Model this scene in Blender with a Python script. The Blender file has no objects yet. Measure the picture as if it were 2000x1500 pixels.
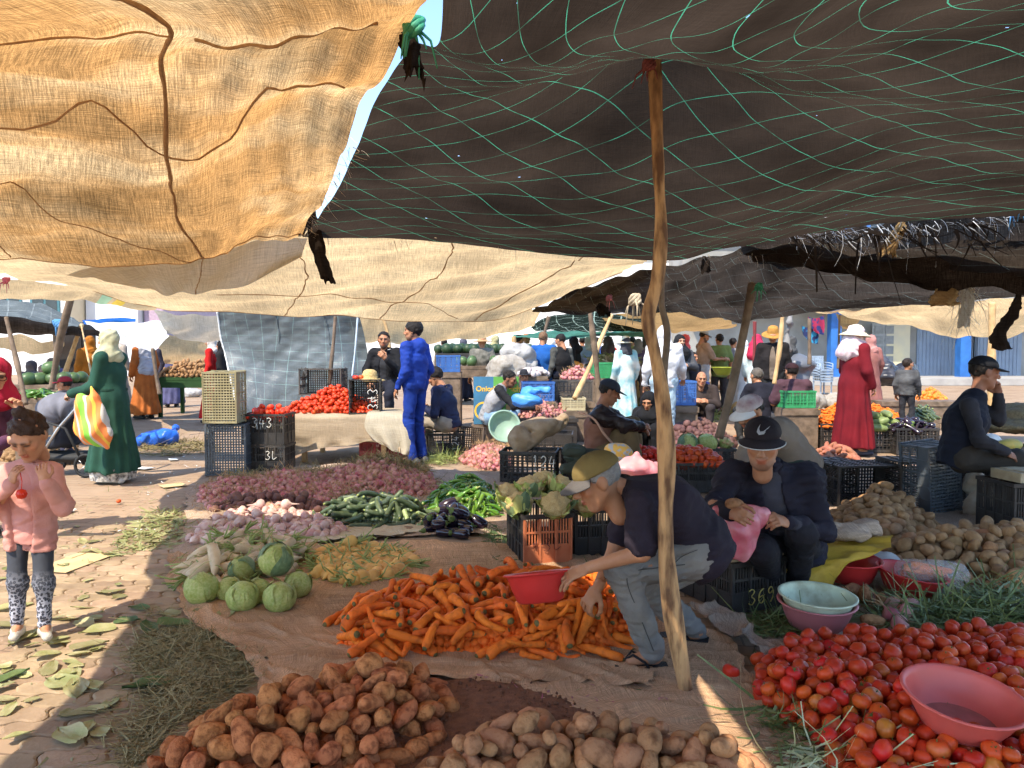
import bpy, bmesh, math, random
import numpy as np
from mathutils import Vector, Matrix, Euler

random.seed(7); np.random.seed(7)
SC = bpy.context.scene
COL = SC.collection
PI = math.pi

# ------------------------------------------------------------------ camera, sky, sun, exposure
FPX, HC = 1500.0, 1.45                      # focal length in photo pixels, eye height
PITCH = math.atan(70 / FPX)
cam = bpy.data.cameras.new('camera'); cam.lens = 27.0; cam.sensor_width = 36.0
cam.clip_start = 0.05; cam.clip_end = 2000
camo = bpy.data.objects.new('camera', cam); COL.objects.link(camo)
camo.location = (0, 0, HC); camo.rotation_euler = (PI / 2 - PITCH, 0, 0)
SC.camera = camo

SUN_DIR = Vector((0.99, 1.42, -2.30)).normalized()     # the way the light travels
SUN_EL = math.asin(-SUN_DIR.z)
world = bpy.data.worlds.new('World'); SC.world = world; world.use_nodes = True
wn = world.node_tree
sky = wn.nodes.new('ShaderNodeTexSky'); sky.sky_type = 'NISHITA'; sky.sun_disc = False
sky.sun_elevation = SUN_EL
sky.sun_rotation = math.atan2(-SUN_DIR.x, -SUN_DIR.y)
sky.air_density = 1.0; sky.dust_density = 0.15; sky.ozone_density = 3.0
wn.links.new(sky.outputs[0], wn.nodes['Background'].inputs[0])
wn.nodes['Background'].inputs[1].default_value = 0.13
sun = bpy.data.lights.new('sun', 'SUN'); sun.energy = 2.5; sun.angle = math.radians(0.55)
sun.color = (1.0, 0.90, 0.75)
suno = bpy.data.objects.new('sun', sun); COL.objects.link(suno)
suno.rotation_euler = SUN_DIR.to_track_quat('-Z', 'Y').to_euler()
suno.location = (-20, -30, 50)

SC.view_settings.view_transform = 'Standard'
SC.view_settings.look = 'None'
SC.view_settings.exposure = 1.86
SC.view_settings.gamma = 1.0
SC.view_settings.use_curve_mapping = False
SC.render.engine = 'CYCLES'
SC.cycles.max_bounces = 6; SC.cycles.diffuse_bounces = 4; SC.cycles.glossy_bounces = 2
SC.cycles.transmission_bounces = 4; SC.cycles.transparent_max_bounces = 8
SC.cycles.use_denoising = True; SC.cycles.use_adaptive_sampling = True; SC.cycles.adaptive_threshold = 0.03
SC.cycles.caustics_reflective = False; SC.cycles.caustics_refractive = False
SC.cycles.sample_clamp_indirect = 6.0

# ------------------------------------------------------------------ photo geometry
def _ray(px, py):
 u = (750 - py) / FPX
 return ((px - 1000) / FPX, math.cos(PITCH) + u * math.sin(PITCH), -math.sin(PITCH) + u * math.cos(PITCH))
def W(px, py, d):
 r = _ray(px, py); t = d / r[1]
 return Vector((r[0] * t, d, HC + r[2] * t))
def G(px, py, z=0.0):
 r = _ray(px, py); t = (z - HC) / r[2]
 return Vector((r[0] * t, r[1] * t, z))

# ------------------------------------------------------------------ materials
MATS = {}
def lin(c):
 """sRGB 0-255 triple -> linear"""
 return tuple(((x / 255) / 12.92 if x / 255 <= 0.04045 else ((x / 255 + 0.055) / 1.055) ** 2.4) for x in c[:3])
def c4(c): return (c[0], c[1], c[2], 1.0)

def mat(name, c1, c2=None, scale=8.0, rough=0.6, bump=0.0, bscale=60.0, rnd=0.0, spec=0.35, vcol=False,
  sss=0.0, transl=0.0, mixlo=0.35, mixhi=0.65, coat=0.0, metal=0.0, obj_coords=True, alpha=1.0, stretch=None):
 if name in MATS: return MATS[name]
 m = bpy.data.materials.new(name); m.use_nodes = True; MATS[name] = m
 nt = m.node_tree; N = nt.nodes; L = nt.links
 b = N['Principled BSDF']
 b.inputs['Roughness'].default_value = rough
 b.inputs['Specular IOR Level'].default_value = spec
 b.inputs['Metallic'].default_value = metal
 if coat: b.inputs['Coat Weight'].default_value = coat; b.inputs['Coat Roughness'].default_value = 0.12
 if sss:
  b.inputs['Subsurface Weight'].default_value = sss
  b.inputs['Subsurface Radius'].default_value = (0.02, 0.008, 0.004)
 if alpha < 1: b.inputs['Alpha'].default_value = alpha
 tc = N.new('ShaderNodeTexCoord')
 oi = N.new('ShaderNodeObjectInfo')
 vec = tc.outputs['Object']
 if rnd:
  vm = N.new('ShaderNodeVectorMath'); vm.operation = 'ADD'
  mu = N.new('ShaderNodeVectorMath'); mu.operation = 'SCALE'; mu.inputs[0].default_value = (37, 91, 53)
  L.new(oi.outputs['Random'], mu.inputs['Scale'])
  L.new(vec, vm.inputs[0]); L.new(mu.outputs[0], vm.inputs[1]); vec = vm.outputs[0]
 if stretch:
  mp = N.new('ShaderNodeMapping'); mp.inputs['Scale'].default_value = stretch; L.new(vec, mp.inputs[0]); vec = mp.outputs[0]
 no = N.new('ShaderNodeTexNoise'); no.inputs['Scale'].default_value = scale; no.inputs['Detail'].default_value = 5
 L.new(vec, no.inputs['Vector'])
 ra = N.new('ShaderNodeMapRange'); ra.inputs[1].default_value = mixlo; ra.inputs[2].default_value = mixhi
 L.new(no.outputs['Fac'], ra.inputs[0])
 mx = N.new('ShaderNodeMix'); mx.data_type = 'RGBA'
 L.new(ra.outputs[0], mx.inputs['Factor'])
 if vcol:
  at = N.new('ShaderNodeAttribute'); at.attribute_name = 'Col'
  mx.blend_type = 'MULTIPLY'
  L.new(at.outputs['Color'], mx.inputs[6]); mx.inputs[7].default_value = c4(c2 or (0.85, 0.8, 0.78))
 else:
  mx.inputs[6].default_value = c4(c1); mx.inputs[7].default_value = c4(c2 or tuple(x * 0.75 for x in c1))
 out = mx.outputs[2]
 if rnd:
  hs = N.new('ShaderNodeHueSaturation')
  r1 = N.new('ShaderNodeMapRange'); r1.inputs[3].default_value = 1 - rnd; r1.inputs[4].default_value = 1 + rnd
  L.new(oi.outputs['Random'], r1.inputs[0]); L.new(r1.outputs[0], hs.inputs['Value'])
  fr = N.new('ShaderNodeMath'); fr.operation = 'MULTIPLY'; fr.inputs[1].default_value = 7.31
  f2 = N.new('ShaderNodeMath'); f2.operation = 'FRACT'
  L.new(oi.outputs['Random'], fr.inputs[0]); L.new(fr.outputs[0], f2.inputs[0])
  r2 = N.new('ShaderNodeMapRange'); r2.inputs[3].default_value = 0.5 - rnd * 0.05; r2.inputs[4].default_value = 0.5 + rnd * 0.05
  L.new(f2.outputs[0], r2.inputs[0]); L.new(r2.outputs[0], hs.inputs['Hue'])
  L.new(out, hs.inputs['Color']); out = hs.outputs[0]
 L.new(out, b.inputs['Base Color'])
 if bump:
  n2 = N.new('ShaderNodeTexNoise'); n2.inputs['Scale'].default_value = bscale; n2.inputs['Detail'].default_value = 4
  L.new(vec, n2.inputs['Vector'])
  bp = N.new('ShaderNodeBump'); bp.inputs['Strength'].default_value = bump; bp.inputs['Distance'].default_value = 0.01
  L.new(n2.outputs['Fac'], bp.inputs['Height']); L.new(bp.outputs[0], b.inputs['Normal'])
 if transl:
  tr = N.new('ShaderNodeBsdfTranslucent'); L.new(out, tr.inputs[0])
  ms = N.new('ShaderNodeMixShader'); ms.inputs[0].default_value = transl
  L.new(b.outputs[0], ms.inputs[1]); L.new(tr.outputs[0], ms.inputs[2])
  L.new(ms.outputs[0], N['Material Output'].inputs[0])
 return m

# ------------------------------------------------------------------ objects
def ob(name, me, parent=None, loc=None, rot=None, scale=None, label=None, cat=None, group=None, kind=None, m=None):
 o = bpy.data.objects.new(name, me); COL.objects.link(o)
 if parent is not None: o.parent = parent
 if loc is not None: o.location = loc
 if rot is not None: o.rotation_euler = rot
 if scale is not None: o.scale = scale if hasattr(scale, '__len__') else (scale,) * 3
 if m is not None and me is not None:
  if len(me.materials): me.materials[0] = m
  else: me.materials.append(m)
 if label: o['label'] = label
 if cat: o['category'] = cat
 if group: o['group'] = group
 if kind: o['kind'] = kind
 return o

def mesh_from(name, v, f, mats=(), smooth=True, mi=None, col=None, uv=None):
 me = bpy.data.meshes.new(name)
 if isinstance(f, np.ndarray) and f.ndim == 2 and isinstance(v, np.ndarray):
  k = f.shape[1]
  me.vertices.add(len(v)); me.vertices.foreach_set('co', v.astype(np.float32).ravel())
  me.loops.add(f.size); me.loops.foreach_set('vertex_index', f.astype(np.int32).ravel())
  me.polygons.add(len(f))
  me.polygons.foreach_set('loop_start', np.arange(0, f.size, k, dtype=np.int32))
  me.update(calc_edges=True)
 else:
  me.from_pydata([tuple(p) for p in v], [], [tuple(int(i) for i in q) for q in f]); me.update()
 for m in mats: me.materials.append(m)
 if smooth: me.polygons.foreach_set('use_smooth', np.ones(len(me.polygons), dtype=bool))
 if mi is not None: me.polygons.foreach_set('material_index', np.asarray(mi, dtype=np.int32))
 if col is not None:
  a = me.color_attributes.new('Col', 'FLOAT_COLOR', 'POINT')
  cc = np.ones((len(v), 4), dtype=np.float32); cc[:, :3] = col
  a.data.foreach_set('color', cc.ravel())
 if uv is not None:
  u = me.uv_layers.new(name='UVMap')
  li = np.empty(len(me.loops), dtype=np.int32); me.loops.foreach_get('vertex_index', li)
  u.data.foreach_set('uv', np.asarray(uv, dtype=np.float32)[li].ravel())
 me.update()
 return me

class MB:
 """collects shapes for one mesh"""
 def __init__(s): s.v = []; s.f = []; s.mi = []; s.n = 0
 def add(s, v, f, mi=0):
  s.v.extend([tuple(map(float, p)) for p in v]); s.f.extend([tuple(int(i) + s.n for i in q) for q in f])
  s.mi.extend([mi] * len(f)); s.n += len(v); return s
 def box(s, c, d, R=None, mi=0, taper=1.0):
  x, y, z = d[0] / 2, d[1] / 2, d[2] / 2; t = taper
  vs = [(-x, -y, -z), (x, -y, -z), (x, y, -z), (-x, y, -z), (-x * t, -y * t, z), (x * t, -y * t, z), (x * t, y * t, z), (-x * t, y * t, z)]
  if R is not None: vs = [R @ Vector(p) for p in vs]
  vs = [(p[0] + c[0], p[1] + c[1], p[2] + c[2]) for p in vs]
  return s.add(vs, [(0, 3, 2, 1), (4, 5, 6, 7), (0, 1, 5, 4), (1, 2, 6, 5), (2, 3, 7, 6), (3, 0, 4, 7)], mi)
 def tube(s, pts, rad, n=8, mi=0, cap=True, flat=1.0):
  pts = [Vector(p) for p in pts]; m = len(pts)
  if not hasattr(rad, '__len__'): rad = [rad] * m
  vs, fs = [], []; prev = None
  for i, p in enumerate(pts):
   t = (pts[min(i + 1, m - 1)] - pts[max(i - 1, 0)]).normalized()
   if prev is None:
    a = Vector((0, 0, 1)) if abs(t.z) < 0.9 else Vector((1, 0, 0))
    u = t.cross(a).normalized()
   else:
    u = (prev - t * prev.dot(t)).normalized()
   prev = u; w = t.cross(u)
   for k in range(n):
    an = 2 * PI * k / n
    vs.append(p + u * (math.cos(an) * rad[i]) + w * (math.sin(an) * rad[i] * flat))
  for i in range(m - 1):
   for k in range(n):
    a, b = i * n + k, i * n + (k + 1) % n
    fs.append((a, b, b + n, a + n))
  if cap:
   fs.append(tuple(range(n - 1, -1, -1))); fs.append(tuple((m - 1) * n + k for k in range(n)))
  return s.add(vs, fs, mi)
 def lathe(s, prof, n=24, c=(0, 0, 0), mi=0, sx=1.0, sy=1.0, wob=None):
  vs, fs = [], []
  for i, (r, z) in enumerate(prof):
   for k in range(n):
    a = 2 * PI * k / n; rr = r * (wob(a, i) if wob else 1)
    vs.append((c[0] + rr * math.cos(a) * sx, c[1] + rr * math.sin(a) * sy, c[2] + z))
  for i in range(len(prof) - 1):
   for k in range(n):
    a, b = i * n + k, i * n + (k + 1) % n
    fs.append((a, b, b + n, a + n))
  return s.add(vs, fs, mi)
 def mesh(s, name, mats=(), smooth=False):
  return mesh_from(name, s.v, s.f, mats, smooth, s.mi)

def cr(P, t):
 """Catmull-Rom through array P (n,k) at params t in 0..n-1"""
 P = np.asarray(P, float); n = len(P); t = np.clip(np.asarray(t, float), 0, n - 1 - 1e-9)
 i = np.floor(t).astype(int); u = (t - i)[:, None]
 g = lambda j: P[np.clip(j, 0, n - 1)]
 p0, p1, p2, p3 = g(i - 1), g(i), g(i + 1), g(i + 2)
 p0 = np.where((i == 0)[:, None], 2 * p1 - p2, p0); p3 = np.where((i >= n - 2)[:, None], 2 * p2 - p1, p3)
 return 0.5 * ((2 * p1) + (-p0 + p2) * u + (2 * p0 - 5 * p1 + 4 * p2 - p3) * u ** 2 + (-p0 + 3 * p1 - 3 * p2 + p3) * u ** 3)
def spline(P, n):
 return cr(P, np.linspace(0, len(P) - 1, n))

_rs = np.random.RandomState(3)
_WD = _rs.normal(size=(24, 3)); _WD /= np.linalg.norm(_WD, axis=1)[:, None]; _WP = _rs.uniform(0, 6.28, 24)
def wnoise(p, freq=1.0, n=10, off=0):
 """cheap smooth noise of points (...,3), about -1..1"""
 o = np.zeros(p.shape[:-1])
 for i in range(n):
  j = (i + off) % 24; fr = freq * (0.6 + 1.3 * ((i * 7) % n) / n)
  o += np.sin((p[..., 0] * _WD[j, 0] + p[..., 1] * _WD[j, 1] + p[..., 2] * _WD[j, 2]) * fr * 6.28 + _WP[j])
 return o / math.sqrt(n)

def sheet(lat, nu, nv, amp=0.0, freq=1.2, seed=0, extra=None):
 """lat: rows of world points -> verts, quads, uv in metres"""
 lat = np.array([[tuple(p) for p in r] for r in lat], float)
 rows = np.array([spline(r, nu) for r in lat])            # R, nu, 3
 P = np.array([spline(rows[:, j], nv) for j in range(nu)])  # nu, nv, 3
 if amp:
  P[..., 2] += amp * wnoise(P, freq, 10, seed) + amp * 0.4 * wnoise(P, freq * 3.1, 8, seed + 5)
 du = np.linalg.norm(np.diff(P, axis=0), axis=2).mean() * (nu - 1); dv = np.linalg.norm(np.diff(P, axis=1), axis=2).mean() * (nv - 1)
 U, V = np.meshgrid(np.linspace(0, du, nu), np.linspace(0, dv, nv), indexing='ij')
 if extra is not None: P = extra(P, U, V)
 idx = np.arange(nu * nv).reshape(nu, nv)
 f = np.stack([idx[:-1, :-1], idx[1:, :-1], idx[1:, 1:], idx[:-1, 1:]], -1).reshape(-1, 4)
 return P.reshape(-1, 3), f, np.stack([U, V], -1).reshape(-1, 2), P

# ------------------------------------------------------------------ solid shapes blended as distance fields
def _nrm(v): v = np.asarray(v, float); return v / (np.linalg.norm(v) + 1e-12)
class SDF:
 def __init__(s): s.p = []; s.cuts = []; s.disp = None; s.subs = []
 def cap(s, a, b, ra, rb=None, k=0.03, col=None, side=None, w=1.0):
  s.p.append(('c', np.array(a, float), np.array(b, float), ra, ra if rb is None else rb, k, col, None if side is None else _nrm(side), w)); return s
 def ell(s, c, r, R=None, k=0.02, col=None):
  s.p.append(('e', np.array(c, float), np.array(r, float), None if R is None else np.array(R, float), None, k, col)); return s
 def sub(s, c, r, R=None, k=0.005):
  s.subs.append(('e', np.array(c, float), np.array(r, float), None if R is None else np.array(R, float), None, k, None)); return s
 def cut(s, n, pt, amp=0.0, fr=9.0):
  n = _nrm(n); s.cuts.append((n, float(np.dot(n, np.array(pt, float))), amp, fr)); return s
 @staticmethod
 def _d(q, P):
  if q[0] == 'c':
   _, a, b, ra, rb, k, col, side, w = q
   ab = b - a; l2 = max(ab @ ab, 1e-9)
   t = np.clip(((P - a) @ ab) / l2, 0, 1)
   v = P - a - t[..., None] * ab
   d2 = (v * v).sum(-1)
   if side is not None:
    sv = v @ side; d2 = np.maximum(d2 - sv * sv, 0) + (sv / w) ** 2
   return np.sqrt(d2) - (ra + (rb - ra) * t)
  _, c, r, R = q[:4]
  v = P - c
  if R is not None: v = v @ R            # columns of R are the local axes
  k0 = np.sqrt(((v / r) ** 2).sum(-1)); k1 = np.sqrt(((v / (r * r)) ** 2).sum(-1))
  return k0 * (k0 - 1) / np.maximum(k1, 1e-9)
 @staticmethod
 def _bb(q):
  if q[0] == 'c':
   m = max(q[3], q[4]) * (max(q[8], 1) if q[7] is not None else 1)
   return np.minimum(q[1], q[2]) - m, np.maximum(q[1], q[2]) + m
  m = q[2].max() if q[3] is not None else q[2]
  return q[1] - m, q[1] + m
 def mesh(s, res=0.02):
  lo = np.min([s._bb(q)[0] for q in s.p], 0) - 3 * res; hi = np.max([s._bb(q)[1] for q in s.p], 0) + 3 * res
  n = np.ceil((hi - lo) / res).astype(int) + 1
  ax = [lo[i] + res * np.arange(n[i]) for i in range(3)]
  D = np.full(n, 0.5, dtype=np.float64)
  for q in s.p:
   k = q[5]; l, h = s._bb(q); mg = k + 2.5 * res
   i0 = np.clip(np.floor((l - mg - lo) / res).astype(int), 0, n); i1 = np.clip(np.ceil((h + mg - lo) / res).astype(int) + 1, 0, n)
   sl = tuple(slice(i0[j], i1[j]) for j in range(3))
   P = np.stack(np.meshgrid(*[ax[j][sl[j]] for j in range(3)], indexing='ij'), -1)
   d = s._d(q, P); b = D[sl]
   hh = np.maximum(k - np.abs(d - b), 0) / k
   D[sl] = np.minimum(d, b) - hh * hh * k * 0.25
  if s.disp is not None or s.cuts or s.subs:
   P = np.stack(np.meshgrid(*ax, indexing='ij'), -1)
   if s.disp is not None:
    near = np.abs(D) < 0.08
    D[near] += s.disp(P[near])
   for nn, c, am, fr in s.cuts:
    E = P @ nn - c
    if am:
     nr = np.abs(E) < am * 4; E[nr] += am * wnoise(P[nr], fr, 8, 3)
    D = np.maximum(D, E)
   for q in s.subs: D = np.maximum(D, -s._d(q, P))
  v, f = surface_nets(D, lo, res)
  cols = None
  if any(q[6] is not None for q in s.p) and len(v):
   ds = np.stack([s._d(q, v) for q in s.p], 1)
   w = np.exp(-(ds - ds.min(1)[:, None]) / (res * 0.5)); w /= w.sum(1)[:, None]
   C = np.array([q[6] if q[6] is not None else (0.5, 0.5, 0.5) for q in s.p])
   cols = w @ C
  return v, f, cols

def surface_nets(D, lo, res):
 S = D < 0
 c = sum(S[i:S.shape[0] - 1 + i, j:S.shape[1] - 1 + j, k:S.shape[2] - 1 + k].astype(np.int8) for i in (0, 1) for j in (0, 1) for k in (0, 1))
 act = np.argwhere((c > 0) & (c < 8))
 if len(act) == 0: return np.zeros((0, 3)), np.zeros((0, 4), int)
 ID = -np.ones(c.shape, dtype=np.int64); ID[act[:, 0], act[:, 1], act[:, 2]] = np.arange(len(act))
 acc = np.zeros((len(act), 3)); cnt = np.zeros(len(act))
 for axis in range(3):
  o = [a for a in range(3) if a != axis]
  for p in (0, 1):
   for q in (0, 1):
    off = np.zeros(3, int); off[o[0]] = p; off[o[1]] = q
    A = act + off; off2 = off.copy(); off2[axis] = 1; B = act + off2
    da = D[A[:, 0], A[:, 1], A[:, 2]]; db = D[B[:, 0], B[:, 1], B[:, 2]]
    x = (da < 0) != (db < 0)
    t = np.where(x, da / np.where(np.abs(da - db) < 1e-12, 1, da - db), 0)
    pos = np.repeat(off[None].astype(float), len(act), 0); pos[:, axis] = t
    acc[x] += pos[x]; cnt[x] += 1
 v = lo + (act + acc / np.maximum(cnt, 1)[:, None]) * res
 F = []
 for axis in range(3):
  o1, o2 = [(1, 2), (2, 0), (0, 1)][axis]
  sl0 = [slice(None)] * 3; sl1 = [slice(None)] * 3
  sl0[axis] = slice(0, -1); sl1[axis] = slice(1, None)
  x = S[tuple(sl0)] != S[tuple(sl1)]
  e = np.argwhere(x)
  e = e[(e[:, o1] > 0) & (e[:, o2] > 0) & (e[:, o1] < D.shape[o1] - 1) & (e[:, o2] < D.shape[o2] - 1)]
  ins = S[e[:, 0], e[:, 1], e[:, 2]]
  def cid(a, b):
   q = e.copy(); q[:, o1] -= a; q[:, o2] -= b; return ID[q[:, 0], q[:, 1], q[:, 2]]
  quad = np.stack([cid(1, 1), cid(0, 1), cid(0, 0), cid(1, 0)], 1)
  quad[~ins] = quad[~ins][:, ::-1]
  F.append(quad)
 return v, np.concatenate(F)

def sdf_mesh(name, s, res, mats, col=True):
 v, f, c = s.mesh(res)
 return mesh_from(name, v, f, mats, True, None, c if col else None)

# ------------------------------------------------------------------ cloth materials
def cloth_mat(name, col, tr, fac=0.5, grid=None, gridcol=(0.1, 0.6, 0.35), weave=0.35, holes=0.0, patch=0.35, sheen=0.0, stripes=None, wscale=1.0, gridrot=0.0, alt=None):
 m = bpy.data.materials.new(name); m.use_nodes = True; nt = m.node_tree; N = nt.nodes; L = nt.links
 for n in list(N): N.remove(n)
 out = N.new('ShaderNodeOutputMaterial'); uv = N.new('ShaderNodeUVMap')
 def noise(sx, sy, sc=1.0, det=3):
  mp = N.new('ShaderNodeMapping'); mp.inputs['Scale'].default_value = (sx, sy, 1)
  L.new(uv.outputs[0], mp.inputs[0]); n = N.new('ShaderNodeTexNoise'); n.inputs['Scale'].default_value = sc; n.inputs['Detail'].default_value = det
  L.new(mp.outputs[0], n.inputs['Vector']); return n.outputs['Fac']
 def math_(op, a, b=None, clamp=False):
  n = N.new('ShaderNodeMath'); n.operation = op; n.use_clamp = clamp
  for i, x in enumerate((a, b)):
   if x is None: continue
   if isinstance(x, (int, float)): n.inputs[i].default_value = x
   else: L.new(x, n.inputs[i])
  return n.outputs[0]
 def rng(x, a, b, c, d):
  n = N.new('ShaderNodeMapRange'); L.new(x, n.inputs[0])
  for i, q in enumerate((a, b, c, d)): n.inputs[i + 1].default_value = q
  return n.outputs[0]
 wv = math_('MULTIPLY', rng(noise(150 * wscale, 5), 0.35, 0.65, 1 - weave, 1 + weave * 0.6), rng(noise(5, 150 * wscale), 0.35, 0.65, 1 - weave, 1 + weave * 0.6))
 fine = math_('MULTIPLY', rng(noise(420 * wscale, 30), 0.4, 0.6, 1 - weave * 0.5, 1 + weave * 0.3), rng(noise(30, 420 * wscale), 0.4, 0.6, 1 - weave * 0.5, 1 + weave * 0.3))
 big = rng(noise(1, 1, 1.3, 4), 0.3, 0.7, 1 - patch, 1 + patch * 0.5)
 val = math_('MULTIPLY', math_('MULTIPLY', wv, big), fine)
 def tint(c):
  mx = N.new('ShaderNodeMix'); mx.data_type = 'RGBA'; mx.blend_type = 'MULTIPLY'; mx.inputs['Factor'].default_value = 1
  mx.inputs[6].default_value = c4(c); cmb = N.new('ShaderNodeCombineColor')
  for i in range(3): L.new(val, cmb.inputs[i])
  L.new(cmb.outputs[0], mx.inputs[7]); return mx.outputs[2]
 cd, ct = tint(col), tint(tr)
 if alt:
  am = N.new('ShaderNodeMix'); am.data_type = 'RGBA'; L.new(rng(noise(.9, 1.3, 1.0, 5), 0.46, 0.62, 0, 1), am.inputs[0]); L.new(ct, am.inputs[6]); L.new(tint(alt), am.inputs[7]); ct = am.outputs[2]
 if grid:
  sp, wd = grid
  vr = N.new('ShaderNodeVectorRotate'); vr.rotation_type = 'Z_AXIS'; vr.inputs['Angle'].default_value = gridrot; L.new(uv.outputs[0], vr.inputs[0])
  sx = N.new('ShaderNodeSeparateXYZ'); L.new(vr.outputs[0], sx.inputs[0])
  lines = None
  for i, o in enumerate((sx.outputs[0], sx.outputs[1])):
   jit = math_('MULTIPLY', math_('SUBTRACT', noise(3, 3, 1.0, 1), 0.5), 0.012)
   fr = math_('FRACT', math_('DIVIDE', math_('ADD', o, jit), sp * (1.0 if i else 1.25)))
   ln = math_('LESS_THAN', math_('ABSOLUTE', math_('SUBTRACT', fr, 0.5)), wd / sp / 2)
   ln = math_('MULTIPLY', ln, rng(noise(2.5, 2.5, 2.0, 2), 0.38, 0.55, 0.25, 1.0))
   lines = ln if lines is None else math_('MAXIMUM', lines, ln)
  def over(c, g):
   mx = N.new('ShaderNodeMix'); mx.data_type = 'RGBA'; L.new(lines, mx.inputs['Factor']); L.new(c, mx.inputs[6]); mx.inputs[7].default_value = c4(g); return mx.outputs[2]
  cd, ct = over(cd, gridcol), over(ct, gridcol)
 if stripes:
  sx = N.new('ShaderNodeSeparateXYZ'); L.new(uv.outputs[0], sx.inputs[0])
  for a, b, sc_ in stripes:
   o = sx.outputs[0]
   msk = math_('MULTIPLY', math_('GREATER_THAN', o, a), math_('LESS_THAN', o, b))
   def over2(c):
    mx = N.new('ShaderNodeMix'); mx.data_type = 'RGBA'; L.new(msk, mx.inputs['Factor']); L.new(c, mx.inputs[6]); mx.inputs[7].default_value = c4(sc_); return mx.outputs[2]
   cd, ct = over2(cd), over2(ct)
 df = N.new('ShaderNodeBsdfDiffuse'); L.new(cd, df.inputs[0])
 top = df
 if sheen:
  gl = N.new('ShaderNodeBsdfGlossy'); gl.inputs['Roughness'].default_value = 0.38; gl.inputs[0].default_value = (0.8, 0.8, 0.8, 1)
  ms0 = N.new('ShaderNodeMixShader'); ms0.inputs[0].default_value = sheen; L.new(df.outputs[0], ms0.inputs[1]); L.new(gl.outputs[0], ms0.inputs[2]); top = ms0
 tl = N.new('ShaderNodeBsdfTranslucent'); L.new(ct, tl.inputs[0])
 bp = N.new('ShaderNodeBump'); bp.inputs['Strength'].default_value = 0.35; bp.inputs['Distance'].default_value = 0.02
 L.new(math_('ADD', val, noise(14, 14, 1.0, 5)), bp.inputs['Height'])
 for s in ((df, tl, gl) if sheen else (df, tl)): L.new(bp.outputs[0], s.inputs['Normal'])
 ms = N.new('ShaderNodeMixShader'); ms.inputs[0].default_value = fac
 L.new(top.outputs[0], ms.inputs[1]); L.new(tl.outputs[0], ms.inputs[2])
 fin = ms.outputs[0]
 if holes:
  vo = N.new('ShaderNodeTexVoronoi'); vo.inputs['Scale'].default_value = 9.0; L.new(uv.outputs[0], vo.inputs['Vector'])
  sxx = N.new('ShaderNodeSeparateColor'); L.new(vo.outputs['Color'], sxx.inputs[0])
  h = math_('MULTIPLY', math_('LESS_THAN', vo.outputs['Distance'], 0.055), math_('LESS_THAN', sxx.outputs[0], holes))
  tp = N.new('ShaderNodeBsdfTransparent'); m2 = N.new('ShaderNodeMixShader')
  L.new(h, m2.inputs[0]); L.new(fin, m2.inputs[1]); L.new(tp.outputs[0], m2.inputs[2]); fin = m2.outputs[0]
 L.new(fin, out.inputs[0])
 return m

ORANGE = cloth_mat('ochre sacking', (0.46, 0.30, 0.14), (0.58, 0.30, 0.10), 0.66, weave=0.36, patch=0.45, alt=(0.80, 0.52, 0.24))
CREAM = cloth_mat('cream sacking', (0.54, 0.40, 0.24), (0.80, 0.56, 0.29), 0.64, weave=0.22, patch=0.4)
PALE = cloth_mat('pale sacking', (0.55, 0.50, 0.42), (0.6, 0.52, 0.4), 0.4, weave=0.15, patch=0.25)
DARK = cloth_mat('dark shade netting', (0.023, 0.016, 0.011), (0.052, 0.036, 0.025), 0.5, grid=(0.235, 0.0040), gridcol=(0.07, 0.36, 0.20), weave=0.08, holes=0.06, patch=0.5, gridrot=0.62)
DARK2 = cloth_mat('grey shade netting', (0.035, 0.028, 0.023), (0.08, 0.062, 0.048), 0.5, grid=(0.2, 0.004), gridcol=(0.14, 0.17, 0.15), weave=0.2, holes=0.12, patch=0.8, gridrot=.3)
DARK3 = cloth_mat('brown shade netting', (0.045, 0.034, 0.027), (0.11, 0.08, 0.06), 0.5, weave=0.4, holes=0.10, patch=0.7)
SILVER = cloth_mat('silver tarpaulin', (0.12, 0.14, 0.142), (0.1, 0.11, 0.11), 0.12, grid=(0.16, 0.006), gridcol=(0.2, 0.3, 0.28), weave=0.1, patch=0.25, sheen=0.09)
GREYTARP = cloth_mat('slate tarpaulin', (0.16, 0.185, 0.19), (0.08, 0.09, 0.09), 0.2, grid=(0.45, 0.02), gridcol=(0.24, 0.27, 0.27), weave=0.15, patch=0.3)
GREENNET = cloth_mat('green netting', (0.10, 0.30, 0.24), (0.16, 0.42, 0.33), 0.5, weave=0.2, patch=0.3)
WHITECL = cloth_mat('white sheeting', (0.7, 0.7, 0.7), (0.6, 0.6, 0.6), 0.3, weave=0.1, patch=0.25)
BLUECL = cloth_mat('blue sheeting', (0.03, 0.14, 0.5), (0.03, 0.2, 0.6), 0.3, weave=0.1, patch=0.3)
BROWNCL = cloth_mat('tan sacking', (0.42, 0.27, 0.12), (0.55, 0.34, 0.14), 0.5, weave=0.2, patch=0.3)
STRIPED = cloth_mat('striped sacking', (0.55, 0.42, 0.26), (0.72, 0.52, 0.28), 0.55, weave=0.2, patch=0.3,
     stripes=[(1.55, 1.68, (0.35, 0.5, 0.3)), (1.74, 1.86, (0.75, 0.5, 0.08))])
ROPE = mat('rope', (0.28, 0.155, 0.07), (0.38, 0.23, 0.11), 40, 0.9)
ROPEL = mat('pale rope', (0.5, 0.42, 0.3), (0.35, 0.28, 0.2), 40, 0.9)
WOOD = mat('bark wood', (0.48, 0.27, 0.115), (0.12, 0.055, 0.024), 22, 0.8, 1.0, 60, stretch=(1, 1, .25), mixlo=.44, mixhi=.64)
WOOD2 = mat('grey bark wood', (0.20, 0.14, 0.095), (0.10, 0.07, 0.045), 9, 0.8, 0.6, 45)
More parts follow.
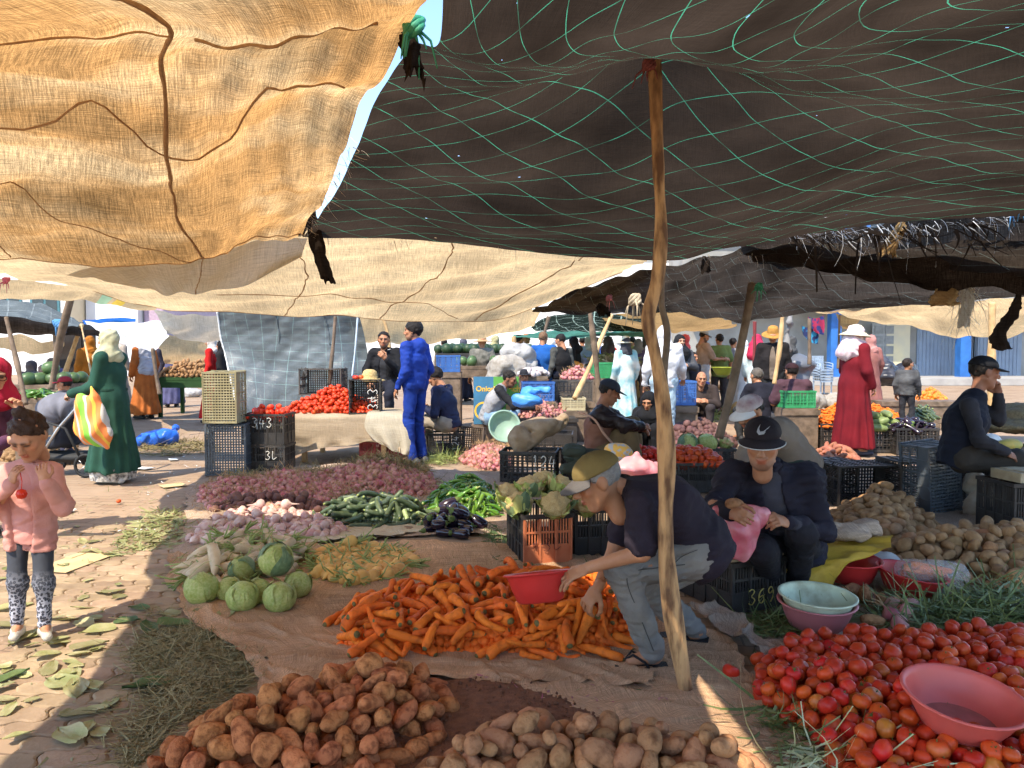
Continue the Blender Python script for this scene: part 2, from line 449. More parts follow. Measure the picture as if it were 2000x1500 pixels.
WOOD3 = mat('peeled wood', (0.55, 0.36, 0.17), (0.40, 0.24, 0.10), 9, 0.7, 0.4, 45)

def canopy(name, label, lat, m, nu=70, nv=70, amp=0.02, freq=1.2, seed=0, px=True, extra=None, group='market shade cloths'):
 if px: lat = [[W(*p) for p in r] for r in lat]
 v, f, uv, P = sheet(lat, nu, nv, amp, freq, seed, extra)
 o = ob(name, mesh_from(name, v, f, [m], True, uv=uv), label=label, cat='shade cloth', group=group)
 return o, P

def seam(par, P, path, r=0.012, m=None, name='seam', n=40):
 """rope sewn along a cloth: path in (u, v) fractions of the sheet"""
 uvp = spline(np.array(path, float), n); a, b = P.shape[:2]
 jit = 0.006 * np.cumsum(np.random.normal(size=(n, 2)), 0) * 0.25
 uvp = uvp + jit
 pts = []
 for u, v in uvp:
  x, y = np.clip(u, 0, 1) * (a - 1), np.clip(v, 0, 1) * (b - 1); i, j = min(int(x), a - 2), min(int(y), b - 2); s, t = x - i, y - j
  p = P[i, j] * (1 - s) * (1 - t) + P[i + 1, j] * s * (1 - t) + P[i, j + 1] * (1 - s) * t + P[i + 1, j + 1] * s * t
  pts.append((p[0], p[1], p[2] - r * 0.4))
 rad = [r * .46 * (0.7 + 0.5 * random.random()) for _ in pts]
 return ob(name, MB().tube(pts, rad, 5).mesh(name, [m or ROPE], True), parent=par)

def folds(a1=0.03, k1=7.0, dirv=(0.6, 0.8), seed=0, a2=0.012):
 """soft pulled folds along one direction of the cloth"""
 def ex(P, U, V):
  ph = U * dirv[0] + V * dirv[1]
  env = 0.5 + 0.5 * np.sin(U * 1.1 + V * 0.7 + seed)
  P = P.copy()
  w = wnoise(P, 0.5, 8, seed + 3)
  P[..., 2] += a1 * env * np.sin(ph * k1 + 2.2 * w) + a2 * np.sin(ph * k1 * 2.7 + 3 * w + 1)
  return P
 return ex

# ------------------------------------------------------------------ the near cloths overhead
def tarp_extra(P, U, V):
 P = P.copy(); w = wnoise(P, 0.45, 8, 4)
 x, y = P[..., 0], P[..., 1]
 px_, py_ = W(1277, 105, 3.2)[:2]
 r = np.sqrt((x - px_) ** 2 + (y - py_) ** 2) + 1e-6; an = np.arctan2(y - py_, x - px_)
 P[..., 2] += 0.028 * np.sin(an * 6 + 1.5 * w) * np.clip(r - 0.15, 0, 0.8) * np.clip(2.6 - r, 0, 1)
 P[..., 2] += 0.07 * np.exp(-(r / 0.2) ** 2)
 P[..., 2] += 0.005 * np.sin(U * 9 + 4 * w) * np.sin(V * 3 + w)
 return P
near_tarp, NT = canopy('shade_tarp', 'dark brown shade netting with green threads, propped up by the crooked pole', [
 [(-0.05, -0.4, 2.42), (0.5, -0.5, 2.35), (1.1, -0.5, 2.35), (1.8, -0.5, 2.3), (2.6, -0.5, 2.3), (3.6, -0.4, 2.3)],
 [W(865, -10, 1.9), W(1060, 25, 1.9), W(1275, 30, 1.9), W(1550, 10, 1.95), W(1850, -30, 2.0), W(2300, -60, 2.1)],
 [W(800, 90, 2.45), W(1030, 140, 2.55), W(1275, 122, 2.62), W(1560, 135, 2.65), W(1880, 110, 2.75), W(2350, 20, 2.8)],
 [W(735, 205, 3.0), W(990, 195, 3.15), W(1277, 100, 3.2), W(1560, 190, 3.3), W(1870, 215, 3.4), W(2300, 210, 3.5)],
 [W(690, 300, 3.7), W(960, 330, 3.75), W(1277, 345, 3.85), W(1560, 335, 3.9), W(1850, 300, 4.1), W(2250, 300, 4.3)],
 [W(650, 385, 4.4), W(920, 425, 4.45), W(1275, 462, 4.5), W(1500, 428, 4.6), W(1800, 370, 4.8), W(2200, 360, 5.0)],
 [W(592, 462, 5.0), W(880, 472, 5.1), W(1265, 512, 5.15), W(1440, 486, 5.2), W(1700, 440, 5.4), W(2200, 412, 5.7)],
], DARK, 150, 150, 0.008, 1.0, 2, px=False, extra=tarp_extra)

def orange_extra(P, U, V):
 P = P.copy(); w = wnoise(P, 0.6, 8, 9)
 P[..., 2] += 0.022 * np.sin(V * 4.2 + U * 1.2 + 2.4 * w) + 0.012 * np.sin(U * 6.1 - V * 2.0 + 2 * w) + 0.006 * np.sin(U * 21 + 5 * w)
 return P
ochre, OC = canopy('shade_cloth', 'large ochre sackcloth glowing in the sun over the stall, roped into panels', [
 [(-2.7, -0.6, 2.5), (-1.9, -0.6, 2.4), (-1.2, -0.6, 2.4), (-0.6, -0.6, 2.45), (-0.26, -0.6, 2.45)],
 [(-2.85, 1.3, 2.45), (-2.0, 1.3, 2.30), (-1.2, 1.35, 2.26), (-0.55, 1.4, 2.33), W(815, -120, 1.45)],
 [(-2.95, 2.05, 2.4), W(-120, 45, 2.1), W(330, 30, 2.0), W(620, 30, 2.0), W(842, -5, 1.95)],
 [(-3.15, 2.9, 2.38), W(-60, 130, 2.65), W(330, 120, 2.5), W(585, 120, 2.5), W(757, 110, 2.5)],
 [(-3.5, 3.75, 2.35), W(-20, 260, 3.4), W(340, 300, 3.3), W(535, 230, 3.2), W(684, 250, 3.2)],
 [(-3.65, 4.5, 2.25), W(0, 400, 4.3), W(345, 420, 4.2), W(520, 380, 4.1), W(640, 368, 4.2)],
 [(-3.75, 5.2, 2.05), W(60, 505, 5.1), W(368, 512, 5.0), W(470, 485, 4.95), W(588, 456, 4.95)],
], ORANGE, 130, 150, 0.012, 1.4, 5, px=False, extra=orange_extra)
for pth, r in (([(0.47, 0.25), (0.48, 0.45), (0.49, 0.7), (0.50, 0.85), (0.54, 1.0)], 0.020),
               ([(0.12, 0.62), (0.28, 0.63), (0.38, 0.58), (0.48, 0.66), (0.62, 0.66), (0.68, 0.55), (0.8, 0.57), (0.9, 0.55)], 0.010),
               ([(0.1, 0.8), (0.25, 0.77), (0.36, 0.86), (0.52, 0.98)], 0.008), ([(0.13, 0.78), (0.2, 0.88), (0.2, 1.0)], 0.010),
               ([(0.52, 0.42), (0.66, 0.40), (0.78, 0.42), (0.9, 0.40)], 0.012), ([(0.1, 0.36), (0.3, 0.41), (0.48, 0.43)], 0.008),
               ([(0.0, 1.0), (0.25, 1.0), (0.5, 1.0), (0.75, 1.0), (1.0, 1.0)], 0.008)):
 seam(ochre, OC, pth, r)

cream, CC = canopy('shade_cloth', 'long cream sackcloth hanging in a low curve behind the ochre cloth', [
 [(-150, 470, 5.4), (150, 480, 5.4), (420, 440, 5.4), (700, 430, 5.5), (950, 440, 5.5), (1150, 470, 5.5), (1290, 500, 5.4)],
 [(-60, 520, 6.2), (170, 515, 6.2), (430, 505, 6.3), (700, 505, 6.4), (950, 500, 6.5), (1120, 505, 6.4), (1265, 508, 6.2)],
 [(60, 545, 7.0), (240, 560, 7.0), (460, 565, 7.1), (700, 565, 7.2), (930, 560, 7.3), (1080, 545, 7.2), (1245, 514, 7.0)],
 [(110, 548, 7.7), (290, 597, 7.8), (490, 613, 7.9), (700, 622, 8.0), (860, 628, 8.0), (1010, 612, 7.9), (1215, 530, 7.7)],
], CREAM, 150, 60, 0.012, 1.1, 3, extra=folds(0.012, 6, (0.3, 0.9), 2))
for pth, r in (([(0.40, 0.0), (0.42, 0.5), (0.37, 1.0)], 0.012), ([(0.62, 0.0), (0.60, 0.5), (0.53, 1.0)], 0.012), ([(0.86, 0.2), (0.82, 0.6), (0.75, 1.0)], 0.012),
               ([(0.3, 0.75), (0.45, 0.72), (0.6, 0.85), (0.7, 0.98)], 0.009), ([(0.0, 1.0), (0.25, 1.0), (0.5, 1.0), (0.75, 1.0), (1.0, 1.0)], 0.007)):
 seam(cream, CC, pth, r)
flap, FC = canopy('shade_cloth', 'greyish doubled flap of sacking folded under the ochre cloth edge', [
 [(130, 535, 5.6), (300, 500, 5.6), (450, 480, 5.6), (600, 462, 5.5)],
 [(200, 552, 5.8), (320, 545, 5.8), (450, 535, 5.8), (590, 492, 5.6)],
 [(260, 563, 5.9), (340, 574, 5.9), (440, 566, 5.9), (590, 505, 5.7)]], PALE, 50, 20, 0.01, 1.5, 1, extra=folds(0.01, 6, (0.8, 0.3), 1))
seam(flap, FC, [(0.55, 0.0), (0.5, 0.5), (0.46, 1.0)], 0.008)

tarp2, T2 = canopy('shade_tarp', 'sagging grey-brown shade netting beyond the big tarp, above the leaning pole', [
 [(1090, 585, 5.7), (1200, 540, 5.6), (1300, 515, 5.5), (1450, 490, 5.5), (1620, 480, 5.6), (2150, 470, 5.7)],
 [(1060, 598, 6.6), (1190, 570, 6.6), (1320, 545, 6.6), (1450, 520, 6.6), (1620, 530, 6.6), (2150, 530, 6.6)],
 [(1040, 606, 7.4), (1180, 603, 7.5), (1310, 590, 7.6), (1460, 588, 7.6), (1640, 580, 7.5), (2150, 565, 7.4)],
 [(1045, 606, 8.0), (1180, 612, 8.2), (1310, 616, 8.4), (1450, 624, 8.5), (1640, 604, 8.3), (2150, 572, 8.1)]], DARK2, 90, 60, 0.02, 1.2, 8, extra=folds(0.02, 5, (0.9, 0.3), 3))
tarp3, T3 = canopy('shade_tarp', 'torn dark brown netting hanging low over the far side, beside the frayed gap', [
 [(1440, 465, 5.45), (1560, 440, 5.6), (1690, 446, 5.8), (1850, 398, 6.0), (2150, 380, 6.1)],
 [(1450, 490, 5.8), (1570, 495, 5.9), (1700, 490, 6.0), (1850, 480, 6.2), (2150, 470, 6.4)],
 [(1470, 495, 6.2), (1590, 520, 6.3), (1720, 535, 6.4), (1850, 530, 6.5), (2150, 520, 6.7)],
 [(1490, 500, 6.4), (1620, 528, 6.6), (1740, 552, 6.7), (1850, 562, 6.8), (2150, 566, 7.0)]], DARK3, 80, 50, 0.03, 1.2, 11, extra=folds(0.03, 6, (0.4, 0.8), 7))

# ------------------------------------------------------------------ farther cloths
FAR = [
 ('tan striped sackcloth at the far left with green and yellow bands', STRIPED, [[(-60, 540, 8.6), (60, 545, 8.6), (200, 560, 8.6), (330, 575, 8.6)], [(-60, 565, 9.0), (60, 570, 9.0), (200, 575, 9.0), (320, 585, 9.0)], [(-60, 584, 9.4), (60, 587, 9.4), (180, 590, 9.4), (300, 600, 9.4)]]),
 ('slate tarpaulin roof sloping over the melon stall at the far left', GREYTARP, [[(-120, 590, 15), (0, 585, 15), (70, 588, 15), (110, 608, 14.5), (165, 632, 14)], [(-120, 610, 13), (0, 612, 13), (60, 620, 12.8), (110, 632, 12.6), (160, 636, 12.5)], [(-120, 612, 11.5), (0, 616, 11.5), (50, 622, 11.5), (105, 634, 11.5), (150, 640, 11.5)]]),
 ('brown valance of netting under the slate tarpaulin roof', DARK3, [[(-120, 612, 11.45), (0, 617, 11.45), (60, 624, 11.45), (150, 641, 11.45), (195, 648, 11.6)], [(-120, 634, 11.5), (0, 638, 11.5), (60, 645, 11.5), (150, 652, 11.5), (195, 655, 11.6)], [(-120, 648, 11.5), (0, 652, 11.5), (60, 655, 11.5), (150, 656, 11.5), (195, 657, 11.6)]]),
 ('hanging tan and cream sheet between dark posts at the far left', CREAM, [[(-80, 652, 16), (0, 660, 16), (45, 655, 16), (80, 668, 16), (125, 662, 16)], [(-80, 672, 16), (0, 675, 16), (45, 680, 16), (85, 682, 16), (125, 672, 16)], [(-80, 680, 16), (0, 684, 16), (40, 690, 16), (75, 692, 16), (120, 678, 16)]]),
 ('white and grey sheet sagging over the aisle behind the woman in green', WHITECL, [[(165, 628, 14.5), (230, 632, 14.5), (290, 628, 14.5), (330, 630, 14.5)], [(180, 640, 13.5), (240, 645, 13.5), (290, 650, 13.5), (325, 645, 13.5)], [(235, 665, 12.5), (260, 672, 12.5), (295, 682, 12.5), (330, 660, 12.5)]]),
 ('blue sheet folded over the white sheet at the far left', BLUECL, [[(160, 627, 15.2), (200, 622, 15.2), (265, 622, 15.2)], [(165, 633, 14.6), (205, 631, 14.6), (265, 629, 14.6)]]),
 ('pale sackcloth roof in front of the potato stand at the left', PALE, [[(300, 600, 13), (345, 612, 13), (400, 615, 13), (470, 615, 13)], [(320, 640, 13.5), (350, 650, 13.5), (400, 660, 13.5), (470, 655, 13.5)], [(325, 650, 14), (355, 660, 14), (405, 665, 14), (470, 662, 14)]]),
 ('tan back sheet hung behind the potato stand', CREAM, [[(310, 650, 17), (360, 662, 17), (410, 666, 17), (450, 664, 17)], [(310, 690, 17.2), (360, 690, 17.2), (410, 690, 17.2), (450, 690, 17.2)], [(310, 712, 17), (360, 710, 17), (410, 712, 17), (450, 712, 17)]]),
 ('grey and cream cloth hanging low behind the man in the blue tracksuit', CREAM, [[(690, 615, 11.5), (800, 620, 11.5), (920, 622, 11.5), (1060, 600, 11.5)], [(690, 640, 11.8), (800, 645, 11.8), (920, 645, 11.8), (1050, 620, 11.8)], [(690, 665, 12), (800, 672, 12), (920, 660, 12), (1043, 640, 12)]]),
 ('dark green netting with pale threads above the far crowd', cloth_mat('green black netting', (0.02, 0.03, 0.025), (0.03, 0.045, 0.035), 0.4, grid=(0.30, 0.016), gridcol=(0.3, 0.4, 0.34), weave=0.2, holes=0.1), [[(1035, 640, 17), (1075, 618, 17), (1150, 610, 17), (1260, 622, 17)], [(1040, 643, 16), (1080, 634, 16), (1150, 630, 16), (1260, 640, 16)], [(1045, 645, 15), (1100, 646, 15), (1180, 648, 15), (1262, 648, 15)]]),
 ('light green sheet stretched flat above the far crowd', GREENNET, [[(1000, 656, 20), (1100, 644, 20), (1180, 648, 20), (1270, 650, 20)], [(1003, 657, 18.5), (1100, 652, 18.5), (1180, 652, 18.5), (1270, 652, 18.5)], [(1005, 658, 17), (1100, 660, 17), (1160, 656, 17), (1270, 654, 17)]]),
 ('tan sackcloth sloping over the shoppers behind the crooked pole', BROWNCL, [[(1165, 612, 19), (1240, 612, 19), (1345, 606, 19), (1420, 625, 18)], [(1180, 622, 16), (1260, 632, 16), (1340, 634, 16), (1430, 632, 16)], [(1210, 634, 14), (1290, 650, 14), (1350, 649, 14), (1440, 637, 14)]]),
 ('pale sackcloth stretched towards the blue shutters on the right', CREAM, [[(1590, 612, 10.5), (1700, 600, 10.5), (1830, 592, 10.5), (2100, 575, 10.5)], [(1625, 610, 11.2), (1720, 612, 11.2), (1850, 618, 11.2), (2100, 610, 11.2)], [(1640, 614, 11.8), (1760, 634, 11.8), (1870, 658, 11.8), (1960, 662, 11.8), (2100, 640, 11.8)][:4]]),
 ('small tan flap hanging beside the woman in the red robe', BROWNCL, [[(1632, 612, 11.9), (1655, 616, 11.9), (1680, 622, 11.9)], [(1640, 630, 12), (1655, 632, 12), (1672, 634, 12)], [(1648, 640, 12), (1655, 641, 12), (1662, 642, 12)]]),
]
for i, (lb, m_, lat) in enumerate(FAR):
 k = min(len(r) for r in lat); lat = [r[:k] for r in lat]
 canopy('shade_cloth', lb, lat, m_, 44, 24, 0.02, 1.0, i, extra=folds(0.025, 5, (0.8, 0.3), i))

# silver tarpaulin hung as a wall behind the tomato table
def wall_folds(P, U, V):
 P = P.copy(); h = V / V.max()
 P[..., 1] += 0.10 * np.sin(U * 7.5 + 0.8 * wnoise(P, 0.4, 6, 2)) * (0.3 + h) * np.clip((U - 1.0) * 1.2, 0.15, 1) + 0.010 * wnoise(P, 2.2, 8, 6) + 0.005 * wnoise(P, 6.0, 8, 1)
 return P
silver, SV = canopy('tarpaulin_wall', 'silver grey tarpaulin hung as a wall behind the tomato table', [
 [(424, 606, 11.3), (480, 606, 11.3), (565, 608, 11.3), (640, 608, 11.3), (700, 608, 11.3)],
 [(432, 660, 11.4), (490, 660, 11.4), (560, 660, 11.4), (645, 660, 11.4), (712, 660, 11.4)],
 [(446, 720, 11.3), (500, 725, 11.4), (550, 730, 11.4), (650, 735, 11.4), (720, 730, 11.4)],
 [(470, 830, 11.0), (510, 850, 11.2), (545, 850, 11.3), (650, 850, 11.3), (728, 850, 11.3)]], SILVER, 140, 60, 0.0, 1, 0, extra=wall_folds)
silver['category'] = 'tarpaulin'
seam(silver, SV, [(0.0, 0.0), (0.0, 0.5), (0.0, 1.0)], 0.03, mat('white hem', (0.75, 0.75, 0.72)), 'hem')
# pinched bundle where the silver sheet is tied
for qx in (0.42, 0.72):
 seam(silver, SV, [(qx, 0.0), (qx + .01, 0.15), (qx + 0.02, 0.4)], 0.025, SILVER, 'gathered_fold')

# ------------------------------------------------------------------ poles
def pole(name, label, pts, r0, r1, m, cat='pole', group='crooked wooden poles', bumpy=0.12, n=10, seg=48, kids=True):
 P = spline(np.array([tuple(W(*p)) for p in pts]), seg)
 base = P[0].copy(); P = P - base
 rr = np.linspace(r0, r1, seg) * (1 + bumpy * wnoise(P * 1.0 + base, 1.6, 6, 3) + .05 * wnoise(P + base, 6, 6, 5))
 mb = MB().tube(P, list(rr), n)
 return ob(name, mb.mesh(name, [m], True), loc=tuple(base), label=label, cat=cat, group=group)
main_pole = pole('tent_pole', 'thick crooked bark pole in front of the crouching man', [(1342, 1362, 3.2), (1326, 1270, 3.21), (1310, 1170, 3.22), (1300, 1050, 3.22), (1302, 900, 3.22), (1294, 780, 3.21), (1279, 690, 3.2), (1266, 622, 3.2), (1284, 545, 3.2), (1291, 450, 3.2), (1286, 330, 3.2), (1281, 200, 3.2), (1278, 88, 3.2)], 0.037, 0.024, WOOD, n=14, seg=110)
pole('tent_pole', 'thin dark crooked stick just behind the thick pole', [(1322, 1010, 4.9), (1314, 930, 4.9), (1306, 820, 4.9), (1297, 740, 4.9), (1303, 650, 4.9), (1292, 590, 4.9), (1296, 510, 4.9)], 0.024, 0.017, WOOD2)
pole('tent_pole', 'leaning weathered pole by the man in the white cap', [(1404, 856, 7.2), (1425, 775, 7.2), (1442, 700, 7.2), (1462, 600, 7.1), (1476, 505, 7.0)], 0.042, 0.032, WOOD2)
pole('tent_pole', 'tall grey pole leaning between the stroller and the melons', [(100, 760, 10.5), (108, 715, 10.5), (118, 660, 10.4), (128, 620, 10.3), (142, 568, 10.2)], 0.04, 0.045, WOOD2)
pole('tent_pole', 'forked yellowish pole behind the woman in green', [(125, 735, 12.5), (140, 690, 12.4), (150, 660, 12.3), (160, 634, 12.2)], 0.035, 0.03, WOOD3)
pole('tent_pole', 'thin pale stick running to the green sleeve', [(182, 748, 9.5), (172, 700, 10), (159, 636, 11)], 0.012, 0.012, WOOD3)
pole('tent_pole', 'dark stick at the far left beside the woman in the red headscarf', [(50, 790, 8.5), (38, 730, 8.6), (25, 675, 8.7), (12, 620, 8.8)], 0.03, 0.022, WOOD2)
pole('tent_pole', 'dark thin post under the slate roof at the far left', [(113, 740, 11.6), (110, 690, 11.6), (105, 634, 11.6)], 0.03, 0.025, WOOD2)
pole('tent_pole', 'slanted post beside the potato stand at the left', [(312, 770, 12.5), (305, 730, 12.5), (298, 680, 12.5)], 0.035, 0.03, WOOD2)
pole('tent_pole', 'dark post standing in the middle of the tomato table', [(643, 752, 10.5), (648, 700, 10.5), (652, 660, 10.5), (655, 618, 10.5)], 0.03, 0.022, WOOD2)
pole('tent_pole', 'pale blue-grey thin pipe beside the seated man in black', [(688, 735, 10.9), (694, 680, 10.9), (699, 615, 10.9)], 0.012, 0.012, mat('pale pipe', (0.55, 0.65, 0.72)))
pole('tent_pole', 'pale peeled stick behind the seated man in black', [(762, 690, 11.2), (757, 650, 11.2), (748, 618, 11.2)], 0.03, 0.025, WOOD3)
pole('tent_pole', 'grey post rising behind the brown waistcoat man', [(1172, 800, 9.0), (1167, 735, 9.0), (1160, 670, 9.0), (1152, 606, 9.0)], 0.045, 0.03, WOOD2)
pole('tent_pole', 'long peeled pole slanting across the far stalls', [(1122, 778, 10.5), (1150, 720, 10.8), (1175, 660, 11), (1195, 615, 11.2)], 0.036, 0.03, WOOD3)
pole('tent_pole', 'leaning post in front of the shopper in the blue shirt', [(1038, 722, 15), (1050, 690, 15), (1062, 655, 15), (1072, 618, 15)], 0.05, 0.04, WOOD2)
pole('tent_pole', 'thin post behind the green banner', [(1009, 718, 15), (1006, 690, 15), (1003, 657, 15)], 0.05, 0.045, WOOD3)
pole('tent_pole', 'slim pale post by the seated men on the right', [(1512, 750, 10.8), (1520, 700, 10.8), (1525, 660, 10.8), (1528, 618, 10.8)], 0.036, 0.03, WOOD3)
pole('tent_pole', 'red-brown slim post beside the red headscarf', [(1473, 715, 13), (1474, 670, 13), (1474, 628, 13)], 0.028, 0.028, mat('red post', (0.2, 0.03, 0.03)))
pole('tent_pole', 'slim brown pole touching the back of the red robe', [(1637, 720, 10.9), (1638, 680, 10.9), (1640, 615, 10.9)], 0.02, 0.016, WOOD2)
pole('tent_pole', 'wooden pole behind the man in the black cap', [(1936, 820, 9.5), (1936, 740, 9.5), (1937, 660, 9.5), (1938, 590, 9.5)], 0.045, 0.04, WOOD3)
pole('tent_pole', 'dark post in front of the stacked chairs', [(1581, 712, 13), (1581, 670, 13), (1581, 622, 13)], 0.035, 0.03, WOOD2)

# knotted rags and strips hanging from the cloth edges
def rag(label, pts, w, m, seed=0, cat='rag', n=24):
 P = spline(np.array([tuple(W(*p)) for p in pts]), n); rs = np.random.RandomState(seed)
 k = 9; vs = []
 for i, p in enumerate(P):
  t = i / (n - 1); ww = w * (0.25 + 0.75 * min(1, t * 2.2)) * (0.85 + 0.3 * rs.rand())
  for j in range(k):
   s = j / (k - 1) - 0.5
   vs.append((p[0] + s * ww, p[1] + 0.3 * ww * math.sin(s * 7 + i * 0.25), p[2] + 0.015 * rs.randn() * (t > .9)))
 idx = np.arange(n * k).reshape(n, k)
 f = np.stack([idx[:-1, :-1], idx[1:, :-1], idx[1:, 1:], idx[:-1, 1:]], -1).reshape(-1, 4)
 uv = np.array([[j * w / k, i * 0.02] for i in range(n) for j in range(k)])
 v = np.array(vs); b = v[0].copy()
 return ob('hanging_rag', mesh_from('rag', v - b, f, [m], True, uv=uv), loc=tuple(b), label=label, cat=cat, group='rags and strips tied to the cloths')
DRAG = cloth_mat('dark strip', (0.03, 0.022, 0.017), (0.05, 0.035, 0.025), 0.3, weave=0.2)
rag('long dark strip of netting hanging below the corner of the big tarp', [(612, 398, 4.9), (614, 440, 4.9), (624, 500, 4.9), (642, 552, 4.9)], 0.085, DRAG, 1)
rag('short dark strip slanting from the tarp corner knot', [(612, 400, 4.92), (602, 425, 4.92), (585, 458, 4.92)], 0.05, DRAG, 2)
rag('dark rag dangling from the green knot at the top of the gap', [(795, 48, 2.3), (800, 90, 2.3), (810, 150, 2.3)], 0.06, DRAG, 3)
rag('scrap of tan sacking hanging at the torn gap', [(1762, 430, 5.6), (1750, 460, 5.6), (1735, 498, 5.6)], 0.12, BROWNCL, 4)
rag('frayed grey wool tuft hanging over the far right stalls', [(1893, 565, 6.9), (1892, 595, 6.9), (1884, 640, 6.9)], 0.11, PALE, 5)
rag('ragged black strip hanging near the far right edge', [(1990, 575, 6.9), (1975, 610, 6.9), (1955, 650, 6.9), (1962, 682, 6.9)], 0.16, DRAG, 6)
rag('triangular tan scrap stitched to the netting edge', [(1835, 556, 6.8), (1845, 575, 6.8), (1852, 596, 6.8)], 0.25, BROWNCL, 7)
rag('small dark bundle tied under the far tarp', [(1375, 500, 5.4), (1378, 515, 5.4), (1380, 530, 5.4)], 0.07, DRAG, 8)
rag('black rag tied at the head of the grey post', [(1172, 592, 6.2), (1176, 602, 6.2), (1182, 616, 6.2)], 0.10, DRAG, 9)
def knot(label, p, r, m, tails=5, seed=0):
 rs = np.random.RandomState(seed); c = W(*p); mb = MB()
 for i in range(3):
  a = rs.uniform(0, 6.28, 12)
  mb.tube([(r * 0.7 * math.cos(t) , r * 0.5 * math.sin(t * 2 + i), r * 0.7 * math.sin(t + i)) for t in np.linspace(0, 6.28, 14)], r * 0.28, 6)
 for i in range(tails):
  d = rs.normal(size=3) * r * 0.8
  mb.tube([(0, 0, 0), (d[0], d[1], -r * 1.0), (d[0] * 1.4, d[1], -r * (1.5 + 2.5 * rs.rand()))], [r * 0.16, r * 0.12, r * 0.06], 5)
 ob('rope_knot', mb.mesh('knot', [m], True), loc=tuple(c), label=label, cat='knot', group='rope knots on the cloths')
GRN = mat('green twine', (0.05, 0.3, 0.15), (0.03, 0.2, 0.1)); BLT = mat('blue twine', (0.1, 0.3, 0.6)); REDT = mat('red twine', (0.24, 0.06, 0.05))
knot('green twine knot at the head of the sky gap', (808, 50, 2.25), 0.035, GRN, 7, 1)
knot('red and green twine at the head of the thick pole', (1268, 125, 3.17), 0.03, REDT, 6, 2)
knot('blue twine knot at the right edge of the torn gap', (1985, 405, 5.6), 0.05, BLT, 5, 3)
knot('pale frayed rope knot left of the crooked pole', (1240, 585, 5.6), 0.05, ROPEL, 7, 4)
knot('reddish rag knot beside the pale rope knot', (1190, 582, 5.7), 0.026, REDT, 4, 5)
knot('pink twine knot at the left edge of the picture', (12, 548, 6.2), 0.03, mat('pink twine', (0.5, 0.1, 0.15)), 5, 6)
knot('blue twine knot on the slate roof valance', (112, 632, 11.4), 0.07, BLT, 5, 7)
knot('green twine tail on the leaning weathered pole', (1482, 560, 6.9), 0.04, GRN, 6, 8)

# ------------------------------------------------------------------ ground and pavers
def ground_mat():
 m = bpy.data.materials.new('worn brick paving'); m.use_nodes = True; nt = m.node_tree; N = nt.nodes; L = nt.links
 b = N['Principled BSDF']; b.inputs['Roughness'].default_value = 0.9; b.inputs['Specular IOR Level'].default_value = 0.15
 tc = N.new('ShaderNodeTexCoord'); mp = N.new('ShaderNodeMapping'); mp.inputs['Rotation'].default_value = (0, 0, 0.15); L.new(tc.outputs['Object'], mp.inputs[0])
 br = N.new('ShaderNodeTexBrick'); br.inputs['Scale'].default_value = 1.0; br.inputs['Brick Width'].default_value = 0.23; br.inputs['Row Height'].default_value = 0.12
 br.inputs['Mortar Size'].default_value = 0.006; br.inputs['Color1'].default_value = (0.31, 0.22, 0.14, 1); br.inputs['Color2'].default_value = (0.25, 0.16, 0.10, 1); br.inputs['Mortar'].default_value = (0.13, 0.09, 0.06, 1)
 L.new(mp.outputs[0], br.inputs[0])
 no = N.new('ShaderNodeTexNoise'); no.inputs['Scale'].default_value = 1.6; no.inputs['Detail'].default_value = 8; L.new(tc.outputs['Object'], no.inputs[0])
 ra = N.new('ShaderNodeMapRange'); ra.inputs[1].default_value = 0.35; ra.inputs[2].default_value = 0.7; L.new(no.outputs[0], ra.inputs[0])
 mx = N.new('ShaderNodeMix'); mx.data_type = 'RGBA'; L.new(ra.outputs[0], mx.inputs[0]); L.new(br.outputs[0], mx.inputs[6]); mx.inputs[7].default_value = (0.34, 0.24, 0.16, 1)
 L.new(mx.outputs[2], b.inputs[0])
 bp = N.new('ShaderNodeBump'); bp.inputs['Strength'].default_value = 0.5; bp.inputs['Distance'].default_value = 0.01
 L.new(br.outputs['Fac'], bp.inputs['Height']); bp.invert = True; L.new(bp.outputs[0], b.inputs['Normal'])
 return m
gv = [(-300, -60, -0.012), (300, -60, -0.012), (300, 700, -0.012), (-300, 700, -0.012)]
ground = ob('ground', mesh_from('ground', gv, [(0, 1, 2, 3)], [ground_mat()], False), label='worn reddish brick paving of the market square', kind='structure')
PAV = mat('brick paver', (0.34, 0.245, 0.155), (0.25, 0.175, 0.11), 7, 0.9, 0.35, 60, rnd=0.18, spec=0.15)
def paver_mesh(w=0.235, h=0.125, t=0.03, j=0.005):
 n = 16; pts = []
 xs = np.linspace(0, w, n, endpoint=False); ys = np.linspace(0, h, 8, endpoint=False)
 fx = lambda x: 0.010 * math.sin(4 * PI * x / w)
 fy = lambda y: 0.012 * math.sin(2 * PI * y / h)
 for x in xs: pts.append((x, fx(x)))
 for y in ys: pts.append((w + fy(y), y))
 for x in xs[::-1] + w / n: pts.append((x, h + fx(x)))
 for y in ys[::-1] + h / 8: pts.append((fy(y), y))
 P = np.array(pts); c = P.mean(0);
 Q = P - c; s = np.array([(w - j) / w, (h - j) / h]); Q = Q * s; Qi = Q * np.array([(w - 0.02) / w, (h - 0.02) / h])
 k = len(Q)
 v = [(q[0], q[1], -t) for q in Q] + [(q[0], q[1], -0.006) for q in Q] + [(q[0], q[1], 0.0) for q in Qi]
 f = [(i, (i + 1) % k, (i + 1) % k + k, i + k) for i in range(k)] + [(i + k, (i + 1) % k + k, (i + 1) % k + 2 * k, i + 2 * k) for i in range(k)]
 f.append(tuple(range(2 * k, 3 * k)))
 return mesh_from('paver', v, f, [PAV], False)
pm = paver_mesh()
ca, sa = math.cos(0.15), math.sin(0.15)
cand = []
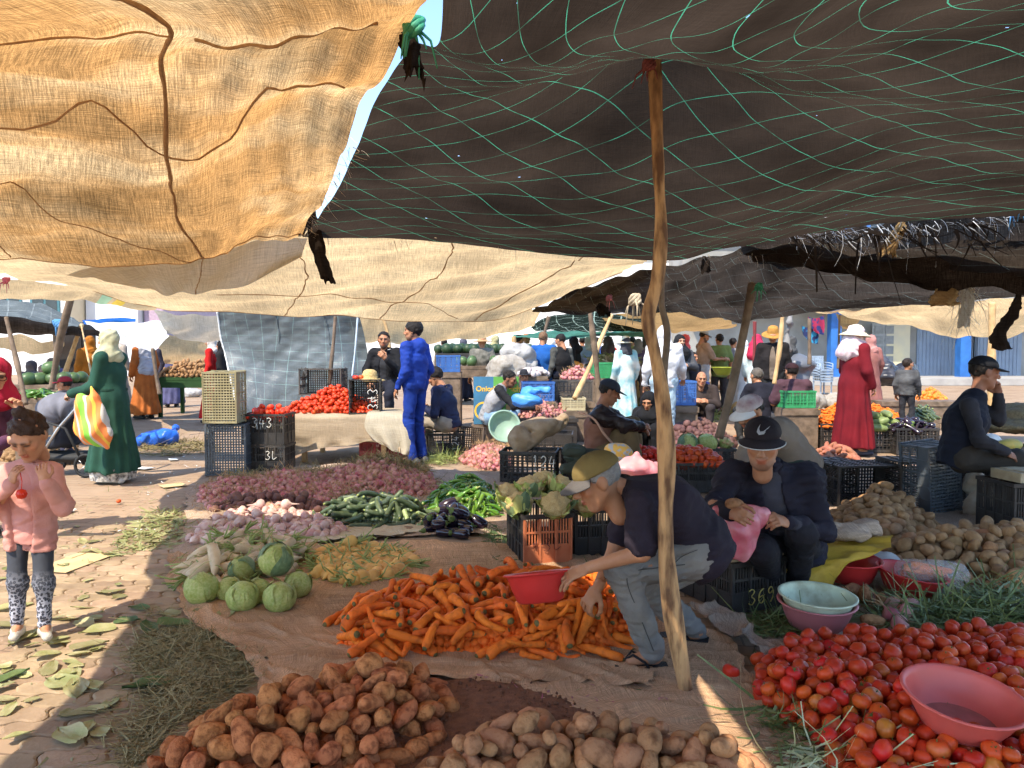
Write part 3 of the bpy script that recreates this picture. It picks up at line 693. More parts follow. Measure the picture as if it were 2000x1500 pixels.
for r_ in range(-10, 60):
 for q_ in range(-30, 10):
  x, y = q_ * 0.235 + (0.1175 if r_ % 2 else 0), r_ * 0.125
  X, Y = x * ca - y * sa, x * sa + y * ca + 1.0
  if Y < 2.45 or Y > 6.2: continue
  px = 1000 + FPX * X / Y
  if -40 < px < 560 - (Y - 2.6) * 15 : cand.append((Y, X, x))
cand.sort()
for Y, X, _ in cand[:300]:
 ob('paver', pm, parent=ground, loc=(X, Y, random.uniform(-0.003, 0.002)), rot=(random.gauss(0, .006), random.gauss(0, .006), 0.15))

# ------------------------------------------------------------------ people
SKIN = mat('skin', (1, 1, 1), (0.86, 0.80, 0.76), 14, 0.55, 0.12, 220, vcol=True, spec=0.35)
HAIRM = mat('dark hair', (0.018, 0.012, 0.009), (0.035, 0.022, 0.015), 60, 0.6, 0.5, 150)
_FAB = {}
def fab(c, c2=None, rough=0.85, scale=5, bump=0.35, bs=160, key=None):
 k = key or (tuple(round(x, 4) for x in c), rough, c2)
 if k not in _FAB:
  _FAB[k] = mat('fabric %d' % len(_FAB), c, c2 or tuple(x * 0.66 for x in c), scale, rough, bump, bs, spec=0.2)
 return _FAB[k]
TONE = (0.40, 0.185, 0.095)
def _v(a): return np.array(a, float)

def head_sdf(tone=TONE, beard=None, fem=False, child=False, brow=(0.03, 0.02, 0.015), closed=False):
 s = SDF(); t = np.array(tone); lip = t * np.array([0.95, 0.6, 0.6]); ck = t * np.array([1.05, 0.93, 0.9])
 s.ell((0, -.012, .03), (.076, .096, .088), col=t)
 s.ell((0, .03, -.035), (.056, .062, .076), k=.03, col=t)
 s.ell((0, .060, -.096), (.021, .02, .017), k=.03, col=t if not beard else beard)
 for q in (-1, 1):
  s.cap((q * .052, -.002, -.045), (q * .02, .055, -.092), .017, k=.025, col=t if not beard else beard)
  s.ell((q * .042, .064, -.012), (.020, .020, .019), k=.02, col=ck)
  s.ell((q * .077, -.008, .0), (.011, .022, .032), k=.008, col=t * .95)
  s.ell((q * .030, .0885, .008), (.0105, .005, .0026 if closed else .0042), k=.003, col=(0.035, 0.022, 0.018))
  s.cap((q * .015, .096, .028), (q * .047, .083, .031), .0038 if not fem else .0028, k=.004, col=brow)
  s.ell((q * .011, .099, -.027), (.008, .009, .007), k=.008, col=t)
 s.cap((0, .092, .016), (0, .113, -.022), .008, .0125, k=.014, col=t * 1.02)
 s.cap((-.04, .080, .030), (.04, .080, .030), .011, k=.02, col=t)
 s.ell((0, .094, -.052), (.023, .009, .0055), k=.006, col=lip)
 s.ell((0, .091, -.063), (.019, .010, .0065), k=.006, col=lip)
 if beard is not None:
  s.ell((0, .040, -.075), (.054, .052, .036), k=.012, col=beard)
  s.cap((-.024, .093, -.043), (.024, .093, -.043), .006, k=.006, col=beard)
 s.cap((0, -.018, -.05), (0, -.03, -.17), .047 if not (fem or child) else .040, k=.03, col=t)
 return s
_HC = {}
def head_mesh(key, **kw):
 if key not in _HC: _HC[key] = head_sdf(**kw).mesh(0.0055)
 return _HC[key]
def hand_sdf(curl=0.5, tone=TONE, spread=0.0, point=False):
 s = SDF(); t = np.array(tone)
 s.cap((0, -.03, 0), (0, .02, 0), .024, .022, k=.02, col=t)
 s.cap((0, .02, 0), (0, .078, 0), .015, .013, k=.015, col=t, side=(1, 0, 0), w=2.55)
 L = [.066, .078, .074, .056]
 for i in range(4):
  x = (-.030, -.0105, .0105, .029)[3 - i]; p = np.array([x, .082, 0]); an = 0.15
  c = curl * (0.25 if (point and i == 0) else 1)
  dx = spread * (1.5 - i) * 0.3
  for j, fr in enumerate((.45, .32, .25)):
   an += c * (0.75, 0.95, 0.6)[j]
   q = p + L[i] * fr * np.array([dx, math.cos(an), -math.sin(an)])
   s.cap(p, q, .0092 - .0008 * j, .0086 - .0009 * j, k=.004, col=t * (1 if j < 2 else 1.05)); p = q
 p = np.array([.026, .018, -.006])
 for j, d in enumerate(((.030, .030, -.012), (.010 - .012 * curl, .030, -.014 * (1 + curl)), (-.002 - .012 * curl, .024, -.012))):
  q = p + np.array(d); s.cap(p, q, .0125 - .0015 * j, .011 - .0015 * j, k=.008, col=t); p = q
 return s
def hand_mesh(curl, tone, spread=0.0, point=False):
 k = ('h', curl, tone, spread, point)
 if k not in _HC: _HC[k] = hand_sdf(curl, tone, spread, point).mesh(0.0052)
 return _HC[k]

def frame(y, z):
 """columns x,y,z: y given, z as close as possible"""
 y = _nrm(y); x = np.cross(y, _nrm(z)); x = _nrm(x); return np.stack([x, y, np.cross(x, y)], 1)

STAND = dict(pel=(0, 0, .95), chest=(0, 0, 1.24), neck=(0, -.01, 1.45), head=(0, .025, 1.605), shR=(.18, 0, 1.41), shL=(-.18, 0, 1.41), elR=(.24, -.03, 1.13), elL=(-.24, -.03, 1.13),
             wrR=(.25, .07, .90), wrL=(-.25, .07, .90), hipR=(.09, 0, .92), hipL=(-.09, 0, .92), knR=(.10, .03, .5), knL=(-.10, .03, .5), anR=(.10, -.02, .085), anL=(-.10, -.02, .085), toR=(.13, .15, .03), toL=(-.13, .15, .03))
def sitpose(hs=0.42, lean=0.15, knee=0.46, spread=0.15, fwd=0.42, **kw):
 J = dict(STAND); c, s_ = math.cos(lean), math.sin(lean)
 pel = _v((0, 0, hs + .10)); up = _v((0, s_, c)); fw = _v((0, c, -s_))
 J['pel'] = pel; J['chest'] = pel + up * .29; J['neck'] = pel + up * .50 + fw * .0; J['head'] = pel + up * .645 + fw * .05
 for q, n in ((1, 'R'), (-1, 'L')):
  J['sh' + n] = pel + up * .46 + _v((q * .18, 0, 0)); J['hip' + n] = _v((q * .09, .02, hs + .08))
  J['kn' + n] = _v((q * spread, fwd, knee)); J['an' + n] = _v((q * spread * .9, fwd - .04, .085)); J['to' + n] = _v((q * spread, fwd + .13, .03))
  J['el' + n] = J['sh' + n] + _v((q * .07, .08, -.25)); J['wr' + n] = _v((q * .12, fwd - .08, knee + .09))
 for k in kw: J[k] = kw[k]
 return J

def person(label, J, top=None, legs=None, robe=None, hair=None, head=None, yaw_pitch=(0, 0, 0), shoes=None, hands=(0.5, 0.5), loc=None, yaw=0.0, S=1.0, res=0.018,
           tone=TONE, cap=None, hat=None, hijab=None, bulk=1.0, feet=True, handz=(None, None), bare_arms=False, fwd=None, group='people in the market', extra_top=None, headscale=1.0):
 """J: joints, world space when loc is None, else local with +y forward. Returns the body object."""
 J = {k: _v(p) * (S if loc is not None else 1.0) for k, p in J.items()}
 if loc is None:
  base = (J['anR'] + J['anL']) / 2; base[2] = 0
  J = {k: p - base for k, p in J.items()}; loc = tuple(base); yaw = 0.0
 k_ = S
 side = _nrm(J['shR'] - J['shL']); hside = _nrm(J['hipR'] - J['hipL'])
 upv = _nrm(J['neck'] - J['pel'])
 F = _v(fwd) if fwd is not None else np.cross(upv, side); F = _nrm(F)
 if abs(F[2]) > .98: F = _v((0, 1, 0))
 # head placement
 yw, pt, rl = yaw_pitch
 fl = _nrm(_v((F[0], F[1], 0))); R0 = np.stack([np.cross(fl, (0, 0, 1)), fl, _v((0, 0, 1))], 1)
 RH = R0 @ np.array(Matrix.Rotation(yw, 3, 'Z') @ Matrix.Rotation(pt, 3, 'X') @ Matrix.Rotation(rl, 3, 'Y'))
 hs_ = k_ * headscale
 toH = lambda v: (v * hs_) @ RH.T + J['head']
 hd = dict(head or {}); hd.setdefault('tone', tone)
 V, Fc, C = [], [], []; n0 = 0
 def push(v, f, c, flip=False):
  nonlocal n0
  V.append(v); Fc.append((f[:, ::-1] if flip else f) + n0); C.append(c); n0 += len(v)
 hv, hf, hc = head_mesh(('head',) + tuple(sorted((a, str(b)) for a, b in hd.items())), **hd)
 push(toH(hv), hf, hc)
 # limbs and trunk under the clothes, one blended skin
 s = SDF(); t = tone; k1 = k_
 s.cap(J['pel'], J['chest'], .085 * k1, .09 * k1, col=t, side=side, w=1.25)
 s.cap(J['chest'], J['neck'] - upv * .05 * k1, .085 * k1, .05 * k1, col=t, side=side, w=1.4)
 s.cap(J['neck'] - upv * .04 * k1, J['neck'] * .5 + J['head'] * .5, .045 * k1, .042 * k1, col=t)
 for q in 'RL':
  s.cap(J['sh' + q], J['el' + q], .045 * k1, .038 * k1, col=t); s.cap(J['el' + q], J['wr' + q], .038 * k1, .026 * k1, col=t)
  if robe is None or feet:
   s.cap(J['hip' + q], J['kn' + q], .065 * k1, .045 * k1, col=t); s.cap(J['kn' + q], J['an' + q], .045 * k1, .032 * k1, col=t)
   s.cap(J['an' + q], J['to' + q], .034 * k1, .026 * k1, col=t)
 bv, bf, bc = s.mesh(max(res * 0.8, 0.013) if res < .03 else res); push(bv, bf, bc)
 for i, q in enumerate('RL'):
  if hands[i] is None: continue
  cu = hands[i] if not isinstance(hands[i], tuple) else hands[i][0]
  sp = 0.0 if not isinstance(hands[i], tuple) else hands[i][1]
  mv, mf, mc = hand_mesh(cu, tone, sp)
  d = _nrm(J['wr' + q] - J['el' + q]);
  if isinstance(hands[i], tuple) and len(hands[i]) > 2: d = _nrm(_v(hands[i][2]))
  z = handz[i] if handz[i] is not None else (side * (1 if q == 'R' else -1) * .6 + F * .3 + _v((0, 0, .5)))
  if abs(np.dot(_nrm(z), d)) > .97: z = _v(z) + F
  Rm = frame(d, z); vv = mv.copy()
  if q == 'R': vv[:, 0] *= -1
  push((vv * k_ * 1.02) @ Rm.T + J['wr' + q], mf, mc, q == 'R')
 body = ob('person', mesh_from('person', np.concatenate(V), np.concatenate(Fc), [SKIN], True, None, np.concatenate(C)), loc=loc, rot=(0, 0, yaw), label=label, cat='person', group=group)
 # clothes
 def folds_(a=.006, fr=5.0, sd=0):
  return lambda P: a * wnoise(P, fr, 9, sd) + a * .5 * wnoise(P * _v((1, 1, 2.2)), fr * 2.6, 8, sd + 4)
 for top in ([] if not top else top if isinstance(top, list) else [top]):
  g = SDF(); B = bulk * top.get('bulk', 1.0) * k_; sl = top.get('sleeve', 'long')
  hem = top.get('hem', .06) * k_
  g.cap(J['pel'] - upv * hem, J['chest'], .118 * B, .128 * B, k=.05, side=side, w=1.33)
  g.cap(J['chest'], J['neck'] - upv * .04 * k_, .125 * B, .072 * B, k=.05, side=side, w=1.4)
  if sl == 'none': g.cap(J['shL'] * .8 + J['shR'] * .2, J['shR'] * .8 + J['shL'] * .2, .056 * B, k=.05)
  else: g.cap(J['shL'], J['shR'], .058 * B, k=.05)
  if top.get('belly'): g.ell(J['pel'] * .6 + J['chest'] * .4 + F * .05 * k_, (.15 * B, .13 * B, .16 * B), k=.08)
  for q in 'RL':
   e, w_, sh = J['el' + q], J['wr' + q], J['sh' + q]
   ar = top.get('arm', 1.0) * B
   if sl == 'none': continue
   if sl == 'short': g.cap(sh, sh * .2 + e * .8, .066 * ar, .069 * ar, k=.03); continue
   g.cap(sh, e, .064 * ar, .054 * ar, k=.03); g.cap(e, w_ * .93 + e * .07, .053 * ar, .041 * ar, k=.03)
  if extra_top and not top.get('plain'): extra_top(g, J, k_)
  ff = folds_(top.get('fold', .006), 4.5, int(abs(loc[0] * 7)) % 9); JJ = J
  def dsp(P, ff=ff, a=top.get('crease', .0035) * k_):
   d = ff(P)
   for q in 'RL':       # creases round the elbow and the armpit
    for c, rr in ((JJ['el' + q], .10), (JJ['sh' + q] * .8 + JJ['chest'] * .2, .13)):
     v = P - c; dd = np.sqrt((v * v).sum(-1)); ax = _nrm(JJ['el' + q] - JJ['sh' + q] + .3 * (JJ['wr' + q] - JJ['el' + q]))
     d = d + a * np.exp(-(dd / (rr * k_)) ** 2) * np.sin((v @ ax) * 130 / k_ + 2.5 * wnoise(P, 5, 5, 2))
   v = P - JJ['pel']; d = d + a * 1.1 * np.exp(-((v @ upv) / (.16 * k_)) ** 2) * np.sin((v @ upv) * 75 / k_ + (v @ side) * 22 / k_ + 3 * wnoise(P, 2.5, 6, 7))
   return d
  g.disp = dsp
  g.cut(-upv, J['pel'] - upv * hem, .008 * k_, 3)
  if top.get('open'):
   g.sub(J['pel'] * .5 + J['chest'] * .5 + F * .17 * k_, (top['open'] * k_, .13 * k_, .5 * k_), frame(F, upv))
  tobj = ob(top.get('name', 'jacket'), sdf_mesh('top', g, res * .85, [top['mat'] if 'mat' in top else fab(top['col'], top.get('col2'), top.get('rough', .85))], False), parent=body)
  if top.get('collar') is None and res < .028 and sl != 'none' and 'nocollar' not in top: top['collar'] = tuple(x * .9 for x in top['col'])
  if top.get('collar') is not None:
   mb = MB(); c0 = J['neck'] - upv * .045 * k_; Rc = frame(F, upv)
   pts = [c0 + Rc @ _v((.068 * k_ * math.sin(a), .062 * k_ * math.cos(a), .02 * k_ - .025 * k_ * math.cos(a))) for a in np.linspace(.45, 2 * PI - .45, 20)]
   mb.tube(pts, .016 * k_, 7)
   ob('collar', mb.mesh('collar', [fab(top['collar'])], True), parent=tobj)
 if legs:
  g = SDF(); B = bulk * legs.get('bulk', 1.0) * k_
  g.cap(J['hipL'] + upv * .05 * k_, J['hipR'] + upv * .05 * k_, .108 * B * legs.get('hip', 1.0), k=.05)
  en = legs.get('end', 1.0)
  for q in 'RL':
   a, kn, h = J['an' + q], J['kn' + q], J['hip' + q]
   g.cap(h, kn, .088 * B, .066 * B, k=.035); e2 = kn + (a - kn) * en
   g.cap(kn, e2, .066 * B, legs.get('cuff', .052) * B, k=.035)
  ff2 = folds_(legs.get('fold', .006), 5.5, 3)
  def dsl(P, a=.006 * k_):
   d = ff2(P)
   for q in 'RL':
    for c, rr in ((J['kn' + q] * .75 + J['hip' + q] * .15 + J['an' + q] * .1, .11), (J['an' + q] * .85 + J['kn' + q] * .15, .10)):
     v = P - c; dd = np.sqrt((v * v).sum(-1)); ax = _nrm(J['an' + q] - J['kn' + q] + .5 * (J['kn' + q] - J['hip' + q]))
     d = d + a * np.exp(-(dd / (rr * k_)) ** 2) * np.sin((v @ ax) * 120 / k_ + 2.5 * wnoise(P, 5, 5, 2))
   return d
  g.disp = dsl
  ob(legs.get('name', 'trousers'), sdf_mesh('legs', g, res * .9, [legs['mat'] if 'mat' in legs else fab(legs['col'], legs.get('col2'))], False), parent=body)
 if robe:
  g = SDF(); B = bulk * k_; hz = robe.get('hem', .08) * k_; c = J['pel']; bot = _v(robe['foot']) if 'foot' in robe else _v((c[0], c[1], hz))
  rb = robe.get('r', .25) * k_
  g.cap(J['chest'], J['neck'] - upv * .05 * k_, .13 * B, .07 * B, k=.05, side=side, w=1.4)
  g.cap(J['pel'], J['chest'], robe.get('waist', .135) * B, .13 * B, k=.06, side=side, w=1.3)
  g.cap(bot, J['pel'], rb, robe.get('waist', .135) * B * 1.05, k=.06, side=hside, w=1.12)
  g.cap(J['shL'], J['shR'], .06 * B, k=.05)
  for q in 'RL':
   e, w_, sh = J['el' + q], J['wr' + q], J['sh' + q]
   g.cap(sh, e, .072 * B, .066 * B, k=.04); g.cap(e, w_ * .96 + e * .04, .064 * B, robe.get('cuff', .055) * B, k=.03)
  nP = robe.get('pleats', 11)
  def dsp(P, c=c, nP=nP):
   an = np.arctan2(P[:, 1] - c[1], P[:, 0] - c[0]); dn = np.clip((c[2] + .1 - P[:, 2]) / .9, 0, 1)
   return .022 * k_ * dn * np.sin(an * nP + 2 * wnoise(P * _v((1, 1, .3)), 1.5, 6, 2)) + .006 * wnoise(P * _v((1, 1, .5)), 4.5, 8, 5)
  g.disp = dsp; g.cut((0, 0, -1), (0, 0, hz), .012, 3)
  rr_ = ob(robe.get('name', 'robe'), sdf_mesh('robe', g, res * .95, [robe['mat'] if 'mat' in robe else fab(robe['col'], robe.get('col2'))], False), parent=body)
 if shoes:
  for q in 'RL':
   a, t_ = J['an' + q], J['to' + q]; g = SDF(); d = _nrm(t_ - a);
   hl = a + (a - t_) * .35; lowz = min(t_[2], .03 * k_)
   heel = _v((hl[0], hl[1], max(.035 * k_, a[2] - .05 * k_))); toe = _v((t_[0], t_[1], max(.028 * k_, t_[2])))
   ex = _nrm(_v((toe - heel)[:2].tolist() + [0])) ; toe2 = toe + ex * .03 * k_
   g.cap(heel, toe2, .036 * k_, .032 * k_, k=.02, side=np.cross(ex, (0, 0, 1)), w=1.15); g.cap(a, heel, .04 * k_, .038 * k_, k=.03)
   g.cut((0, 0, -1), (0, 0, min(heel[2], toe[2]) - .033 * k_))
   ob('shoe', sdf_mesh('shoe', g, max(res * .6, .009), [fab(shoes, None, .55)], False), parent=body)
 def headpart(name, g, r, m):
  v, f, c_ = g.mesh(r); return ob(name, mesh_from(name, toH(v), f, [m], True), parent=body)
 if hair is not None and hair is not False:
  hk = dict(hair if isinstance(hair, dict) else {}); g = SDF(); th = hk.get('th', .010)
  g.ell((0, -.014, .034), (.078 + th, .097 + th, .088 + th), k=.01)
  if hk.get('bun'): g.ell((.01, -.03, .135), (.034, .034, .030), k=.03)
  if hk.get('tail'): g.cap((0, -.10, 0), (0, -.12, -.12), .05, .03, k=.03)
  g.disp = lambda P: hk.get('curl', .0035) * wnoise(P, 20, 9, 3)
  sl_ = hk.get('slope', .95); g.cut((0, sl_, -1), (0, 0, hk.get('off', .012)), .008, 14)
  headpart('hair', g, .006, fab(hk.get('col', (.015, .011, .009)), None, .6, 40, .6, 140))
 if cap:
  g = SDF(); g.ell((0, -.012, .045), (.088, .107, .083), k=.01); g.cut((0, -.06, -1), (0, 0, .042))
  g.disp = lambda P: .0012 * np.cos(np.arctan2(P[:, 1], P[:, 0]) * 6)
  co = headpart('cap', g, .006, fab(cap['col'], cap.get('col2'), .8))
  if 'visor' in cap:
   n = 14; vs = []
   va = cap.get('vyaw', 0.0)
   for z0 in (0.0, .006):
    for i in range(n):
     a = -1.15 + 2.3 * i / (n - 1)
     for r_, dz in ((.086, 0), (.086 + .075 * math.cos(a * 1.1) ** .6 if math.cos(a * 1.1) > 0 else .086, 1)):
      x, y = math.sin(a) * r_ * .95, math.cos(a) * r_ * 1.08 - .005
      z = .050 - z0 - dz * .020 * math.cos(a) - .012 * (math.sin(a) ** 2) - cap.get('vdrop', 0) * dz
      vs.append((x * math.cos(va) - y * math.sin(va), x * math.sin(va) + y * math.cos(va), z))
   fs = []; b2 = 2 * n
   for i in range(n - 1):
    a0, a1, b0, b1 = 2 * i, 2 * i + 1, 2 * i + 2, 2 * i + 3
    fs += [(a0, a1, b1, b0), (a0 + b2, b0 + b2, b1 + b2, a1 + b2), (a1, a1 + b2, b1 + b2, b1)]
   vv = toH(np.array(vs)); ob('visor', mesh_from('visor', vv, fs, [fab(cap['visor'], None, .75)], True), parent=co)
 if hat:
  mb = MB(); W_ = hat.get('brim', .19); hh = hat.get('h', .12); r_ = .092
  dr = hat.get('droop', .02)
  prof = [(.001, .03 + hh), (.05, .03 + hh - .004), (.078, .03 + hh - .025), (.090, .06), (.093, .035), (.12, .03), (W_ * .8, .03 - dr * .5), (W_, .03 - dr), (W_ - .002, .03 - dr - .006), (.12, .023), (.09, .027)]
  mb.lathe(prof, 28, (0, -.01, 0.0), wob=lambda a, i: 1 + (.05 * math.sin(3 * a + 1) if i in (6, 7, 8) else 0))
  vv = toH(np.array(mb.v)); ob('hat', mesh_from('hat', vv, mb.f, [fab(hat['col'], hat.get('col2'), .85, 18)], True), parent=body)
 if hijab:
  g = SDF(); g.ell((0, -.014, .034), (.092, .112, .100), k=.03)
  g.cap((0, -.02, -.04), (0, -.02, -.16), .088, .10, k=.05)
  dl = hijab.get('len', .26); g.ell((0, .0, -.19), (.15, .125, .09), k=.07)
  if dl > .27: g.cap((0, .03, -.2), (0, .03, -dl), .13, .10, k=.06, side=(1, 0, 0), w=1.4)
  if hijab.get('back'): g.cap((0, -.06, -.1), (0, -.10, -hijab['back']), .10, .12, k=.06, side=(1, 0, 0), w=1.5)
  g.disp = lambda P: .005 * wnoise(P * _v((1, 1, .6)), 8, 9, 2) + .0045 * np.sin(P[:, 2] * 60 + P[:, 1] * 50 + 3 * wnoise(P, 3, 6, 1))
  if not hijab.get('closed'): g.sub((0, .128, -.012), (.062, .100, .087))
  hj = headpart('headscarf', g, .0085 if res < .025 else .014, hijab['mat'] if 'mat' in hijab else fab(hijab['col'], hijab.get('col2')))
 return body, J, toH

# ------------------------------------------------------------------ vegetables
def ico(sub):
 bm = bmesh.new(); bmesh.ops.create_icosphere(bm, subdivisions=sub, radius=1.0)
 v = np.array([p.co[:] for p in bm.verts]); f = np.array([[q.index for q in t.verts] for t in bm.faces]); bm.free(); return v, f
ICO = {k: ico(k) for k in (1, 2, 3, 4)}
def blob(name, r, m, seed, amp=0.08, fr=0.9, sub=3, fine=0.0):
 v, f = ICO[sub]; rs = np.random.RandomState(seed); o = rs.uniform(-9, 9, 3)
 s = 1 + amp * wnoise(v + o, fr * .5, 9, seed) + fine * wnoise(v + o, fr * 3, 9, seed + 2)
 return mesh_from(name, v * s[:, None] * np.array(r), f, [m], True)
def turned(prof, n=12, bend=0.0, seed=0, amp=0.03, twist=0.0):
 """profile of (x, r) turned round x, bent in the xy plane; returns v, quads, ring index per face"""
 rs = np.random.RandomState(seed); prof = np.array(prof, float); L = prof[-1, 0] - prof[0, 0]; v, f, ri = [], [], []
 for i, (x, r) in enumerate(prof):
  t = (x - prof[0, 0]) / L - .5
  for k in range(n):
   a = 2 * PI * k / n; rr = r * (1 + amp * rs.randn() * .6 + amp * math.sin(2 * a + seed + 3 * t))
   v.append((x, rr * math.cos(a) + bend * (t * t * 4 - 1) * L, rr * math.sin(a)))
 for i in range(len(prof) - 1):
  for k in range(n):
   a, b = i * n + k, i * n + (k + 1) % n; f.append((a, a + n, b + n, b)); ri.append(i)
 return v, f, ri
def strips(bases, dirs, ln, w, sag=0.3, seg=3, rs=None):
 """many thin ribbons: bases (n,3), dirs (n,3) -> verts, quads"""
 n = len(bases); rs = rs or np.random.RandomState(0); d = dirs / (np.linalg.norm(dirs, axis=1)[:, None] + 1e-9)
 s = np.cross(d, rs.normal(size=(n, 3)) * .5 + np.array([0, 0, 1])); s /= (np.linalg.norm(s, axis=1)[:, None] + 1e-9)
 ln = np.broadcast_to(ln, (n,)); w = np.broadcast_to(w, (n,))
 b2 = rs.normal(size=(n, 3)) * .35
 V = []
 for j in range(seg + 1):
  t = j / seg; p = bases + (d + b2 * t * t) * (ln * t)[:, None]; p = p - np.array([0, 0, 1]) * (sag * ln * t * t)[:, None]
  ww = (w * (1 - .55 * t))[:, None]; V += [p - s * ww, p + s * ww]
 V = np.stack(V, 1).reshape(-1, 3); k = 2 * (seg + 1)
 q = np.array([[2 * j, 2 * j + 1, 2 * j + 3, 2 * j + 2] for j in range(seg)])
 F = (np.arange(n)[:, None, None] * k + q[None]).reshape(-1, 4)
 return V, F

M_POT = mat('muddy potato skin', (0.44, 0.165, 0.062), (0.18, 0.058, 0.022), 26, 0.9, 0.9, 70, mixlo=.46, mixhi=.66, rnd=0.18, spec=0.08)
M_POT2 = mat('washed potato skin', (0.40, 0.195, 0.09), (0.19, 0.08, 0.035), 26, 0.8, 0.7, 80, mixlo=.48, mixhi=.7, rnd=0.18, spec=0.1)
M_POT3 = mat('dusty potato skin', (0.36, 0.205, 0.10), (0.22, 0.115, 0.05), 16, 0.8, 0.4, 90, rnd=0.18, spec=0.15)
M_SWEET = mat('sweet potato skin', (0.40, 0.15, 0.085), (0.28, 0.10, 0.05), 14, 0.7, 0.4, 60, rnd=0.15)
M_TOM = mat('tomato skin', (0.54, 0.045, 0.011), (0.55, 0.10, 0.015), 12, 0.4, 0.04, 50, rnd=0.22, spec=0.28, mixlo=.5, mixhi=.75)
M_TOM2 = mat('orange tomato skin', (0.56, 0.10, 0.014), (0.50, 0.17, 0.025), 12, 0.38, 0.04, 50, rnd=0.2, spec=0.4)
M_CALYX = mat('calyx green', (0.07, 0.12, 0.02), (0.12, 0.15, 0.04), 30, 0.7)
M_CAR = mat('carrot skin', (0.72, 0.15, 0.018), (0.42, 0.085, 0.014), 30, 0.55, 0.5, 60, mixlo=.46, mixhi=.72, rnd=0.12, spec=0.12)
M_CARC = mat('carrot crown', (0.16, 0.13, 0.035), (0.08, 0.06, 0.02), 60, 0.8, 0.5)
M_ZUC = mat('dark green squash skin', (0.035, 0.055, 0.022), (0.075, 0.10, 0.05), 30, 0.4, 0.1, 50, rnd=0.25)
M_ZUCL = mat('pale green squash skin', (0.20, 0.27, 0.10), (0.30, 0.36, 0.18), 30, 0.45, 0.1, 50, rnd=0.2)
M_PEP = mat('green pepper skin', (0.055, 0.145, 0.012), (0.10, 0.20, 0.02), 12, 0.25, 0.0, rnd=0.25, spec=0.5)
M_EGG = mat('aubergine skin', (0.010, 0.006, 0.012), (0.02, 0.01, 0.022), 8, 0.18, 0.0, rnd=0.2, spec=0.6)
M_DAI = mat('white radish skin', (0.66, 0.52, 0.32), (0.45, 0.32, 0.18), 10, 0.55, 0.2, 40, rnd=0.1)
M_YTU = mat('yellow turnip skin', (0.72, 0.42, 0.12), (0.54, 0.28, 0.07), 14, 0.7, 0.3, 50, rnd=0.15)
M_TUR = mat('pinkish turnip skin', (0.60, 0.45, 0.36), (0.44, 0.23, 0.20), 9, 0.6, 0.3, 50, rnd=0.15)
M_BEET = mat('muddy beet skin', (0.16, 0.075, 0.055), (0.10, 0.04, 0.035), 12, 0.8, 0.4, 60, rnd=0.2)
M_ONI = mat('red onion skin', (0.40, 0.10, 0.13), (0.52, 0.27, 0.21), 12, 0.5, 0.1, 60, rnd=0.2, spec=0.2)
M_STEM = mat('pale green stems', (0.30, 0.33, 0.10), (0.20, 0.25, 0.06), 20, 0.6, rnd=0.1)
M_STEMR = mat('pink stems', (0.36, 0.10, 0.12), (0.42, 0.33, 0.15), 20, 0.6)
M_DRY = mat('dry onion tops', (0.42, 0.26, 0.13), (0.26, 0.155, 0.07), 30, 0.9)
M_DRY2 = mat('olive dry stalks', (0.15, 0.125, 0.04), (0.28, 0.21, 0.09), 30, 0.9)
M_CAB = mat('cabbage leaf', (0.31, 0.36, 0.075), (0.47, 0.47, 0.16), 7, 0.45, 0.4, 28, rnd=0.12, transl=0.12)
M_CABD = mat('outer cabbage leaf', (0.11, 0.17, 0.075), (0.19, 0.25, 0.11), 5, 0.5, 0.4, 28, rnd=0.12, transl=0.12)
M_CURD = mat('cauliflower curd', (0.60, 0.44, 0.20), (0.48, 0.32, 0.12), 14, 0.8, 0.6, 90, rnd=0.06)
M_LEAF = mat('wilting leaf', (0.27, 0.28, 0.10), (0.40, 0.37, 0.19), 8, 0.6, 0.4, 30, rnd=0.3, transl=0.25)
M_LEAFD = mat('dark leaf', (0.07, 0.12, 0.035), (0.12, 0.17, 0.06), 8, 0.6, 0.4, 30, rnd=0.25, transl=0.2)

POT = [blob('potato', (.058 * a, .046 * b, .042 * c), M_POT, i, .10, 1.1, 3, .025) for i, (a, b, c) in enumerate([(1.15, 1.1, 1.1), (1.5, 1.0, 1.0), (1.0, 1.05, 1.05), (1.35, .9, .95), (.85, .9, .9), (1.6, .85, .85)])]
POT2 = [blob('potato', (.052 * a, .040 * b, .036 * c), M_POT2, 20 + i, .08, 1.0, 3, .02) for i, (a, b, c) in enumerate([(1.1, 1.1, 1.1), (1.5, 1.05, 1.05), (.85, .95, .95), (1.3, .95, .95), (.7, .8, .8)])]
POT3 = [blob('potato', (.046 * a, .038 * b, .035 * c), M_POT3, 40 + i, .09, 1.0, 2, .02) for i, (a, b, c) in enumerate([(1.1, 1.1, 1.1), (1.6, 1.05, 1.05), (.9, .95, .95), (1.3, .9, .9)])]
SWEET = [blob('sweet_potato', (.09, .036, .034), M_SWEET, 60 + i, .10, 1.0, 2, .02) for i in range(3)]
def tomato(i, m):
 v, f = ICO[3]; a = np.arctan2(v[:, 1], v[:, 0]); q = np.hypot(v[:, 0], v[:, 1])
 s = 1 + (.02, .05, .0, .04)[i % 4] * np.cos((5, 6, 4)[i % 3] * a + i) * q + .05 * wnoise(v + i, .5, 8, i)
 p = v * s[:, None]; p[:, 2] *= (.84, .9, .8)[i % 3]; p[:, 2] -= .22 * np.exp(-(q / .28) ** 2) * (v[:, 2] > 0)
 return mesh_from('tomato', p * .037, f, [m], True)
TOM = [tomato(i, M_TOM if i != 4 else M_TOM2) for i in range(7)]
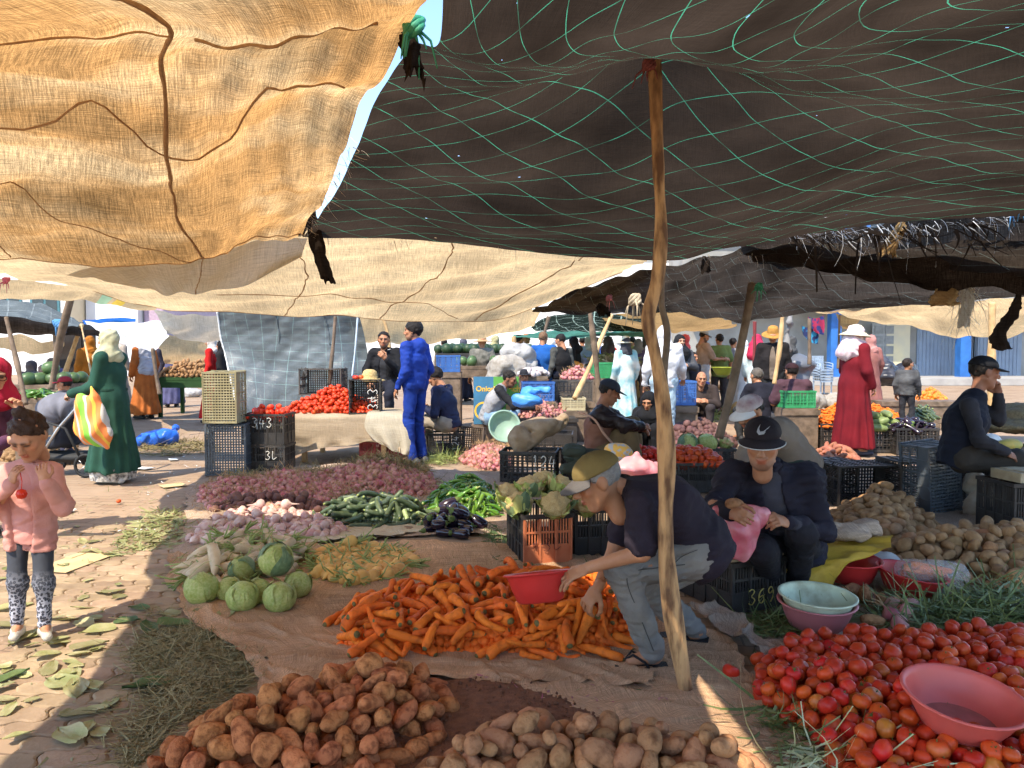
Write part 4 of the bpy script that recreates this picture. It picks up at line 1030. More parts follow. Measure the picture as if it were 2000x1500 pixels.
def calyx():
 mb = MB()
 for k in range(5):
  a = 2 * PI * k / 5; c, s = math.cos(a), math.sin(a)
  mb.add([(0, 0, .0235), (.006 * c - .004 * s, .006 * s + .004 * c, .0255), (.021 * c, .021 * s, .0275 - .001 * (k % 2)), (.006 * c + .004 * s, .006 * s - .004 * c, .0255)], [(0, 3, 2, 1)])
 mb.tube([(0, 0, .022), (.001, 0, .034)], [.0025, .002], 5); return mb.mesh('calyx', [M_CALYX])
CALYX = calyx()
def carrot(i):
 rs = np.random.RandomState(i); L = (.20, .17, .23, .15, .19, .21, .14, .18)[i]; R = (.023, .025, .021, .019, .027, .020, .024, .017)[i]
 prof = [(-L / 2, .001), (-L / 2 + .001, R * .42), (-L / 2 + .006, R * .55), (-L / 2 + .012, R * .86)]
 for t in np.linspace(.1, .96, 10): prof.append((-L / 2 + t * L, R * (1 - .45 * t ** (1.5, .9, 1.2, 2.2, 1.0, 1.6, 1.0, 1.3)[i]) * (1 + .05 * rs.randn())))
 prof += [(L / 2 - .003, R * .36), (L / 2 + .002, .001)]
 v, f, ri = turned(prof, 10, (.02, -.05, .06, .0, .1, .2, -.12, .26)[i], i, .05)
 return mesh_from('carrot', v, f, [M_CAR, M_CARC], True, [1 if r < 2 else 0 for r in ri])
CAR = [carrot(i) for i in range(8)]
def zuc(i, m):
 L = (.22, .19, .25)[i % 3]; R = .024; prof = [(-L / 2 - .012, .001), (-L / 2 - .012, .007), (-L / 2, .009), (-L / 2 + .004, R * .6)]
 for t in np.linspace(.1, .9, 8): prof.append((-L / 2 + t * L, R * (.85 + .2 * t)))
 prof += [(L / 2 - .006, R * .85), (L / 2, R * .4), (L / 2 + .001, .001)]
 v, f, ri = turned(prof, 10, (.05, -.08, .12)[i % 3], i, .02)
 return mesh_from('courgette', v, f, [m, M_STEM], True, [1 if r < 2 else 0 for r in ri])
ZUC = [zuc(i, M_ZUC) for i in range(3)] + [zuc(1, M_ZUCL)]
def pepper(i):
 L = (.16, .13, .18)[i]; R = .021; prof = [(-L / 2 - .03, .001), (-L / 2 - .03, .0045), (-L / 2 - .004, .0045), (-L / 2 - .002, R * .55), (-L / 2 + .008, R * .95)]
 for t in np.linspace(.15, .9, 7): prof.append((-L / 2 + t * L, R * (1.05 - .8 * t ** 1.4)))
 prof.append((L / 2, .001)); v, f, ri = turned(prof, 10, (.12, -.1, .18)[i], i, .07)
 return mesh_from('green_pepper', v, f, [M_PEP, M_STEM], True, [1 if r < 3 else 0 for r in ri])
PEP = [pepper(i) for i in range(3)]
def aub(i, sc=1.0):
 L = (.17, .15)[i] * sc; R = .042 * sc; prof = [(-L / 2 - .03, .001), (-L / 2 - .03, .006), (-L / 2 - .004, .008), (-L / 2, R * .5), (-L / 2 + .02, R * .62)]
 for t in np.linspace(.25, .9, 7): prof.append((-L / 2 + t * L, R * (.55 + .5 * math.sin(t * 2.5)) ))
 prof += [(L / 2 - .006, R * .5), (L / 2, .001)]; v, f, ri = turned(prof, 12, .05, i, .02)
 return mesh_from('aubergine', v, f, [M_EGG, M_CALYX], True, [1 if r < 4 else 0 for r in ri])
AUB = [aub(0), aub(1)]
def stems(mb, x, n, L, r, rs, mi, lift=.5, spread=.45):
 for k in range(n):
  d = np.array([-1, rs.randn() * spread, rs.randn() * spread]); d /= np.linalg.norm(d); l = L * rs.uniform(.6, 1.2)
  mb.tube([(x, 0, 0), tuple(np.array((x, 0, 0)) + d * l * .5), tuple(np.array((x, 0, 0)) + d * l + np.array((0, 0, -.2 * l)))], [r, r * .9, r * .6], 5, mi)
def rootveg(name, m, ms, prof, n=12, ns=5, L=.10, r=.0045, seeds=(0, 1, 2), bend=.02):
 out = []
 for i in seeds:
  rs = np.random.RandomState(i + 5); v, f, ri = turned(prof, n, bend * (i - 1), i, .04); mb = MB(); mb.add(v, f, 0); stems(mb, prof[0][0], ns, L, r, rs, 1)
  out.append(mb.mesh(name, [m, ms], True))
 return out
DAI = rootveg('white_radish', M_DAI, M_STEM, [(-.14, .001), (-.138, .018), (-.12, .033), (-.05, .037), (.03, .033), (.09, .022), (.13, .01), (.16, .002)], ns=7, L=.13, r=.006, bend=.06)
YTU = rootveg('yellow_turnip', M_YTU, M_STEM, [(-.035, .001), (-.034, .014), (-.025, .032), (-.005, .040), (.015, .036), (.03, .022), (.045, .009), (.085, .002)], ns=6, L=.11, r=.0045)
TUR = rootveg('pink_turnip', M_TUR, M_STEMR, [(-.035, .001), (-.034, .012), (-.024, .032), (-.004, .041), (.016, .036), (.032, .02), (.045, .008), (.10, .0015)], ns=4, L=.06, r=.004)
BEET = [blob('beet', (.045, .040, .037), M_BEET, 80 + i, .09, 1.1, 2, .03) for i in range(3)]
def onion(i):
 prof = [(-.045, .003), (-.036, .006), (-.027, .018), (-.012, .031), (.004, .034), (.018, .027), (.026, .012), (.028, .001)]
 v, f, ri = turned(prof, 12, .02, i, .02); mb = MB(); mb.add(v, f, 0); rs = np.random.RandomState(i); stems(mb, -.043, 3, .07, .0028, rs, 1, spread=.6)
 for k in range(5):
  d = rs.randn(3) * .4; d[0] = 1; mb.tube([(.026, 0, 0), (.026 + .02 * d[0], .02 * d[1], .02 * d[2])], [.001, .0006], 4, 1)
 return mb.mesh('red_onion', [M_ONI, M_DRY], True)
ONI = [onion(i) for i in range(4)]

# ------------------------------------------------------------------ heaps: things dropped one by one on a height map
def inpoly(X, Y, poly):
 r = np.zeros(X.shape, bool); n = len(poly)
 for i in range(n):
  (x1, y1), (x2, y2) = poly[i], poly[(i + 1) % n]
  c = ((y1 > Y) != (y2 > Y)) & (X < (x2 - x1) * (Y - y1) / (y2 - y1 + 1e-12) + x1); r ^= c
 return r
def edgedist(X, Y, poly):
 d = np.full(X.shape, 1e9); n = len(poly)
 for i in range(n):
  a, b = np.array(poly[i]), np.array(poly[(i + 1) % n]); ab = b - a; t = np.clip(((X - a[0]) * ab[0] + (Y - a[1]) * ab[1]) / (ab @ ab + 1e-12), 0, 1)
  d = np.minimum(d, np.hypot(X - a[0] - t * ab[0], Y - a[1] - t * ab[1]))
 return d
def gpoly(px, z=0.0): return [tuple(G(x, y, z)[:2]) for x, y in px]
class Map: pass
def pile(name, label, cat, group, kinds, n, poly, H, L, R, base=0.0, seed=0, ind=300, ramp=None, tries=14, flatroll=False, upright=False, smin=.85, smax=1.15, weights=None, kid=None, kidp=0.0, stufflabel=None, peaks=None, sink=.25, core=True):
 rs = np.random.RandomState(seed + 100); cell = R / 2.2
 xs = [p[0] for p in poly]; ys = [p[1] for p in poly]; pad = L + 2 * R
 x0, y0 = min(xs) - pad, min(ys) - pad; nx, ny = int((max(xs) - x0 + pad) / cell) + 1, int((max(ys) - y0 + pad) / cell) + 1
 GX, GY = np.meshgrid(x0 + cell * np.arange(nx), y0 + cell * np.arange(ny), indexing='ij')
 ins = inpoly(GX, GY, poly); ed = np.where(ins, edgedist(GX, GY, poly), 0)
 rp = ramp or max(H * 1.3, 2 * R); tg = H * np.clip(ed / rp, 0, 1) ** .75 * (1 + .12 * wnoise(np.stack([GX, GY, GX * 0], -1), 1.2, 6, seed))
 if peaks:
  tg = tg * .55
  for (qx, qy, hh, rr) in peaks: tg = np.maximum(tg, hh * np.clip(1 - np.hypot(GX - qx, GY - qy) / rr, 0, 1) ** .8 * np.clip(ed / (R * 2), 0, 1))
 tg = np.where(ins, np.maximum(tg, R * .4), 0)
 hm = np.maximum(0, tg - 2.6 * R) if core else np.zeros_like(tg)
 hm0 = hm.copy()
 cells = np.argwhere(ins); items = []
 kx = int(math.ceil(R / cell)); dd = np.arange(-kx, kx + 1) * cell; DX, DY = np.meshgrid(dd, dd, indexing='ij'); dome = np.sqrt(np.maximum(R * R - DX ** 2 - DY ** 2, -1)); okd = DX ** 2 + DY ** 2 <= R * R
 half = max(L / 2 - R, 0); ts = np.linspace(-1, 1, 5) if half > 0 else np.array([0.0])
 fails = 0
 for it in range(n):
  C = cells[rs.randint(len(cells), size=tries)]; yaw = rs.uniform(0, 2 * PI, tries)
  ax_ = C[:, 0, None] + ts[None] * (np.cos(yaw) * half / cell)[:, None]; ay_ = C[:, 1, None] + ts[None] * (np.sin(yaw) * half / cell)[:, None]
  ix = np.clip(ax_.round().astype(int), 0, nx - 1); iy = np.clip(ay_.round().astype(int), 0, ny - 1)
  hs = hm[ix, iy]
  if half > 0:
   q = kx // 2
   for sx_, sy_ in ((q, 0), (-q, 0), (0, q), (0, -q)): hs = np.maximum(hs, hm[np.clip(ix + sx_, 0, nx - 1), np.clip(iy + sy_, 0, ny - 1)] - R * .15)
   sl = (hs * ts).sum(1) / (ts * ts).sum(); sl = np.clip(sl, -half * .7, half * .7); m0 = hs.mean(1); res_ = (hs - m0[:, None] - sl[:, None] * ts).max(1); z = m0 + res_ * .7
  else:
   q = max(kx - 1, 1); z = hs[:, 0]
   for sx_, sy_ in ((q, 0), (-q, 0), (0, q), (0, -q)): z = np.maximum(z, hm[np.clip(ix[:, 0] + sx_, 0, nx - 1), np.clip(iy[:, 0] + sy_, 0, ny - 1)] - R * .35)
   sl = np.zeros(tries)
  sc = z - tg[C[:, 0], C[:, 1]] + rs.uniform(0, R * .3, tries); j = int(np.argmin(sc))
  if sc[j] > R * .55:
   fails += 1
   if fails > 25: break
   continue
  zc = z[j] + R * (1 - sink); cx, cy = x0 + C[j, 0] * cell, y0 + C[j, 1] * cell
  pitch = math.atan2(sl[j], half) if half > 0 else 0.0
  for a_, b_, t in zip(ix[j], iy[j], ts):
   a0, a1, b0, b1 = a_ - kx, a_ + kx + 1, b_ - kx, b_ + kx + 1
   if a0 < 0 or b0 < 0 or a1 > nx or b1 > ny: continue
   zz = np.where(okd, zc + sl[j] * t + dome, -1); hm[a0:a1, b0:b1] = np.maximum(hm[a0:a1, b0:b1], zz)
  items.append((cx, cy, zc, yaw[j], pitch))
 exp_ = np.array([zc + R - hm[min(int((cx - x0) / cell), nx - 1), min(int((cy - y0) / cell), ny - 1)] for cx, cy, zc, _, _ in items])
 vis = exp_ - 0.012 * np.array([i[1] for i in items])
 order = np.argsort(-vis)
 indset = set(order[:ind].tolist()); joinV, joinF, joinM, nn = [], [], [], 0; kk = None
 made = []
 for i, (cx, cy, zc, yw, pt) in enumerate(items):
  me = kinds[rs.choice(len(kinds), p=weights)]; s = rs.uniform(smin, smax)
  if half > 0:
   M_ = Matrix.Rotation(yw, 4, 'Z') @ Matrix.Rotation(-pt, 4, 'Y') @ Matrix.Rotation(rs.uniform(0, 2 * PI) if not flatroll else rs.choice([0, PI]) , 4, 'X')
   if rs.rand() < .5: M_ = M_ @ Matrix.Rotation(PI, 4, 'Z')
  elif upright: M_ = Euler((rs.normal() * .55, rs.normal() * .55, rs.uniform(0, 6.28))).to_matrix().to_4x4()
  else: M_ = Euler(tuple(rs.uniform(0, 6.28, 3))).to_matrix().to_4x4()
  if i in indset:
   o = ob(name, me, loc=(cx, cy, base + zc), rot=M_.to_euler(), scale=s, label=label, cat=cat, group=group); made.append(o)
   if kid is not None and rs.rand() < kidp: ob(kid[0], kid[1], parent=o)
  else:
   if me.name not in _MV:
    vv = np.empty(len(me.vertices) * 3, np.float32); me.vertices.foreach_get('co', vv); _MV[me.name] = (vv.reshape(-1, 3), [tuple(p.vertices) for p in me.polygons], [p.material_index for p in me.polygons])
   vv, ff, mm = _MV[me.name]; R3 = np.array(M_.to_3x3())
   joinV.append((vv * s) @ R3.T + np.array((cx, cy, base + zc))); joinF += [tuple(a + nn for a in q) for q in ff]; joinM += mm; nn += len(vv); kk = me
 if core and hm0.max() > R * .3:      # vegetables deep inside the heap
  v, f = ICO[1]; st = max(int(1.5 * R / cell), 1); sub = np.argwhere(hm0[::st, ::st] > 0) * st
  for a_, b_ in sub:
   p = np.array((x0 + a_ * cell, y0 + b_ * cell, base + hm0[a_, b_] - R * .6)) + rs.normal(size=3) * R * .2
   joinV.append(v * R * 1.25 + p); joinF += [tuple(int(c) + nn for c in q) for q in f]; joinM += [0] * len(f); nn += len(v)
  kk = kk or kinds[0]
 if joinV:
  me = mesh_from(name + '_heap', np.concatenate(joinV), joinF, list(kk.materials), True, joinM)
  ob(name + '_heap', me, label=stufflabel or ('rest of the heap: ' + label)[:90], cat=cat, kind='stuff')
 mp = Map(); mp.hm, mp.x0, mp.y0, mp.cell, mp.ins, mp.base = hm, x0, y0, cell, ins, base; mp.cells = cells; mp.items = items; mp.made = made
 return mp
_MV = {}
def straw_on(mp, name, label, n, ln, w, m, seed=0, lift=.01, up=.5, frac=None, cat='dry stalks', seg=3, clump=0):
 rs = np.random.RandomState(seed); C = mp.cells[rs.randint(len(mp.cells), size=n)]
 if clump:
  K = mp.cells[rs.randint(len(mp.cells), size=clump)]; C = K[rs.randint(clump, size=n)] + (rs.normal(size=(n, 2)) * .10 / mp.cell).astype(int)
  C[:, 0] = np.clip(C[:, 0], 0, mp.hm.shape[0] - 1); C[:, 1] = np.clip(C[:, 1], 0, mp.hm.shape[1] - 1)
 b = np.stack([mp.x0 + C[:, 0] * mp.cell, mp.y0 + C[:, 1] * mp.cell, mp.base + mp.hm[C[:, 0], C[:, 1]] + lift * rs.rand(n)], 1)
 d = rs.normal(size=(n, 3)); d[:, 2] = np.abs(d[:, 2]) * up
 V, F = strips(b, d, ln * rs.uniform(.5, 1.3, n), w * rs.uniform(.6, 1.2, n), .5, seg, rs)
 return ob(name, mesh_from(name, V, F, [m], True), label=label, cat=cat, kind='stuff')

PG = 'vegetables heaped on the sacking'
mp_car = pile('carrot', 'orange carrot in the big heap before the crouching man', 'carrot', 'carrots in the big heap', CAR, 400, gpoly([(648, 1262), (655, 1215), (700, 1185), (800, 1165), (930, 1148), (1070, 1142), (1190, 1160), (1258, 1205), (1268, 1262), (1190, 1288), (1040, 1296), (900, 1285), (800, 1290), (700, 1296)]), .15, .20, .0235, seed=1, ind=300, smin=.82, smax=1.3)
mp_p1 = pile('potato', 'large muddy red-brown potato in the near heap at the bottom', 'potato', 'muddy potatoes at the bottom', POT, 260, gpoly([(250, 1560), (330, 1480), (420, 1420), (530, 1372), (620, 1348), (720, 1335), (850, 1345), (885, 1400), (850, 1460), (790, 1500), (770, 1560)]), .14, .108, .039, seed=2, ind=130, ramp=.24, smin=.66, smax=1.0)
mp_p2 = pile('potato', 'smooth pale brown potato in the heap at the bottom centre', 'potato', 'pale potatoes at the bottom centre', POT2, 220, gpoly([(760, 1580), (850, 1500), (960, 1455), (1060, 1440), (1250, 1445), (1390, 1462), (1470, 1500), (1530, 1580)]), .11, .10, .035, seed=3, ind=120, smin=.75, smax=1.05)
for k, (x, y) in enumerate([(1035, 1418), (1058, 1420), (920, 1470), (975, 1455)]):
 q = G(x, y); ob('potato', POT2[k % 5], loc=(q.x, q.y, .03), rot=(k, .3 * k, k * 2), label='smooth pale brown potato in the heap at the bottom centre', cat='potato', group='pale potatoes at the bottom centre')
mp_tom = pile('tomato', 'ripe red tomato in the wide spread at the lower right', 'tomato', 'tomatoes spread at the lower right', TOM, 760, gpoly([(1462, 1365), (1480, 1315), (1540, 1278), (1640, 1268), (1760, 1262), (1850, 1252), (2060, 1258), (2200, 1400), (2150, 1590), (1700, 1590), (1600, 1480), (1530, 1410), (1480, 1395)]), .11, .066, .033, seed=4, ind=300, upright=True, smin=.76, smax=1.04, weights=[.16, .15, .15, .14, .12, .14, .14], kid=('calyx', CALYX), kidp=.5, ramp=.10)
for x, y in ((1428, 1326), (1545, 1262), (1512, 1290), (1930, 1262), (1480, 1300)):
 q = G(x, y); o = ob('tomato', TOM[0], loc=(q.x, q.y, .032), rot=(.4, .2, x), label='stray red tomato on the sacking beside the big spread' if x == 1428 else 'ripe red tomato in the wide spread at the lower right', cat='tomato', group=None if x == 1428 else 'tomatoes spread at the lower right'); ob('calyx', CALYX, parent=o)
mp_p3 = pile('potato', 'dusty potato in the heap behind the seated seller', 'potato', 'dusty potatoes behind the seated seller', POT3, 260, gpoly([(1600, 1020), (1640, 995), (1740, 985), (1800, 1000), (1850, 1040), (1840, 1075), (1740, 1100), (1650, 1070)]), .26, .095, .038, seed=5, ind=60, ramp=.35)
mp_p4 = pile('potato', 'brown potato in the low heap at the right edge', 'potato', 'brown potatoes at the right edge', POT3 + POT2[:2], 330, gpoly([(1690, 1110), (1730, 1080), (1830, 1065), (1930, 1060), (2080, 1075), (2120, 1170), (1960, 1165), (1880, 1145), (1780, 1140)]), .20, .10, .038, seed=6, ind=60, ramp=.3)
op = gpoly([(372, 1000), (385, 965), (430, 945), (520, 935), (640, 925), (770, 912), (840, 930), (866, 965), (800, 985), (650, 990), (560, 982), (480, 1002), (400, 1010)])
tp = lambda x, y: tuple(G(x, y)[:2])
mp_oni = pile('red_onion', 'purple onion with dry tops in the long onion heap', 'onion', 'onions in the long heap', ONI, 1100, op, .18, .056, .028, seed=7, ind=230, ramp=.5, peaks=[tp(740, 945) + (.28, 1.0), tp(560, 955) + (.2, .8), tp(450, 965) + (.18, .7)])
straw_on(mp_oni, 'onion_stalks', 'matted brown dry tops covering the long onion heap', 2600, .11, .0034, M_DRY, 1, .03, .7)
straw_on(mp_oni, 'onion_stalks', 'olive tufts of withered tops on the back of the onion heap', 2400, .14, .0042, M_DRY2, 2, .05, 1.0, clump=9)
mp_on2 = pile('red_onion', 'sunlit red onion in the small pile beside the black crate', 'onion', 'sunlit onions beside the black crate', ONI, 170, gpoly([(890, 905), (900, 885), (960, 875), (1005, 885), (1005, 918), (940, 920)]), .2, .06, .033, seed=8, ind=60, ramp=.3)
straw_on(mp_on2, 'onion_stalks', 'pale dry tops on the small sunlit onion pile', 700, .12, .003, M_DRY, 3, .04, .6)
mp_tur = pile('pink_turnip', 'muddy pink-white turnip in the spread beside the onions', 'turnip', 'pink turnips beside the onions', TUR, 210, gpoly([(355, 1060), (385, 1030), (450, 1005), (540, 1000), (640, 1015), (690, 1040), (660, 1056), (560, 1064), (450, 1068), (370, 1072)]), .12, .085, .039, seed=9, ind=170)
mp_bee = pile('beet', 'dark muddy beet at the back of the turnips', 'beet', 'dark beets behind the turnips', BEET, 70, gpoly([(395, 1005), (440, 985), (530, 978), (625, 985), (640, 1005), (560, 1000), (470, 1005)]), .12, .075, .038, seed=10, ind=60)
mp_zuc = pile('courgette', 'dark green courgette in the heap behind the yellow turnips', 'courgette', 'courgettes on the sacking', ZUC, 90, gpoly([(605, 1032), (640, 1005), (700, 992), (790, 992), (845, 1010), (830, 1030), (730, 1035)]), .15, .21, .025, seed=11, ind=80, weights=[.3, .3, .3, .1])
mp_pep = pile('green_pepper', 'long green pepper in the heap left of the cauliflower crate', 'pepper', 'green peppers on the sacking', PEP, 240, gpoly([(822, 995), (850, 970), (910, 958), (965, 965), (992, 995), (965, 1014), (890, 1015)]), .16, .15, .021, seed=12, ind=170, flatroll=False)
mp_aub = pile('aubergine', 'glossy black aubergine in the small heap below the peppers', 'aubergine', 'aubergines on the sacking', AUB, 34, gpoly([(828, 1040), (850, 1015), (900, 1008), (935, 1032), (905, 1052), (845, 1052)]), .12, .17, .04, seed=13, ind=34)
mp_dai = pile('white_radish', 'long white radish with green stalks behind the cabbages', 'radish', 'white radishes behind the cabbages', DAI, 60, gpoly([(348, 1130), (385, 1100), (460, 1075), (560, 1072), (600, 1095), (560, 1128), (450, 1142), (365, 1150)]), .10, .28, .034, seed=14, ind=50, core=False)
mp_ytu = pile('yellow_turnip', 'round yellow turnip with cut stems behind the carrots', 'turnip', 'yellow turnips behind the carrots', YTU, 100, gpoly([(598, 1140), (600, 1095), (660, 1070), (780, 1075), (825, 1102), (785, 1138), (690, 1152)]), .09, .08, .039, seed=15, ind=80, core=False, smin=1.05, smax=1.4)
straw_on(mp_ytu, 'turnip_stems', 'cut pale stems among the yellow turnips', 260, .10, .005, M_STEM, 5, .03, .35, cat='cut stems')
straw_on(mp_dai, 'radish_stems', 'cut pale stems among the white radishes', 220, .12, .005, M_STEM, 6, .03, .35, cat='cut stems')
straw_on(mp_tur, 'turnip_roots', 'thin pinkish roots and stems among the turnips', 420, .07, .0025, M_STEMR, 7, .03, .4, cat='cut stems')

# cabbages and cauliflowers
def leaf_mesh(L, Wd, cup=.25, seed=0, m=M_LEAF, wav=.05, nu=9, nv=11):
 rs = np.random.RandomState(seed); vs = []
 for i in range(nu):
  s = i / (nu - 1) * 2 - 1
  for j in range(nv):
   t = j / (nv - 1); wd = Wd * math.sin(min(t * 1.05 + .07, 1) * PI) ** .6 * (1 + .12 * math.sin(9 * t + seed))
   x = s * wd / 2; y = t * L
   z = cup * (x * x) / Wd * 2 + wav * L * math.sin(5 * t + 4 * s + seed) * abs(s) + cup * .3 * L * (t - .5) ** 2 + .006 * math.cos(s * 14) * (1 - abs(s)) - (.004 if abs(s) < .08 else 0)
   vs.append((x, y - L / 2, z))
 idx = np.arange(nu * nv).reshape(nu, nv); f = np.stack([idx[:-1, :-1], idx[1:, :-1], idx[1:, 1:], idx[:-1, 1:]], -1).reshape(-1, 4)
 v = np.array(vs); v[:, 2] -= v[:, 2].min(); return mesh_from('leaf', v, f, [m], True)
def shell(r, th0, th1, spread, seed, m):
 """a leaf wrapped round a ball"""
 nu, nv = 19, 19; vs = []
 for i in range(nu):
  s = i / (nu - 1) * 2 - 1
  for j in range(nv):
   t = j / (nv - 1); th = th0 + (th1 - th0) * t; ph = s * spread * math.sin(min(t + .15, 1) * PI * .86 + .1)
   rr = r * (1.0 + .03 * t + .05 * max(0, t - .8) * 5 * (.5 + .5 * math.sin(7 * s + seed)) + .012 * math.sin(12 * s) * (1 - abs(s)) + (.016 if abs(s) < .07 else 0) + .016 * max(0.0, math.cos(11 * (t * 1.15 - abs(s) * .8))) ** 6 * (1 - abs(s)) + .05 * max(0, abs(s) - .82) * math.sin(9 * t + seed))
   vs.append((rr * math.sin(th) * math.sin(ph), rr * math.sin(th) * math.cos(ph), -rr * math.cos(th)))
 idx = np.arange(nu * nv).reshape(nu, nv); f = np.stack([idx[:-1, :-1], idx[:-1, 1:], idx[1:, 1:], idx[1:, :-1]], -1).reshape(-1, 4)
 return mesh_from('wrapped_leaf', np.array(vs), f, [m], True)
SHELL = [shell(1.0, .15, 2.25 + .2 * k, .85, k, M_CAB if k < 3 else M_CABD) for k in range(5)]
CORE = blob('cabbage', (.985, .985, .95), M_CAB, 90, .015, 1.5, 3, .004)
def cabbage(p, r, label, group, dark=False, rx=.4, seed=0, name='cabbage'):
 rs = np.random.RandomState(seed)
 o = ob(name, CORE, loc=p, rot=(rx * rs.randn(), rx * rs.randn(), rs.uniform(0, 6.28)), scale=r, label=label, cat='cabbage', group=group)
 for k in range(5):
  ob('wrapped_leaf', SHELL[(k % 3) + (2 if dark else 0)], parent=o, rot=(0, 0, k * 1.26 + rs.rand() * .3), scale=1 + .012 * k)
 return o
for i, (x, y, r, z, lb, dk) in enumerate([
 (395, 1178, .098, 0, 'leftmost pale cabbage, standing apart at the edge of the sacking', False), (447, 1172, .075, 0, 'small pale cabbage tucked behind the front cabbages', False), (475, 1192, .093, 0, 'front middle cabbage beside the curled loose leaf', False),
 (505, 1178, .08, 0, 'cabbage half hidden under the topmost one', False), (546, 1193, .092, 0, 'front right cabbage of the group', False), (582, 1165, .085, 0, 'cabbage at the right end of the group', False),
 (540, 1160, .105, .12, 'topmost cabbage with dark outer leaves, lying on the others', True), (472, 1140, .085, 0.02, 'dark leafy cabbage at the back of the group', True)]):
 q = G(x, y); r *= .93; cabbage((q.x, q.y, r * .92 + z), r, lb, 'cabbages on the sacking', dk, .5, i)
CURD0 = None
def curd():
 v, f = ICO[4]; rs = np.random.RandomState(5); c = ICO[2][0]; c = c[c[:, 2] > -.4] + rs.normal(size=(len(c[c[:, 2] > -.4]), 3)) * .05
 d = np.min(np.linalg.norm(v[:, None] - c[None], axis=2), 1); p = v * (1.08 - .75 * d ** 1.2 + .02 * wnoise(v, 5, 9, 1))[:, None]; p[:, 2] *= .85
 return mesh_from('cauliflower', p, f, [M_CURD], True)
CURD0 = curd(); CLEAF = [leaf_mesh(.20, .12, .5, k, M_CABD if k < 1 else M_CAB, .07) for k in range(4)]
def cauliflower(p, r, label, group, seed=0, nl=9):
 rs = np.random.RandomState(seed); o = ob('cauliflower', CURD0, loc=p, rot=(rs.randn() * .2 + .25, rs.randn() * .25, rs.rand() * 6), scale=r, label=label, cat='cauliflower', group=group)
 for k in range(nl):
  a = 2 * PI * k / nl + rs.rand() * .3; t = rs.uniform(.35, .9); M_ = Matrix.Rotation(a, 4, 'Z') @ Matrix.Translation((0, .62, -.6)) @ Matrix.Rotation(t + .45, 4, 'X') @ Matrix.Translation((0, .62, -.1))
  lf = ob('leaf', CLEAF[k % 4], parent=o, scale=1.0); lf.matrix_local = M_ @ Matrix.Scale(7.2 * rs.uniform(.75, 1.1), 4)
 return o

# leaves on the paving and sacking
LEAVES = [leaf_mesh(.22, .13, .15, k, M_LEAF, .03) for k in range(4)] + [leaf_mesh(.22, .12, .2, 7 + k, M_LEAFD, .04) for k in range(2)]
LF = [(40, 1250, 1.1, 0, 'curled cabbage leaf lying on the shoe of the girl'), (150, 1280, .7, 0, ''), (20, 1225, .9, 1, ''), (190, 1235, 1.0, 2, ''), (175, 1265, 1.0, 1, ''), (115, 1335, 1.2, 0, ''), (150, 1350, 1.0, 3, ''), (20, 1325, .9, 4, ''),
      (150, 1400, .8, 3, ''), (135, 1440, 1.1, 2, ''), (290, 1340, 1.2, 5, ''), (60, 1370, .4, 0, ''), (250, 1215, .9, 4, ''), (290, 1230, 1.0, 5, ''), (345, 1222, 1.1, 4, ''), (330, 1200, .8, 1, ''), (270, 1190, .8, 5, ''), (15, 1190, 1.0, 2, ''), (90, 1160, .5, 0, ''),
      (230, 1145, .4, 1, ''), (300, 1060, .9, 0, ''), (330, 1040, 1.0, 1, ''), (260, 1030, .9, 2, ''), (220, 1085, .8, 3, ''), (345, 1020, .9, 2, ''), (290, 1010, .6, 0, ''), (180, 1060, .6, 1, ''), (150, 1030, .5, 2, ''), (175, 1000, .4, 0, ''), (370, 985, .5, 1, ''),
      (1240, 1352, .5, 4, 'small dark green leaf cluster on the sacking below the carrots'), (390, 1200, 1.0, 0, 'upturned yellow-green leaf in front of the leftmost cabbage'), (440, 1205, 1.0, 3, 'curled leaf in front of the middle cabbage'), (990, 1060, .8, 5, ''), (965, 1045, .7, 4, ''), (1010, 1100, .6, 4, ''), (170, 1215, .5, 0, ''), (110, 1210, .6, 1, '')]
for i, (x, y, s, k, lb) in enumerate(LF):
 q = G(x, y); ob('leaf_scrap', LEAVES[k], loc=(q.x, q.y, .004 + .002 * (i % 5)), rot=(random.gauss(0, .10), random.gauss(0, .10), random.uniform(0, 6.28)), scale=(s * .72, s * .78, s * .8),
                   label=lb or ('trampled yellow-green leaf on the sunlit paving' if x < 245 else 'wilted leaf on the shaded ground by the cabbages' if x < 600 and y > 1100 else 'scattered pale leaf on the paving by the onions' if x < 600 else 'wilted leaf beside the cauliflower crate'), cat='leaf', group=None if lb else ('leaves on the sunlit paving' if x < 245 else 'leaves by the cabbages' if x < 600 and y > 1100 else 'leaves by the onions' if x < 600 else 'leaves by the cauliflower crate'))
for i in range(46):
 x, y = random.uniform(-10, 240), random.uniform(1000, 1480)
 if x > 245 - max(0, y - 1300) * .35: continue
 q = G(x, y); s = random.uniform(.25, .6); ob('leaf_scrap', LEAVES[i % 4], loc=(q.x, q.y, .003 + .0015 * (i % 7)), rot=(random.gauss(0, .12), random.gauss(0, .12), random.uniform(0, 6.28)), scale=(s, s * 1.1, s), label='trampled yellow-green leaf on the sunlit paving', cat='leaf', group='leaves on the sunlit paving')
